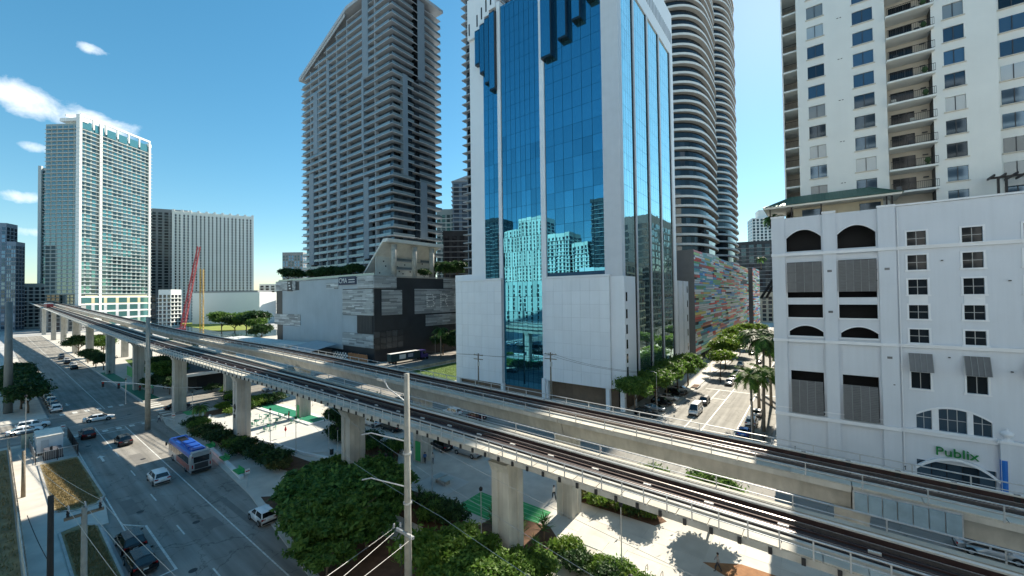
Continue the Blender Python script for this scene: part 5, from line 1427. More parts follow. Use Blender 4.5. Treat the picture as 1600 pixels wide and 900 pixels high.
# ------------------------------------------------------------------ articulated lorry on the cross street
def lorry():
    t = thing('lorry', 'dark green box trailer with white roof and purple tractor by the grey podium', 'lorry')
    bx('trailer', t, -8, 6, -1.28, 1.28, 1.1, 4.0, M('trailer_green', (.018, .05, .055), .5, var=.1)); bx('trailer_roof', t, -8.02, 6.02, -1.3, 1.3, 4.001, 4.06, white)
    bx('poster', t, -4.2, -1.2, -1.31, -1.285, 1.7, 3.4, white); bx('poster', t, -.4, 2.8, -1.31, -1.285, 1.8, 3.4, M('poster_blue', (.03, .06, .14), .5))
    for k in range(3): bx('lettering_line', t, 0, 2.3, -1.325, -1.312, 2.1 + k * .45, 2.3 + k * .45, white)
    bx('cab', t, 6.6, 9.0, -1.25, 1.25, .9, 3.9, M('cab_purple', (.06, .045, .20), .3)); bx('bonnet', t, 9.0, 10.4, -1.1, 1.1, .9, 2.2, M('cab_purple', (.06, .045, .20), .3))
    bx('windscreen', t, 8.99, 9.04, -1.1, 1.1, 2.3, 3.4, cglass); bx('side_window', t, 7.6, 8.8, -1.27, -1.252, 2.3, 3.3, cglass)
    wm_ = MB().tube([(0, -.15, 0), (0, .15, 0)], .5, 14).mesh('wheel', tyre)
    for x in (-7, -5.8, 6.8, 8.0, 9.8):
        for s_ in (-1, 1): link('wheel', wm_, t, Matrix.Translation((x, s_ * 1.1, .5)))
    bx('chassis', t, -8, 9.5, -.5, .5, .7, 1.099, trimb)
    return move(t, -129.6, 100.5, 0.14, PI / 2)
lorry()
# ================================================================== trees, palms, shrubs
bark = M('bark', (.16, .12, .085), .9, var=.3, scale=3, bump=.5, bscale=14)
barkg = M('palm_bark', (.24, .21, .17), .9, var=.25, scale=3, bump=.4, bscale=14)
leafA = leafmat('leaf_deep', (.04, .12, .028), (.15, .29, .065), .42)
leafB = leafmat('leaf_mid', (.055, .13, .025), (.16, .27, .05), .45)
leafC = leafmat('leaf_lime', (.08, .17, .02), (.19, .28, .045), .45)
leafD = leafmat('leaf_dark', (.022, .055, .018), (.05, .11, .03), .3)
leafF = leafmat('leaf_fresh', (.06, .14, .02), (.16, .27, .045), .42)
leafG = leafmat('leaf_wide', (.032, .10, .022), (.14, .27, .05), .45)
leafE = leafmat('leaf_olive', (.07, .085, .025), (.17, .17, .05), .35)
def leaves_mesh(name, lobes, n, size, mat, seed, clump=.32, flat=.5, droop=0.0):
    """n small leaf blades gathered in clumps near the surface of the lobes"""
    g = np.random.default_rng(seed)
    vol = np.array([l[3] * l[4] * l[5] for l in lobes]) ** .67
    nc = max(8, n // 46)
    pick = g.choice(len(lobes), nc, p=vol / vol.sum())
    L = np.array(lobes)[pick]
    d = g.normal(size=(nc, 3)); d /= np.linalg.norm(d, axis=1)[:, None]
    d[:, 2] = np.where(d[:, 2] < -.35, -d[:, 2] * .6, d[:, 2])
    r = (.45 + .6 * g.random(nc) ** .6)[:, None]
    cc = L[:, :3] + d * r * L[:, 3:6]
    ci = g.integers(0, nc, n)
    cr = clump * (.6 + .8 * g.random(nc))
    off = g.normal(size=(n, 3)) * cr[ci][:, None] * np.array([1, 1, .55])
    p = cc[ci] + off
    p[:, 2] -= droop * np.linalg.norm(off[:, :2], axis=1)
    up_ = g.normal(size=(n, 3)) * .75 + d[ci] * .5 + np.array([0, 0, flat])
    up_ /= np.linalg.norm(up_, axis=1)[:, None]
    t = np.cross(up_, g.normal(size=(n, 3))); t /= np.linalg.norm(t, axis=1)[:, None] + 1e-9
    b = np.cross(up_, t)
    s = (size * (.6 + .8 * g.random(n)))[:, None]
    v = np.stack([p - t * s, p + b * s * .42, p + t * s - up_ * s * .25, p - b * s * .42], 1).reshape(-1, 3)
    me = bpy.data.meshes.new(name)
    me.vertices.add(4 * n); me.vertices.foreach_set('co', v.astype(np.float32).ravel())
    me.loops.add(4 * n); me.loops.foreach_set('vertex_index', np.arange(4 * n, dtype=np.int32))
    me.polygons.add(n); me.polygons.foreach_set('loop_start', np.arange(0, 4 * n, 4, dtype=np.int32))
    me.update(calc_edges=True); me.materials.append(mat)
    return me
def trunk_mesh(h, r, limbs, seed, mat, spread=1.5):
    q_ = random.Random(seed); mb = MB()
    mb.tube([(0, 0, -.1), (q_.uniform(-.1, .1), q_.uniform(-.1, .1), h * .5), (q_.uniform(-.25, .25), q_.uniform(-.25, .25), h)], [r * 1.25, r, r * .8], 9)
    for k in range(limbs):
        a = 6.283 * k / limbs + q_.uniform(-.4, .4); z = h * q_.uniform(.75, 1.0); l = spread * q_.uniform(.8, 1.25)
        e = (math.cos(a) * l, math.sin(a) * l, z + l * q_.uniform(.5, .9))
        m_ = (e[0] * .45, e[1] * .45, z + (e[2] - z) * .55)
        mb.tube([(0, 0, z * .96), m_, e], [r * .6, r * .42, r * .2], 6)
        for s_ in (-.6, .6):
            f = (e[0] + math.cos(a + s_) * l * .5, e[1] + math.sin(a + s_) * l * .5, e[2] + l * .3); mb.tube([m_, ((m_[0] + f[0]) / 2, (m_[1] + f[1]) / 2, (m_[2] + f[2]) / 2 + .1), f], [r * .3, r * .22, r * .1], 5)
    return mb.mesh('trunk', mat, True)
def blob(rx, ry, rz, z, n, seed, s=.55):
    q_ = random.Random(seed); out = [(0, 0, z, rx * .7, ry * .7, rz * .8)]
    for k in range(n):
        a = 6.283 * k / n + q_.uniform(-.3, .3); f = q_.uniform(.45, .7)
        out.append((math.cos(a) * rx * f, math.sin(a) * ry * f, z + q_.uniform(-.25, .35) * rz, rx * s * q_.uniform(.7, 1.1), ry * s * q_.uniform(.7, 1.1), rz * s * q_.uniform(.7, 1.1)))
    return out
CR = {}
def crown_variant(key):
    if key in CR: return CR[key]
    K = {'big': lambda: (leaves_mesh('crown', blob(5.2, 5.2, 2.4, 5.2, 11, 1), 20000, .36, leafA, 11, .34, .9, .25), trunk_mesh(3.3, .26, 6, 1, bark, 2.6)),
         'big2': lambda: (leaves_mesh('crown', blob(4.8, 5.0, 2.3, 4.8, 10, 2), 18000, .36, leafG, 12, .34, .9, .25), trunk_mesh(3.0, .24, 5, 2, bark, 2.4)),
         'big3': lambda: (leaves_mesh('crown', blob(4.8, 5.0, 2.3, 4.8, 11, 22), 17000, .36, leafB, 32, .32, .9, .3), trunk_mesh(3.0, .24, 6, 22, bark, 2.6)),
         'sunny': lambda: (leaves_mesh('crown', blob(3.2, 3.2, 1.9, 4.2, 8, 3), 12000, .26, leafF, 13, .36, .9, .3), trunk_mesh(3.0, .17, 5, 3, bark, 1.8)),
         'street': lambda: (leaves_mesh('crown', blob(3.5, 3.5, 2.7, 5.8, 8, 4), 11000, .34, leafB, 14, .5), trunk_mesh(4.0, .17, 5, 4, bark, 1.8)),
         'lime': lambda: (leaves_mesh('crown', blob(2.9, 2.9, 2.0, 5.6, 7, 5), 6000, .36, leafC, 15, .45), trunk_mesh(4.2, .11, 4, 5, bark, 1.4)),
         'dark': lambda: (leaves_mesh('crown', blob(3.6, 3.6, 2.8, 5.4, 8, 6), 8000, .42, leafD, 16, .55), trunk_mesh(3.2, .2, 5, 6, bark, 1.8)),
         'bush': lambda: (leaves_mesh('crown', blob(1.2, 1.2, .7, .8, 6, 7), 2600, .16, leafB, 17, .24), None),
         'bushd': lambda: (leaves_mesh('crown', blob(1.3, 1.3, .8, .85, 6, 8), 2600, .17, leafD, 18, .26), None),
         'busho': lambda: (leaves_mesh('crown', blob(1.2, 1.2, .6, .7, 6, 9), 2400, .16, leafE, 19, .24), None),
         'bushl': lambda: (leaves_mesh('crown', blob(1.2, 1.2, .7, .8, 6, 10), 2400, .17, leafC, 20, .24), None)}[key]
    CR[key] = K(); return CR[key]
stem_m = MB().tube([(0, 0, -.1), (.05, 0, .5), (.0, .05, .9)], [.05, .04, .02], 5).tube([(0, 0, 0), (.3, .1, .7)], [.03, .015], 5).tube([(0, 0, 0), (-.25, .2, .7)], [.03, .015], 5).mesh('stem', bark)
def tree(key, x, y, z, s, rz, label, name='tree', cat='tree', group=None, sz=1):
    cm_, tm = crown_variant(key)
    t = thing(name, label, cat, None, group)
    link('crown', cm_, t); link('trunk' if tm else 'stem', tm or stem_m, t)
    t.matrix_basis = Matrix.Translation((x, y, z)) @ Matrix.Rotation(rz, 4, 'Z') @ Matrix.Diagonal((s, s, s * sz, 1))
    return t
# the broad dark trees at the lower centre
for k, (v_, x, y, s, lb) in enumerate((('big', -45.2, 23.6, .95, 'left lobe by the white car'), ('big3', -39.0, 21.4, .95, 'nearest the viewer at the kerb'), ('big', -41.5, 26.4, .98, 'behind, under the viaduct edge'), ('big2', -37.0, 23.6, .72, 'right lobe beside the grey pole'), ('big3', -50.8, 26.8, .75, 'smallest, at the far left of the clump'), ('big3', -36.6, 19.2, .62, 'lowest, at the bottom of the picture'))):
    tree(v_, x, y, .1, s * .92, k * 1.3, 'broad dark green tree of the central clump, ' + lb, 'broad_tree', group='broad dark trees of the central clump')
tree('sunny', -25.2, 25.4, .1, .84, .4, 'sunlit tree at bottom centre with yellow green tips', 'leafy_tree')
tree('sunny', -22.2, 22.6, .1, .85, 2.2, 'leafy tree cut by the bottom edge, left of the sunlit paving', 'leafy_tree')
tree('sunny', -20.8, 26.6, .1, .7, 1.2, 'low sunlit tree right of the bottom centre tree', 'leafy_tree')
tree('lime', -27.0, 22.6, .1, .7, 3.2, 'yellow green young tree right of the grey pole', 'leafy_tree')
# trees hidden by the near viaduct that shade the paving
tree('street', -9.6, 48.6, .1, .74, 1.0, 'small tree behind the near viaduct shading the bike racks', 'street_tree')
tree('street', -16.6, 48.6, .1, .60, 2.0, 'small tree behind the near viaduct by the yellow plants', 'street_tree')
tree('dark', -72.5, 40.2, .1, .62, .5, 'gnarled small tree seen under the viaduct by the mulch bed', 'small_tree')
# street trees in front of the glass tower
for k, (x, y, s, lb) in enumerate(((-31.0, 84, 1.0, 'first street tree beside the glass tower corner'), (-29.2, 92, 1.05, 'second street tree in front of the glass tower'), (-29.4, 101, 1.1, 'third street tree along the glass tower'), (-29.0, 110, 1.05, 'fourth street tree along the glass tower'), (-28.6, 119, 1.1, 'fifth street tree by the white annex'))):
    tree('street', x, y, .1, s, k * 1.7, lb, 'street_tree', group='street trees beside the glass tower')
for k, (x, y, s) in enumerate(((-23.6, 138, 1.05), (-24.4, 152, 1.35), (-24.8, 168, 1.4), (-25.0, 190, 1.5), (-25.0, 215, 1.5))):
    tree('lime', x, y, .1, s, k, ('nearest', 'second', 'third', 'fourth', 'farthest')[k] + ' lime green street tree below the striped garage', 'lime_tree', group='lime green street trees')
for k, (x, y) in enumerate(((-9, 150), (-8, 175), (-9, 215), (-24, 250), (-9, 260))):
    tree('street', x, y, .1, 1.1, k, ('first', 'second', 'third', 'fourth', 'fifth')[k] + ' small tree far up the sunlit street', 'street_tree', group='far street trees')
# dark trees right of the podium and beyond the viaduct
for k, (x, y, s) in enumerate(((-126, 128, 1.15), (-121, 120, .95), (-131.5, 122, 1.0), (-116, 128, 1.0))):
    tree('dark', x, y, .1, s * 1.2, k * 1.1, ('tallest', 'right round', 'left', 'rearmost')[k] + ' dark tree beside the grey podium', 'dark_tree', group='dark trees beside the podium')
for k, (x, y) in enumerate(((-150, 20.6 + 9), (-160, 31), (-205, 46), (-240, 48), (-262, 30), (-280, 24), (-300, 34))):
    tree('dark' if k % 2 else 'street', x, y + 2, .1, 1.0 + .1 * (k % 3), k, ('first', 'second', 'third', 'fourth', 'fifth', 'sixth', 'seventh')[k] + ' tree among the left viaduct columns', 'park_tree', group='trees among the far columns')
for k, (x, y) in enumerate(((-146, 5.6), (-153, 4.8), (-161, 5.4), (-170, 5.0), (-182, 5.2), (-196, 5.0))):
    tree('dark', x, y, .1, .9, k, ('nearest', 'second', 'third', 'fourth', 'fifth', 'farthest')[k] + ' dark tree on the left pavement past the junction', 'park_tree', group='dark trees on the left pavement')
for k, (x, y) in enumerate(((-212, 26), (-221, 25), (-230, 25.4), (-241, 25))):
    tree('dark', x, y, .1, .75, k, ('nearest', 'second', 'third', 'farthest')[k] + ' low tree along the far avenue pavement', 'park_tree', group='low trees along the far pavement')
for k, (x, y) in enumerate(((-146, 27.5), (-141, 30), (-152, 31))):
    tree('dark', x, y, .1, .62, k, ('left', 'right', 'rear')[k] + ' dark low tree over the green strip at the junction', 'low_tree', group='low trees at the junction')
for k, (x, y, s) in enumerate(((-395, 118, 1.8), (-385, 124, 1.6), (-372, 128, 1.8), (-362, 131, 1.9), (-352, 128, 1.4), (-300, 112, 1.2))):
    tree('dark' if k % 2 else 'street', x, y, -4.2, s * 1.35, k, ('first', 'second', 'third', 'fourth', 'fifth', 'rightmost')[k] + ' bushy tree by the cranes at the river', 'river_tree', group='trees by the river')
# trees on the podium terrace
for k, (x, y, s, lb) in enumerate(((-221, 95, 1.15, 'round dark tree at the left end of the podium roof'), (-213, 96, 1.05, 'second round tree on the podium roof'), (-195, 96, .9, 'third tree on the podium roof, below the balconies'), (-186, 96, 1.0, 'fourth tree on the podium roof'), (-178, 96, 1.0, 'fifth tree on the podium roof'), (-166, 95.5, .9, 'sixth tree on the podium roof, left of the canopy'), (-158, 95.5, 1.0, 'seventh tree on the podium roof, at the canopy foot'), (-137.8, 116.5, .7, 'shrub between the canopy columns'), (-139, 130, 1.2, 'large tree right of the canopy'), (-139, 138, 1.3, 'palm-like tree above the dark office'))):
    tree('dark', x, y + .6, PT - 1.6, s, k, lb, 'terrace_tree', group='trees on the podium terrace')
tree('dark', -43, 152, 33, .9, 1, 'planting over the end wall of the striped garage', 'terrace_tree')
# shrubs in the beds
sr = random.Random(21)
def bushes(n, x0, x1, y0, y1, keys, z=.15, s0=.7, s1=1.3, where='', skew=0.0):
    order = ('first', 'second', 'third', 'fourth', 'fifth', 'sixth', 'seventh', 'eighth', 'ninth', 'tenth', 'eleventh', 'twelfth', 'thirteenth', 'fourteenth', 'fifteenth', 'sixteenth', 'seventeenth', 'eighteenth')
    for k in range(n):
        f = (k + .5) / n
        x = x0 + (x1 - x0) * f + sr.uniform(-.4, .4); y = sr.uniform(y0, y1) + skew * (f - .5)
        tree(keys[k % len(keys)], x, y, z, sr.uniform(s0, s1), sr.uniform(0, 6), order[k] + ' shrub from the left ' + where, 'shrub', 'shrub', 'shrubs ' + where)
bushes(16, -102, -63, 25.4, 27.0, ['bushd', 'bush', 'bushd', 'busho'], where='in the bed between bus and terrace', skew=2.2, s0=.9, s1=1.5)
bushes(9, -112, -104.5, 31, 43, ['bushd', 'bush', 'bushl'], where='behind the green court', s0=1.0, s1=1.7)
bushes(12, -72, -53, 37.4, 41.5, ['bushd', 'bush', 'bushd'], where='in the mulch bed under the viaduct', s0=.8, s1=1.5)
bushes(9, -46, -33, 30.4, 33.6, ['bushd', 'bush'], where='beside the table tennis table', s0=.8, s1=1.4)
bushes(14, -26, -15, 45.2, 46.6, ['busho', 'bushl', 'busho', 'bushd'], where='in the yellow bed behind the sunlit paving', s0=.8, s1=1.2)
bushes(12, -21.5, -5.5, 25.2, 29.4, ['bush', 'bushd', 'bush'], where='along the bottom edge', s0=.9, s1=1.4, skew=-3)
bushes(8, -20.5, -8, 50.2, 51.0, ['busho', 'bushl'], where='between the two viaducts', s0=.6, s1=1.0)
bushes(16, -112, -76, 52.5, 55.5, ['bushl', 'bush', 'bushl', 'busho'], where='of the sunny hedge beyond the far viaduct', s0=1.2, s1=2.0)
bushes(9, -138, -106, 37, 43, ['bushd', 'bush', 'bushl'], where='along the cross street pavement', s0=.8, s1=1.3)
bushes(8, -3, 8, 70.6, 71.3, ['bushd', 'bush'], where='at the foot of the white block', s0=.7, s1=1.2)
bushes(11, -21.5, -12.0, 33.4, 35.4, ['bush', 'bushl', 'bush', 'bushd'], where='beside the vault cover at the bottom', s0=.7, s1=1.05)
# spiky yuccas
spk = MB()
q = random.Random(9)
for k in range(46):
    a = q.uniform(0, 6.28); e = q.uniform(.15, 1.35); l = q.uniform(.7, 1.1); b0 = q.uniform(.5, 1.6)
    d = Vector((math.cos(a) * math.cos(e), math.sin(a) * math.cos(e), math.sin(e))); s_ = d.cross(Vector((0, 0, 1))).normalized() * .045
    o_ = Vector((0, 0, b0)); spk.add([o_ - s_, o_ + s_, o_ + d * l * .6 + s_ * .8, o_ + d * l, o_ + d * l * .6 - s_ * .8], [(0, 1, 2, 3, 4)])
spk = spk.mesh('blades', leafA); yst = MB().tube([(0, 0, 0), (0, 0, 1.4)], [.09, .06], 6).mesh('stem', bark)
for k, (x, y, s) in enumerate(((-28.2, 33.2, 1.5), (-26.6, 35.4, 1.3), (-24.8, 33.4, 1.5), (-23.2, 35.6, 1.4), (-26.0, 31.8, 1.2), (-37.5, 32.0, 1.2), (-35.0, 31.0, 1.3), (-22.4, 32.6, 1.1), (-40.4, 33.2, 1.0), (-29.4, 35.8, 1.1))):
    t = thing('yucca', ('first', 'second', 'third', 'fourth', 'fifth', 'sixth', 'seventh', 'eighth', 'ninth', 'tenth')[k] + ' spiky yucca of the bed around the front column', 'plant', None, 'yuccas round the front column')
    link('blades', spk, t); link('stem', yst, t); move(t, x, y, .15, k * 1.1, s)
# palms
def frond_mesh(L, droop, seed):
    q_ = random.Random(seed); mb = MB(); n = 12
    pts = []
    for k in range(n + 1):
        f = k / n; pts.append(Vector((L * f * (1 - .18 * f), 0, L * (.55 * f - droop * f * f))))
    mb.tube(pts, [.035 * (1 - .8 * k / n) + .006 for k in range(n + 1)], 4)
    for k in range(2, n + 1):
        for sub in (0, .5):
            if k == n and sub: continue
            p = pts[k] if not sub else (pts[k] + pts[min(n, k + 1)]) / 2
            d = (pts[k] - pts[k - 1]).normalized(); ll = L * .30 * math.sin(max(.25, min(1, k / n * 1.15)) * 2.6)
            for s_ in (-1, 1):
                e = p + d * ll * .45 + Vector((0, s_ * ll * .8, -ll * q_.uniform(.25, .55)))
                w = d * .11
                mb.add([p - w, p + w, e], [(0, 1, 2)])
    return mb
fr1 = [frond_mesh(3.2, .75, 1).mesh('frond', leafB), frond_mesh(3.0, 1.0, 2).mesh('frond', leafB), frond_mesh(2.8, .45, 3).mesh('frond', leafC)]
fr2 = [frond_mesh(3.4, .8, 4).mesh('frond', leafD), frond_mesh(3.2, 1.1, 5).mesh('frond', leafA)]
def palm(x, y, h, s, label, fr=fr1, nf=21, z=.1, seed=0):
    t = thing('palm_tree', label, 'palm', None, 'palms')
    q_ = random.Random(seed); lean = q_.uniform(-.35, .35)
    MB().tube([(0, 0, -.1), (lean * .4, 0, h * .5), (lean, 0, h)], [.24, .16, .15], 9).tube([(lean, 0, h - .1), (lean, 0, h + .9)], [.17, .1], 8).build('trunk', barkg, t, smooth=True)
    for k in range(nf):
        a = 2.399 * k; tilt = -.55 + 1.0 * (k / nf)
        link('frond', fr[k % len(fr)], t, Matrix.Translation((lean, 0, h + .5)) @ Matrix.Rotation(a, 4, 'Z') @ Matrix.Rotation(-tilt, 4, 'Y'))
    return move(t, x, y, z, q_.uniform(0, 6), s)
palm(-9.4, 84.5, 7.6, 1.3, 'nearest tall palm on the right of the sunlit street', seed=1)
palm(-7.9, 87.5, 8.4, 1.25, 'second palm, right of the nearest street palm', seed=2)
palm(-8.8, 98, 10.6, 1.45, 'third palm, darker, farther up the street', fr2, seed=3)
palm(-10.2, 104, 11, 1.45, 'fourth palm, left of the dark pair up the street', fr2, seed=4)
palm(-8.2, 108, 11, 1.4, 'fifth palm, rearmost of the street palms', fr2, seed=5)
palm(.2, 70.2, 3.4, .62, 'small palm at the foot of the white block', fr2, seed=6)
palm(-4.6, 73.6, .6, .6, 'potted palm on the terrace under the green roof', fr2, z=36.8, seed=7)
palm(-122, 112, 9, 1.3, 'palm beside the dark corner of the podium', fr2, seed=8)
palm(-139, 127, 4, 1.3, 'palm on the podium terrace right of the canopy', fr2, z=PT - .2, seed=9)
palm(-138.6, 133.5, 4.4, 1.35, 'second palm on the podium terrace, farther right', fr2, z=PT - .2, seed=10)
palm(-28, 318, 5, 1.3, 'palm on the far striped block roof', fr2, z=42, seed=11)
palm(-103.2, 26.8, 5, .62, 'small palm by the bus stop path', fr2, seed=12)
# grass tufts in the dry islands (too many to count)
def tufts(name, x0, x1, y0, y1, n, mat, seed, h, z):
    g = np.random.default_rng(seed)
    p = np.stack([g.uniform(x0, x1, n), g.uniform(y0, y1, n), np.full(n, z)], 1)
    a = g.uniform(0, 6.283, n); w = .05; hh = h * (.5 + g.random(n))
    dx = np.stack([np.cos(a) * w, np.sin(a) * w, 0 * a], 1); ln = g.normal(size=(n, 3)) * .1; ln[:, 2] = hh
    v = np.stack([p - dx, p + dx, p + ln], 1).reshape(-1, 3)
    me = bpy.data.meshes.new(name); me.vertices.add(3 * n); me.vertices.foreach_set('co', v.astype(np.float32).ravel())
    me.loops.add(3 * n); me.loops.foreach_set('vertex_index', np.arange(3 * n, dtype=np.int32)); me.polygons.add(n); me.polygons.foreach_set('loop_start', np.arange(0, 3 * n, 3, dtype=np.int32)); me.update(calc_edges=True)
    me.materials.append(mat); o = link(name, me); o['kind'] = 'stuff'; o['label'] = 'rough dry grass growing in the kerbed islands'; return o
leafdry = leafmat('leaf_dry', (.22, .17, .07), (.34, .26, .12), .3)
tufts('dry_grass', -97, -74, 5.2, 8.9, 9000, leafdry, 1, .16, .19)
tufts('dry_grass', -66.5, -45, 5.2, 7.5, 7000, leafdry, 2, .16, .19)
tufts('dry_grass', -110, -45, -22, 1.8, 16000, leafdry, 3, .3, .15)
tufts('lawn_grass', -111, -89, 75, 117, 9000, leafB, 4, .25, .14)
# leaf litter in the mulch and climbers
# ================================================================== poles, wires, lamps, fences, furniture, people
pconcm = M('pole_concrete', (.34, .33, .29), .85, var=.25, scale=1.5, bump=.2, bscale=10, streak=.1)
pwood = M('pole_wood', (.20, .17, .13), .9, var=.3, scale=2, bump=.3, bscale=14, streak=.2)
porc = M('insulator', (.42, .42, .42), .3, var=.1)
wirem = M('wire_alu', (.36, .37, .37), .4, .5, var=0)
def pole(name, label, x, y, h, r0, r1, mat, dx=0):
    t = thing(name, label, 'pole', (x, y, 0))
    MB().tube([(x, y, 0), (x + dx, y, h)], [r0, r1], 12).build('shaft', mat, t, smooth=True)
    return t
def wire(name, label, pts, sag=.5, r=.02, mat=wirem):
    P = []
    for a, b in zip(pts, pts[1:]):
        a, b = Vector(a), Vector(b)
        for k in range(13):
            f = k / 12; p = a + (b - a) * f; p.z -= sag * 4 * f * (1 - f); P.append(p)
    return tag(MB().tube(P, r, 4).build(name, mat), label, 'cable')
# big concrete pole at lower centre
BX, BY = -24.6, 19.1
bp = pole('utility_pole', 'tall concrete utility pole at lower centre in front of the viaduct', BX, BY, 20.2, .31, .20, pconcm)
MB().tube([(BX, BY, 18.0), (BX - 1.6, BY - .5, 19.0), (BX - 2.0, BY - .6, 19.6)], .05, 6).build('street_lamp_arm', galv, bp)
MB().box(BX - 2.7, BX - 1.9, BY - .75, BY - .5, 19.5, 19.68).build('street_lamp_head', galv, bp)
for z in (15.6, 12.2):
    MB().tube([(BX, BY, z - .5), (BX - 2.4, BY - 1.5, z + .1), (BX - 3.0, BY - 1.9, z - .05)], .05, 6).build('bracket_arm', galv, bp)
bx('cross_arm', bp, BX - 1.0, BX + 1.0, BY - .35, BY - .2, 8.3, 8.5, galv)
INS = [(BX - .95, BY - .55, 8.6), (BX + .05, BY - .7, 9.1), (BX + .95, BY - .5, 8.4), (BX - .1, BY - .6, 7.4)]
for p in INS: MB().lathe([(0, 0), (.09, .02), (.05, .1), (.10, .16), (.05, .24), (.08, .3), (0, .36)], p, 8).build('insulator', porc, bp)
for k in range(5): MB().tube([(BX - .34, BY - .2 + .06 * k, 7.4 - .5 * k), (BX - .4, BY - .4, 7.0 - .5 * k), (BX - .2, BY - .42, 6.6 - .5 * k)], .022, 4).build('jumper_cable', dark, bp)
for z in (10.5, 14.2): MB().tube([(BX, BY, z), (BX, BY, z + .12)], .33, 12).build('pole_band', galv, bp)
# slim concrete poles
p2 = pole('utility_pole', 'concrete pole left of the bus stop path', -107, 19.4, 22.6, .46, .34, pconcm)
p3 = pole('utility_pole', 'thick steel pole at the left edge of the picture', -150, 2.8, 26, .75, .55, M('pole_steel', (.22, .23, .22), .6, .3, var=.2, streak=.2))
p3b = pole('utility_pole', 'thinner pole just behind the thick left edge pole', -136, -1.2, 12, .3, .24, pwood)
p4 = pole('utility_pole', 'weathered timber pole beside the white shed', -84, 2.9, 6.2, .22, .16, pwood)
PAX, PAY, PAZ = -42.7, 4.3, 11.0
p5 = pole('utility_pole', 'pale timber pole at lower left with three insulators', PAX, PAY, PAZ, .21, .16, pconcm)
p6 = pole('utility_pole', 'dark timber pole at lower left', -46.0, 2.9, 11.4, .20, .16, M('pole_dark', (.06, .055, .05), .9, var=.3, streak=.3))
for dx, dy in ((-.1, -.8), (0, 0), (.1, .8)):
    MB().tube([(PAX + dx, PAY + dy, PAZ), (PAX + .1 + dx, PAY + dy, PAZ + .4), (PAX + .5 + dx, PAY + dy, PAZ + .5), (PAX + .8 + dx, PAY + dy, PAZ + .2)], .04, 6).build('curved_insulator', porc, p5)
    MB().lathe([(0, 0), (.1, 0), (.06, .1), (.1, .2), (.06, .3), (.09, .4), (0, .45)], (PAX + dx, PAY + dy, PAZ - .4), 8).build('insulator', dark, p5)
bx('cross_arm', p5, PAX - .1, PAX + .1, PAY - 1.0, PAY + 1.0, PAZ - .6, PAZ - .42, pwood)
for k, dy in enumerate((-.8, 0, .8)):
    wire('power_line', ('left', 'middle', 'right')[k] + ' power line running from the timber poles over the fenced yard', [(-84, 2.9 + dy * .6, 5.9), (PAX, PAY + dy, PAZ + .2), (-8, 5.6 + dy, 14.0)], .4, .014)
wire('service_cable', 'black sagging service cable by the timber fence', [(-62, 2.4, 5.0), (-54, 3.4, 2.9), (-46, 2.9, 6.0)], .3, .03, dark)
for k, (p, e) in enumerate(zip(INS[:3], ((-23.3, 11.2, 9.5), (-22.4, 11.9, 9.5), (-21.5, 12.6, 9.5)))):
    e2 = tuple(Vector(e) + (Vector(e) - Vector(p)) * 1.2)
    wire('power_line', ('upper', 'second', 'third')[k] + ' power line from the big pole to the lower left', [p, e2], .1, .014)
wire('power_line', 'power line passing below the pole arms to bottom centre', [(-46, 22.6, 11.4), (-33.6, 20.0, 11.1), (-20.5, 18.7, 11.0), (-5, 16, 11.6)], .1, .015)
wire('power_line', 'middle power line crossing in front of the viaduct', [(-46, 23.4, 14.2), (-31.4, 21.7, 12.66), (-17.9, 20.7, 11.3), (-3, 18.3, 11.2)], .1, .015)
wire('power_line', 'upper power line crossing in front of the viaduct', [(-44, 18.6, 19.6), (-28.2, 20.3, 15.5), (-13.6, 22.7, 11.8), (6, 22.0, 10.6)], .1, .015)
# lamp posts and signals
def lamp(x, y, h, label, arm=0, z=.13, r=.06):
    t = thing('lamp_post', label, 'lamp post', (x, y, z))
    MB().tube([(x, y, z), (x, y, z + h)], [r, r * .7], 7).build('post', galv, t)
    MB().lathe([(0, 0), (r * 2.2, 0), (r * 1.6, .3), (0, .32)], (x, y, z), 8).build('base', galv, t)
    if arm: MB().tube([(x, y, z + h - .1), (x + arm * .5, y, z + h + .25), (x + arm, y, z + h + .2)], .035, 6).build('arm', galv, t); MB().box(x + arm - .1, x + arm + .4, y - .12, y + .12, z + h + .1, z + h + .22).build('lamp_head', dark, t)
    else: MB().lathe([(0, 0), (.16, .05), (.2, .3), (.1, .42), (0, .46)], (x, y, z + h), 8).build('lamp_head', dark, t)
    return t
for k, (x, y, h, a) in enumerate(((-76.5, 30.0, 6.2, 0), (-69.5, 31.2, 5.6, 0), (-66.4, 35.2, 6, 0), (-58.5, 32.4, 5.6, 0), (-40.6, 35.5, 6.2, 0), (-42.8, 30.0, 6, 0), (-27.4, 30.4, 6, 0), (-14.6, 35.4, 6.2, 0), (-10.5, 27.0, 6, 0), (-100, 45, 6, 0), (-96, 47, 6, 0), (-108.6, 27, 5.4, 0))):
    lamp(x, y, h, ('first', 'second', 'third', 'fourth', 'fifth', 'sixth', 'seventh', 'eighth', 'ninth', 'tenth', 'eleventh', 'twelfth')[k] + ' slim grey park lamp on the plaza under the viaduct', a)
lamp(-27, 86, 9, 'street lamp at the corner of the glass tower', -1.2); lamp(-24.6, 128, 8, 'street lamp halfway up the sunlit street', 1.2); lamp(-9.0, 80, 7, 'street lamp by the blue car', 0)
lamp(-131, 117, 9, 'street lamp behind the lorry', 1.4); lamp(-137.5, 20.8, 6, 'white post at the far corner of the junction'); lamp(-146, 9.0, 7, 'thin pole at the left kerb past the junction'); lamp(-104.5, 3.8, 10, 'slim dark pole by the white cars', 0)
sg_ = thing('traffic_signal', 'traffic signal mast with two posts at the junction', 'signal', (-113.6, 24.6, 0))
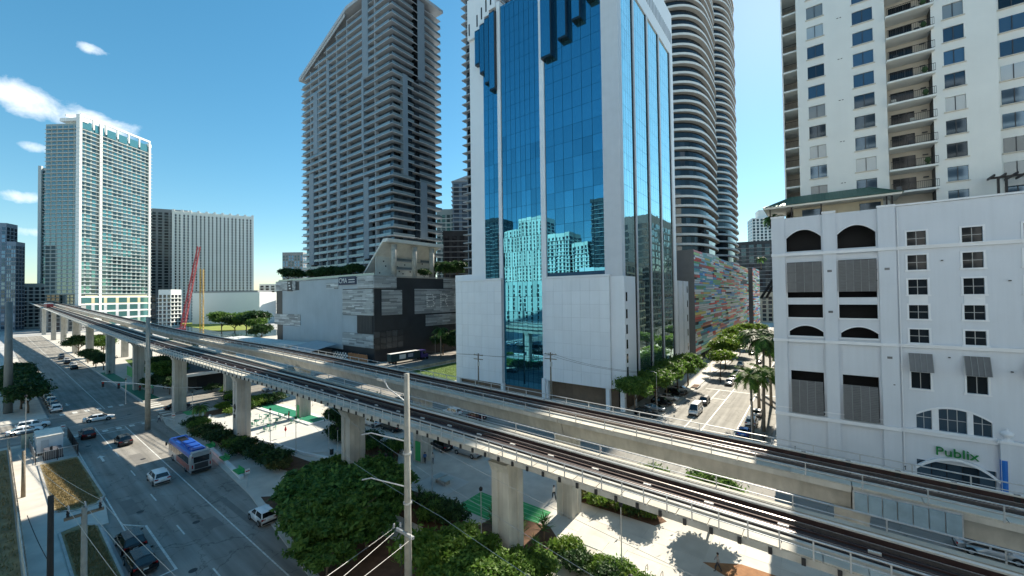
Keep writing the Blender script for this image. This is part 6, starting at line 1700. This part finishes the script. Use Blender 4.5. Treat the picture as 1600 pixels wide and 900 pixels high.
for x in (-113.9, -113.0): MB().tube([(x, 24.8, 0), (x, 24.8, 7.0)], .16, 8).build('post', galv, sg_)
MB().tube([(-113, 24.8, 6.6), (-113.6, 30, 5.6)], .08, 6).build('arm', galv, sg_)
MB().tube([(-113.9, 24.8, 6.4), (-124, 20.5, 7.0), (-133, 16, 7.2)], .09, 6).build('mast_arm', galv, sg_)
for f in (.45, .75, .98):
    p = Vector((-113.9, 24.8, 6.4)).lerp(Vector((-133, 16, 7.2)), f); h_ = bx('signal_head', sg_, p.x - .2, p.x + .2, p.y - .2, p.y + .2, p.z - 1.3, p.z - .1, dark)
    bx('red_lens', h_, p.x + .2, p.x + .23, p.y - .12, p.y + .12, p.z - .45, p.z - .2, M('signal_red', (.5, .02, .02), .4))
bx('street_sign', sg_, -120.6, -118.4, 22.3, 22.4, 6.2, 6.8, M('sign_green_plate', (.02, .22, .10), .5))
# small timber utility poles in front of the glass tower
for k, (x, y, h) in enumerate(((-67.5, 74.5, 11.5), (-46.2, 74.5, 13.4))):
    t = pole('utility_pole', ('left', 'right')[k] + ' timber pole in front of the glass tower podium', x, y, h, .2, .15, pwood)
    for z in (h - .5, h - 1.5): bx('cross_arm', t, x - 1.5, x + 1.5, y - .1, y + .1, z, z + .16, pwood)
    for dx in (-1.3, -.5, .5, 1.3): MB().lathe([(0, 0), (.09, .03), (.06, .2), (0, .3)], (x + dx, y, h - .34), 6).build('insulator', porc, t)
    MB().tube([(x + .3, y - .3, h - 3), (x + .3, y - .3, h - 2)], .28, 8).build('transformer', galv, t)
for k, dx in enumerate((-1.2, 1.2)): wire('power_line', ('rear', 'front')[k] + ' wire between the timber poles by the podium', [(-110, 75 + dx, 11), (-67.5 + dx, 74.5, 11.2), (-46.2 + dx, 74.5, 13.0), (-27, 75 + dx * .5, 11)], .6, .025, dark)
# ------------------------------------------------------------------ near-left yard: fence, shed, timber fence
yd = thing('yard_fence', 'black mesh fence round the small yard by the avenue', 'fence', (-98, 7, 0))
cn4 = [(-113, 4.4), (-113.5, 9.2), (-99, 9.2), (-98.8, 4.6)]
fmesh = M('fence_mesh', (.012, .012, .013), .8, var=.2)
for a, b in zip(cn4[1:] + cn4[:1], cn4[2:] + cn4[:2]):
    a, b = Vector(a), Vector(b); n = max(2, int((b - a).length / 2.2))
    for k in range(n):
        p, r_ = a + (b - a) * k / n, a + (b - a) * (k + 1) / n
        MB().tube([(p.x, p.y, .1), (p.x, p.y, 2.1)], .05, 6).build('post', dark, yd)
        d = (r_ - p)
        if a.y > 9 and b.y > 9:
            m_ = MB().add([(p.x, p.y, .2), (r_.x, r_.y, .2), (r_.x, r_.y, 2.0), (p.x, p.y, 2.0), (p.x, p.y + .03, .2), (r_.x, r_.y + .03, .2), (r_.x, r_.y + .03, 2.0), (p.x, p.y + .03, 2.0)], [(0, 1, 2, 3), (7, 6, 5, 4), (3, 2, 6, 7)])
            m_.build('screen', fmesh, yd)
        else:
            mb = MB()
            for j in range(11):
                w_ = p + d * j / 10; mb.box(w_.x - .015, w_.x + .015, w_.y - .015, w_.y + .015, .2, 1.9)
            mb.tube([(p.x, p.y, 1.9), (r_.x, r_.y, 1.9)], .03, 5); mb.tube([(p.x, p.y, .3), (r_.x, r_.y, .3)], .03, 5)
            mb.build('railing', galv, yd)
sd = thing('site_container', 'pale blue-white site container inside the yard', 'container', (-106.5, 6.4, 0))
bx('body', sd, -110, -104, 5.0, 7.9, .5, 3.1, M('container_white', (.62, .67, .72), .5, var=.1, scale=1)); bx('roof', sd, -110.1, -103.9, 4.9, 8.0, 3.1, 3.2, M('container_roof', (.70, .66, .58), .7, var=.2, scale=1))
bx('door', sd, -103.998, -103.95, 5.4, 6.3, .6, 2.6, M('container_door', (.45, .5, .55), .5))
for x in (-109.5, -104.6): bx('skid', sd, x, x + .4, 5.0, 7.9, .12, .5, dark)
ut = thing('utility_cabinet', 'beige cabinet with dark top between container and pole', 'cabinet', (-112.6, 5, 0))
bx('body', ut, -113.2, -111.6, 3.6, 4.9, .13, 2.6, M('cabinet_beige', (.55, .5, .38), .7, var=.2, scale=1.5)); bx('cap', ut, -113.3, -111.5, 3.5, 5.0, 2.6, 2.75, dark)
g2 = thing('generator', 'dark generator set inside the yard', 'generator', (-101.5, 7, 0)); bx('body', g2, -103.0, -100.2, 5.6, 7.6, .3, 1.5, M('gen_grey', (.10, .10, .11), .6)); bx('exhaust', g2, -100.9, -100.6, 6.2, 6.5, 1.5, 2.1, dark); bx('skid', g2, -103.1, -100.1, 5.5, 7.7, .13, .3, dark)
tf = thing('timber_fence', 'weathered timber and white board fence along the vacant lot', 'fence', (-80, 2.2, 0))
tfm = M('fence_board', (.34, .30, .25), .85, var=.25, scale=2, rnd=.4); tfw = M('fence_white', (.58, .57, .53), .8, var=.2, scale=2, rnd=.2)
x = -113.0
while x < -30:
    bx('board', tf, x, x + .95, 2.1, 2.16, .15, 2.0, tfw if x > -74 and x < -52 else tfm)
    bx('post', tf, x - .05, x + .05, 2.17, 2.27, .15, 2.1, tfm); x += 1.0
bp2 = thing('backflow_pipe', 'grey curved pipe loops at the bottom of the grass island', 'pipe', (-46, 8, 0))
for dx in (0, .7): MB().tube([(-46 + dx, 8, 0), (-46 + dx, 8, .9), (-45.8 + dx, 8.1, 1.2), (-45.4 + dx, 8.3, 1.2), (-45.2 + dx, 8.4, .9), (-45.2 + dx, 8.4, 0)], .06, 7).build('pipe_loop', galv, bp2)
# ------------------------------------------------------------------ bus stop, planters with green seats, railings
pl = thing('bench_wall', 'low white planter wall with green seats beside the bus', 'wall', (-71, 22.9, 0))
pts = [(-85.5, 23.2), (-76, 22.6), (-66, 21.9)]
for a, b in zip(pts, pts[1:]):
    a, b = Vector(a), Vector(b); n_ = Vector((0, .5)); MB().prism([tuple(a), tuple(b), tuple(b + n_), tuple(a + n_)], .1, .55).build('wall', white, pl)
for x, y in ((-84, 23.1), (-75.5, 22.6), (-68, 22.1)): bx('green_seat', pl, x - 1.1, x + 1.1, y - .12, y + .7, .56, .72, greenp2); bx('seat_back', pl, x - 1.1, x + 1.1, y + .62, y + .7, .73, 1.15, greenp2)
rl = thing('kerb_railing', 'dark curved railing with posts at the bus stop path', 'railing', (-96, 23, 0))
RP = [(-103, 25.2), (-100, 24.4), (-96.5, 24.0), (-93, 23.9), (-90, 24.1), (-87.4, 24.4)]
MB().tube([(x, y, .45) for x, y in RP], .07, 5).build('rail', dark, rl)
for x, y in RP: MB().tube([(x, y, .1), (x, y, .9)], .07, 7).build('post', dark, rl)
g_ = thing('barrier', 'long grey barrier arm near the crossing', 'barrier', (-110, 23, 0)); MB().tube([(-112.4, 22.6, .9), (-106.6, 23.6, .9)], .06, 6).build('rail', galv, g_)
for x in (-112.2, -109.6, -107): MB().tube([(x, 22.6 + (x + 112.4) * .17, .1), (x, 22.6 + (x + 112.4) * .17, .9)], .05, 6).build('post', galv, g_)
# cafe tables with chairs
tgr = M('cafe_green', (.05, .22, .15), .5, .2, var=.1)
tb_m = MB().lathe([(0, .72), (.36, .72), (.36, .75), (0, .75)], n=12).tube([(0, 0, .02), (0, 0, .72)], .03, 6).lathe([(0, 0), (.22, 0), (.2, .03), (0, .04)], n=10)
tb_m = tb_m.mesh('table', tgr)
ch_seat = MB().box(-.2, .2, -.2, .2, .43, .46).mesh('seat', tgr); ch_back = MB().box(-.2, -.17, -.2, .2, .5, .85).mesh('backrest', tgr)
ch_leg = MB().box(-.015, .015, -.015, .015, 0, .45).mesh('leg', tgr)
nm_ = ('first', 'second', 'third', 'fourth', 'fifth', 'sixth', 'seventh')
for k, (x, y) in enumerate(((-98.6, 33.6), (-94.6, 36.2), (-91.0, 33.2), (-89.8, 36.2), (-85.6, 33.4), (-92.2, 39.0), (-86.4, 38.8))):
    t = thing('cafe_table', nm_[k] + ' green cafe table on the pale terrace', 'table', None, 'green cafe tables'); link('top_and_stand', tb_m, t); move(t, x, y, .22, 0, 1.15)
    for j in range(3):
        a = j * 2.09 + k; c = thing('cafe_chair', ('left', 'right', 'rear')[j] + ' green chair at the ' + nm_[k] + ' cafe table', 'chair', None, 'green cafe chairs')
        link('seat', ch_seat, c); link('backrest', ch_back, c)
        for lx in (-.17, .17):
            for ly in (-.17, .17): link('leg', ch_leg, c, Matrix.Translation((lx, ly, 0)))
        move(c, x - math.cos(a) * .95, y - math.sin(a) * .95, .22, a, 1.15)
tt = thing('table_tennis_table', 'pale table tennis table on white pad', 'table', (-41.4, 38.2, .15))
bx('pad', tt, -44.4, -38.6, 35.8, 40.6, .14, .152, pale); bx('top', tt, -42.8, -40.1, 37.4, 38.95, .86, .94, M('table_grey', (.40, .47, .46), .5)); bx('net', tt, -41.47, -41.43, 37.3, 39.05, .94, 1.1, galv)
for x in (-42.4, -40.7): bx('leg', tt, x, x + .2, 37.7, 38.6, .152, .86, pconcm)
cab = thing('vault_cover', 'pale square vault cover set into the sunlit paving', 'cover', (-19, 35, .14)); bx('lid', cab, -19.4, -17.5, 37.4, 39.4, .10, .18, M('cover_green_grey', (.52, .56, .48), .8)); bx('lid', cab, -17.4, -15.5, 37.2, 39.2, .10, .19, M('cover_green_grey', (.52, .56, .48), .8))
for k in range(7):
    x = -12.8 + k * 1.4; y = 36.8 - k * .1
    t = thing('bike_rack', ('first', 'second', 'third', 'fourth', 'fifth', 'sixth', 'last')[k] + ' dark bike hoop in the tree shade', 'bike rack', (x, y, .14), 'bike hoops')
    MB().tube([(x, y - .35, .14), (x, y - .35, .75), (x, y - .2, .95), (x, y + .2, .95), (x, y + .35, .75), (x, y + .35, .14)], .03, 6).build('hoop', dark, t)
    bx('foot_plate', t, x - .08, x + .08, y - .45, y - .25, .14, .16, galv); bx('foot_plate', t, x - .08, x + .08, y + .25, y + .45, .14, .16, galv)
for k, (x, y) in enumerate(((-64.0, 34.4), (-66.0, 40.8))):
    t = thing('litter_bin', ('front', 'rear')[k] + ' dark litter bin on the plaza', 'bin', (x, y, .14)); MB().lathe([(0, 0), (.28, 0), (.3, .9), (0, .92)], (x, y, .14), 10).build('body', dark, t); MB().lathe([(0, 0), (.32, 0), (.32, .06), (0, .1)], (x, y, 1.06), 10).build('lid', galv, t)
um = thing('red_umbrella', 'small red folded umbrella by the column with the number ten', 'umbrella', (-79, 33.6, .2)); MB().tube([(-79, 33.6, .2), (-79, 33.6, 2.4)], .03, 6).build('pole', galv, um); MB().lathe([(0, 1.1), (.22, .3), (.05, 0)], (-79, 33.6, 1.2), 10).build('canopy', M('umbrella_red', (.45, .03, .04), .7), um)
# low flat building beyond the cross street, green mesh fence
lb = thing('low_building', 'low flat-roofed pavilion beyond the junction under the viaduct', 'building', (-158, 46, 0))
MB().prism([(-178, 33.5), (-139, 33.0), (-139, 46), (-178, 47)], 4.6, 5.1).build('roof', M('dark_roof', (.06, .06, .062), .8, var=.3, scale=.3), lb)
mb = MB().box(-178, -139, 32.9, 33.2, 4.5, 5.25).box(-139.3, -138.8, 33, 46, 4.5, 5.25); mb.build('fascia', white, lb)
MB().box(-174, -141, 36, 44, .1, 4.59).build('wall', void, lb)
for x in (-176, -166, -156, -147, -140): bx('post', lb, x - .12, x + .12, 33.5, 33.74, .1, 4.6, galv)
gf = thing('green_fence', 'bright green mesh fence round the column base at the left', 'fence', (-184, 33, 0))
gfm = M('green_mesh', (.06, .34, .10), .6, var=.2)
for k in range(14):
    x = -190 + k * 1.7; bx('panel', gf, x, x + 1.6, 29.0, 29.04, .3, 3.4, gfm) if k < 7 else MB().box(x, x + .06, 29, 29.06, .1, 3.2).box(x, x + 1.7, 29, 29.05, 3.1, 3.2).box(x, x + 1.7, 29, 29.05, 1.5, 1.6).build('panel', gfm, gf)
tc = thing('teal_canopy', 'teal shade sail behind the viaduct at the cross street', 'canopy', (-150, 62, 0))
MB().add([(-160, 58, 4), (-146, 60, 5.6), (-140, 70, 4.6), (-156, 72, 4.4)], [(0, 1, 2, 3)]).build('sail', M('sail_teal', (.03, .30, .27), .6), tc)
for p in ((-160, 58, 4), (-146, 60, 5.6), (-140, 70, 4.6), (-156, 72, 4.4)): MB().tube([(p[0], p[1], 0), p], .1, 6).build('mast', galv, tc)
# lawn edge wall and fence by the tower
lw = thing('lawn_wall', 'low sunlit stone wall along the lawn left of the glass tower', 'wall', (-113, 95, 0))
for k in range(16): bx('block', lw, -113.6, -113.0, 74 + k * 2.7, 76.62 + k * 2.7, .1, 1.1, M('wall_stone', (.50, .44, .33), .85, var=.2, scale=1, rnd=.2))
fe = thing('lawn_fence', 'thin metal fence in front of the lawn', 'fence', (-100, 73.4, 0))
for k in range(11): bx('post', fe, -112 + k * 2.3, -111.93 + k * 2.3, 73.4, 73.47, .1, 1.5, galv)
for z in (.8, 1.45): MB().tube([(-112, 73.43, z), (-89, 73.43, z)], .025, 5).build('rail', galv, fe)
for k, (x, y) in enumerate(((-27.6, 96), (-26.8, 107), (-26.4, 118))):
    t = thing('planter', ('near', 'middle', 'far')[k] + ' kerbed planter on the shaded pavement by the tower', 'planter', (x, y, .1)); bx('kerb', t, x - .9, x + .9, y - 2, y + 2, .1, .4, kerbm); bx('soil', t, x - .75, x + .75, y - 1.85, y + 1.85, .2, .42, soil)
# ------------------------------------------------------------------ people
def person(x, y, rz, label, shirt, trousers, z=.15, stride=.22, arm=.15, h=1.74):
    t = thing('person', label, 'person')
    me = bpy.data.meshes.new('body')
    s = h / 1.74
    J = [(0, 0, .95), (0, 0, 1.15), (0, 0, 1.38), (0, 0, 1.50), (.01, 0, 1.60), (.015, 0, 1.72),
         (0, .17, 1.40), (-arm, .24, 1.12), (-arm * .3, .25, .88), (0, -.17, 1.40), (arm, -.24, 1.12), (arm * 1.9, -.23, .90),
         (0, .09, .90), (stride, .10, .50), (stride * 1.1, .10, .08), (stride * 1.1 + .17, .10, .04), (0, -.09, .90), (-stride * .5, -.10, .50), (-stride * 1.5, -.10, .10), (-stride * 1.5 + .15, -.10, .04)]
    Ed = [(0, 1), (1, 2), (2, 3), (3, 4), (4, 5), (2, 6), (6, 7), (7, 8), (2, 9), (9, 10), (10, 11), (0, 12), (12, 13), (13, 14), (14, 15), (0, 16), (16, 17), (17, 18), (18, 19)]
    rad = [(.13, .16), (.12, .15), (.12, .17), (.055, .055), (.09, .08), (.07, .065), (.065, .065), (.048, .048), (.035, .04), (.065, .065), (.048, .048), (.035, .04), (.10, .10), (.068, .068), (.045, .05), (.035, .045), (.10, .10), (.068, .068), (.045, .05), (.035, .045)]
    me.from_pydata([tuple(c * s for c in j) for j in J], Ed, [])
    skin = M('skin', (.36, .22, .15), .6, var=0); hair = M('hair', (.02, .015, .012), .7, var=0); shoe = M('shoe', (.05, .05, .05), .6, var=0)
    # one body; colours by height
    m = bpy.data.materials.new('clothes'); m.use_nodes = True
    n, l = m.node_tree.nodes, m.node_tree.links; tc_ = n.new('ShaderNodeTexCoord'); sx = n.new('ShaderNodeSeparateXYZ'); l.new(tc_.outputs['Object'], sx.inputs[0])
    rp = n.new('ShaderNodeValToRGB'); rp.color_ramp.interpolation = 'CONSTANT'; mp_ = n.new('ShaderNodeMath'); mp_.operation = 'DIVIDE'; mp_.inputs[1].default_value = h; l.new(sx.outputs['Z'], mp_.inputs[0]); l.new(mp_.outputs[0], rp.inputs[0])
    e = rp.color_ramp.elements; e[0].position = 0; e[0].color = (.05, .05, .05, 1); e[1].position = .06; e[1].color = (*trousers, 1)
    for ps, c in ((.55, shirt), (.845, (.36, .22, .15)), (.965, (.02, .015, .012))): k = e.new(ps); k.color = (*c, 1)
    l.new(rp.outputs[0], n['Principled BSDF'].inputs['Base Color']); n['Principled BSDF'].inputs['Roughness'].default_value = .8
    me.materials.append(m)
    o = link('body', me, t)
    sm = o.modifiers.new('skin', 'SKIN'); sv = me.skin_vertices[0].data
    for i, r in enumerate(rad): sv[i].radius = (r[0] * s, r[1] * s)
    sv[0].use_root = True
    ss = o.modifiers.new('smooth', 'SUBSURF'); ss.levels = ss.render_levels = 1
    MB().lathe([(0, 0), (.095, .02), (.105, .1), (.07, .17), (0, .19)], (.0, 0, 1.585 * s), 10).build('hair', hair, t, smooth=True)
    return move(t, x, y, z, rz)
person(-26.7, 43.4, 2.6, 'walker in white top and black trousers beside the front column', (.7, .7, .7), (.015, .015, .018))
person(-66.8, 55.6, .5, 'person in dark clothes by the white car behind the viaducts', (.03, .03, .035), (.05, .05, .06))
person(-21.8, 127.0, 1.6, 'pedestrian in black standing in the sunlit street', (.02, .02, .022), (.02, .02, .025), z=.01)
person(-116.4, 4.0, .3, 'person with dark clothes beside the white cars', (.03, .03, .03), (.03, .03, .04))
person(-196, 25.5, .2, 'pedestrian in black on the far sunny pavement', (.02, .02, .02), (.02, .02, .02))
person(-7.2, 79.6, 1.2, 'person in dark clothes at the corner of the white block', (.03, .03, .03), (.04, .04, .05))
person(-48.5, 41.0, 2.2, 'walker in a blue top crossing the plaza by the parked cars', (.06, .14, .35), (.05, .05, .06))
person(-47.4, 41.6, 2.3, 'walker in a pale top beside the one in blue', (.6, .55, .48), (.12, .12, .14))
person(-89.2, 38.6, 4.0, 'person in red standing among the cafe tables', (.4, .05, .05), (.04, .04, .05), z=.23, stride=.05)
person(-111.0, 21.9, 1.5, 'person in white waiting at the crossing kerb', (.65, .65, .63), (.05, .06, .1))
person(-7.6, 41.0, 3.4, 'walker in grey passing the tree shadow on the sunlit paving', (.25, .25, .26), (.03, .03, .04))
person(-80.6, 24.0, 1.2, 'person in a dark jacket waiting by the bus', (.04, .04, .05), (.12, .1, .08), stride=.04)
for k, (x, y) in enumerate(((-104.6, 22.9), (-62.4, 21.6), (-26.2, 56.2), (-5.6, 75.5), (-113.4, 8.6))):
    t = thing('street_sign', ('first', 'second', 'third', 'fourth', 'fifth')[k] + ' small street sign on a thin post from the left', 'sign', (x, y, .1))
    if k == 4: t['label'] = 'small street sign on a thin post by the near crossing corner'
    MB().tube([(x, y, .1), (x, y, 2.6)], .03, 6).build('post', galv, t); bx('plate', t, x - .03, x + .03, y - .28, y + .28, 2.0, 2.7, white); bx('red_band', t, x + .031, x + .04, y - .24, y + .24, 2.3, 2.45, M('signal_red', (.5, .02, .02)))
# ================================================================== order words of alike things follow the picture, left to right or near to far
ORD = ('first', 'second', 'third', 'fourth', 'fifth', 'sixth', 'seventh', 'eighth', 'ninth', 'tenth', 'eleventh', 'twelfth', 'thirteenth', 'fourteenth', 'fifteenth', 'sixteenth', 'seventeenth', 'eighteenth')
def across(o):
    d = o.matrix_basis.translation - Vector((0, 0, 26)); return d.dot(rt) / d.dot(fw)
def depth(o): return (o.matrix_basis.translation - Vector((0, 0, 26))).dot(fw)
tops = [o for o in COL.objects if o.parent is None and 'category' in o]
def order(test, tail, key=across, how='from the left'):
    L_ = sorted((o for o in tops if test(o)), key=key)
    for k, o in enumerate(L_): o['label'] = ORD[k] + ' ' + tail + ' ' + how
    return L_
def grp(g): return lambda o: o.get('group') == g
order(lambda o: 'park lamp' in o['label'], 'slim grey park lamp on the plaza')
order(grp('yuccas round the front column'), 'spiky yucca of the bed round the front column')
tabs = order(grp('green cafe tables'), 'green cafe table on the pale terrace')
for k, t in enumerate(tabs):
    ch = sorted((o for o in tops if o.get('group') == 'green cafe chairs' and (o.matrix_basis.translation - t.matrix_basis.translation).length < 1.3), key=across)
    for w, c in zip(('left', 'middle', 'right'), ch): c['label'] = w + ' chair at the ' + ORD[k] + ' green cafe table from the left'
order(grp('trees among the far columns'), 'tree among the left viaduct columns')
order(grp('trees by the river'), 'bushy tree by the cranes at the river')
order(grp('bike hoops'), 'dark bike hoop in the tree shade')
order(lambda o: o.name.startswith('street_sign'), 'small street sign on a thin post')
order(grp('distant cars up the street'), 'distant car up the sunlit street', depth, 'counting away from us')
order(grp('far street trees'), 'small tree far up the sunlit street', depth, 'counting away from us')
order(grp('trees on the podium terrace'), 'tree on the grey podium roof')
order(grp('cars parked along the left kerb'), 'parked car along the left kerb past the junction', depth, 'counting away from us')
order(grp('street trees beside the glass tower'), 'street tree beside the glass tower', depth, 'counting away from us')
order(lambda o: 'shaded bays' in o['label'], 'car in the shaded bays under the street trees', depth, 'counting away from us')
for g_ in sorted({o['group'] for o in tops if str(o.get('group', '')).startswith('shrubs ')}):
    order(grp(g_), 'shrub ' + g_[7:])
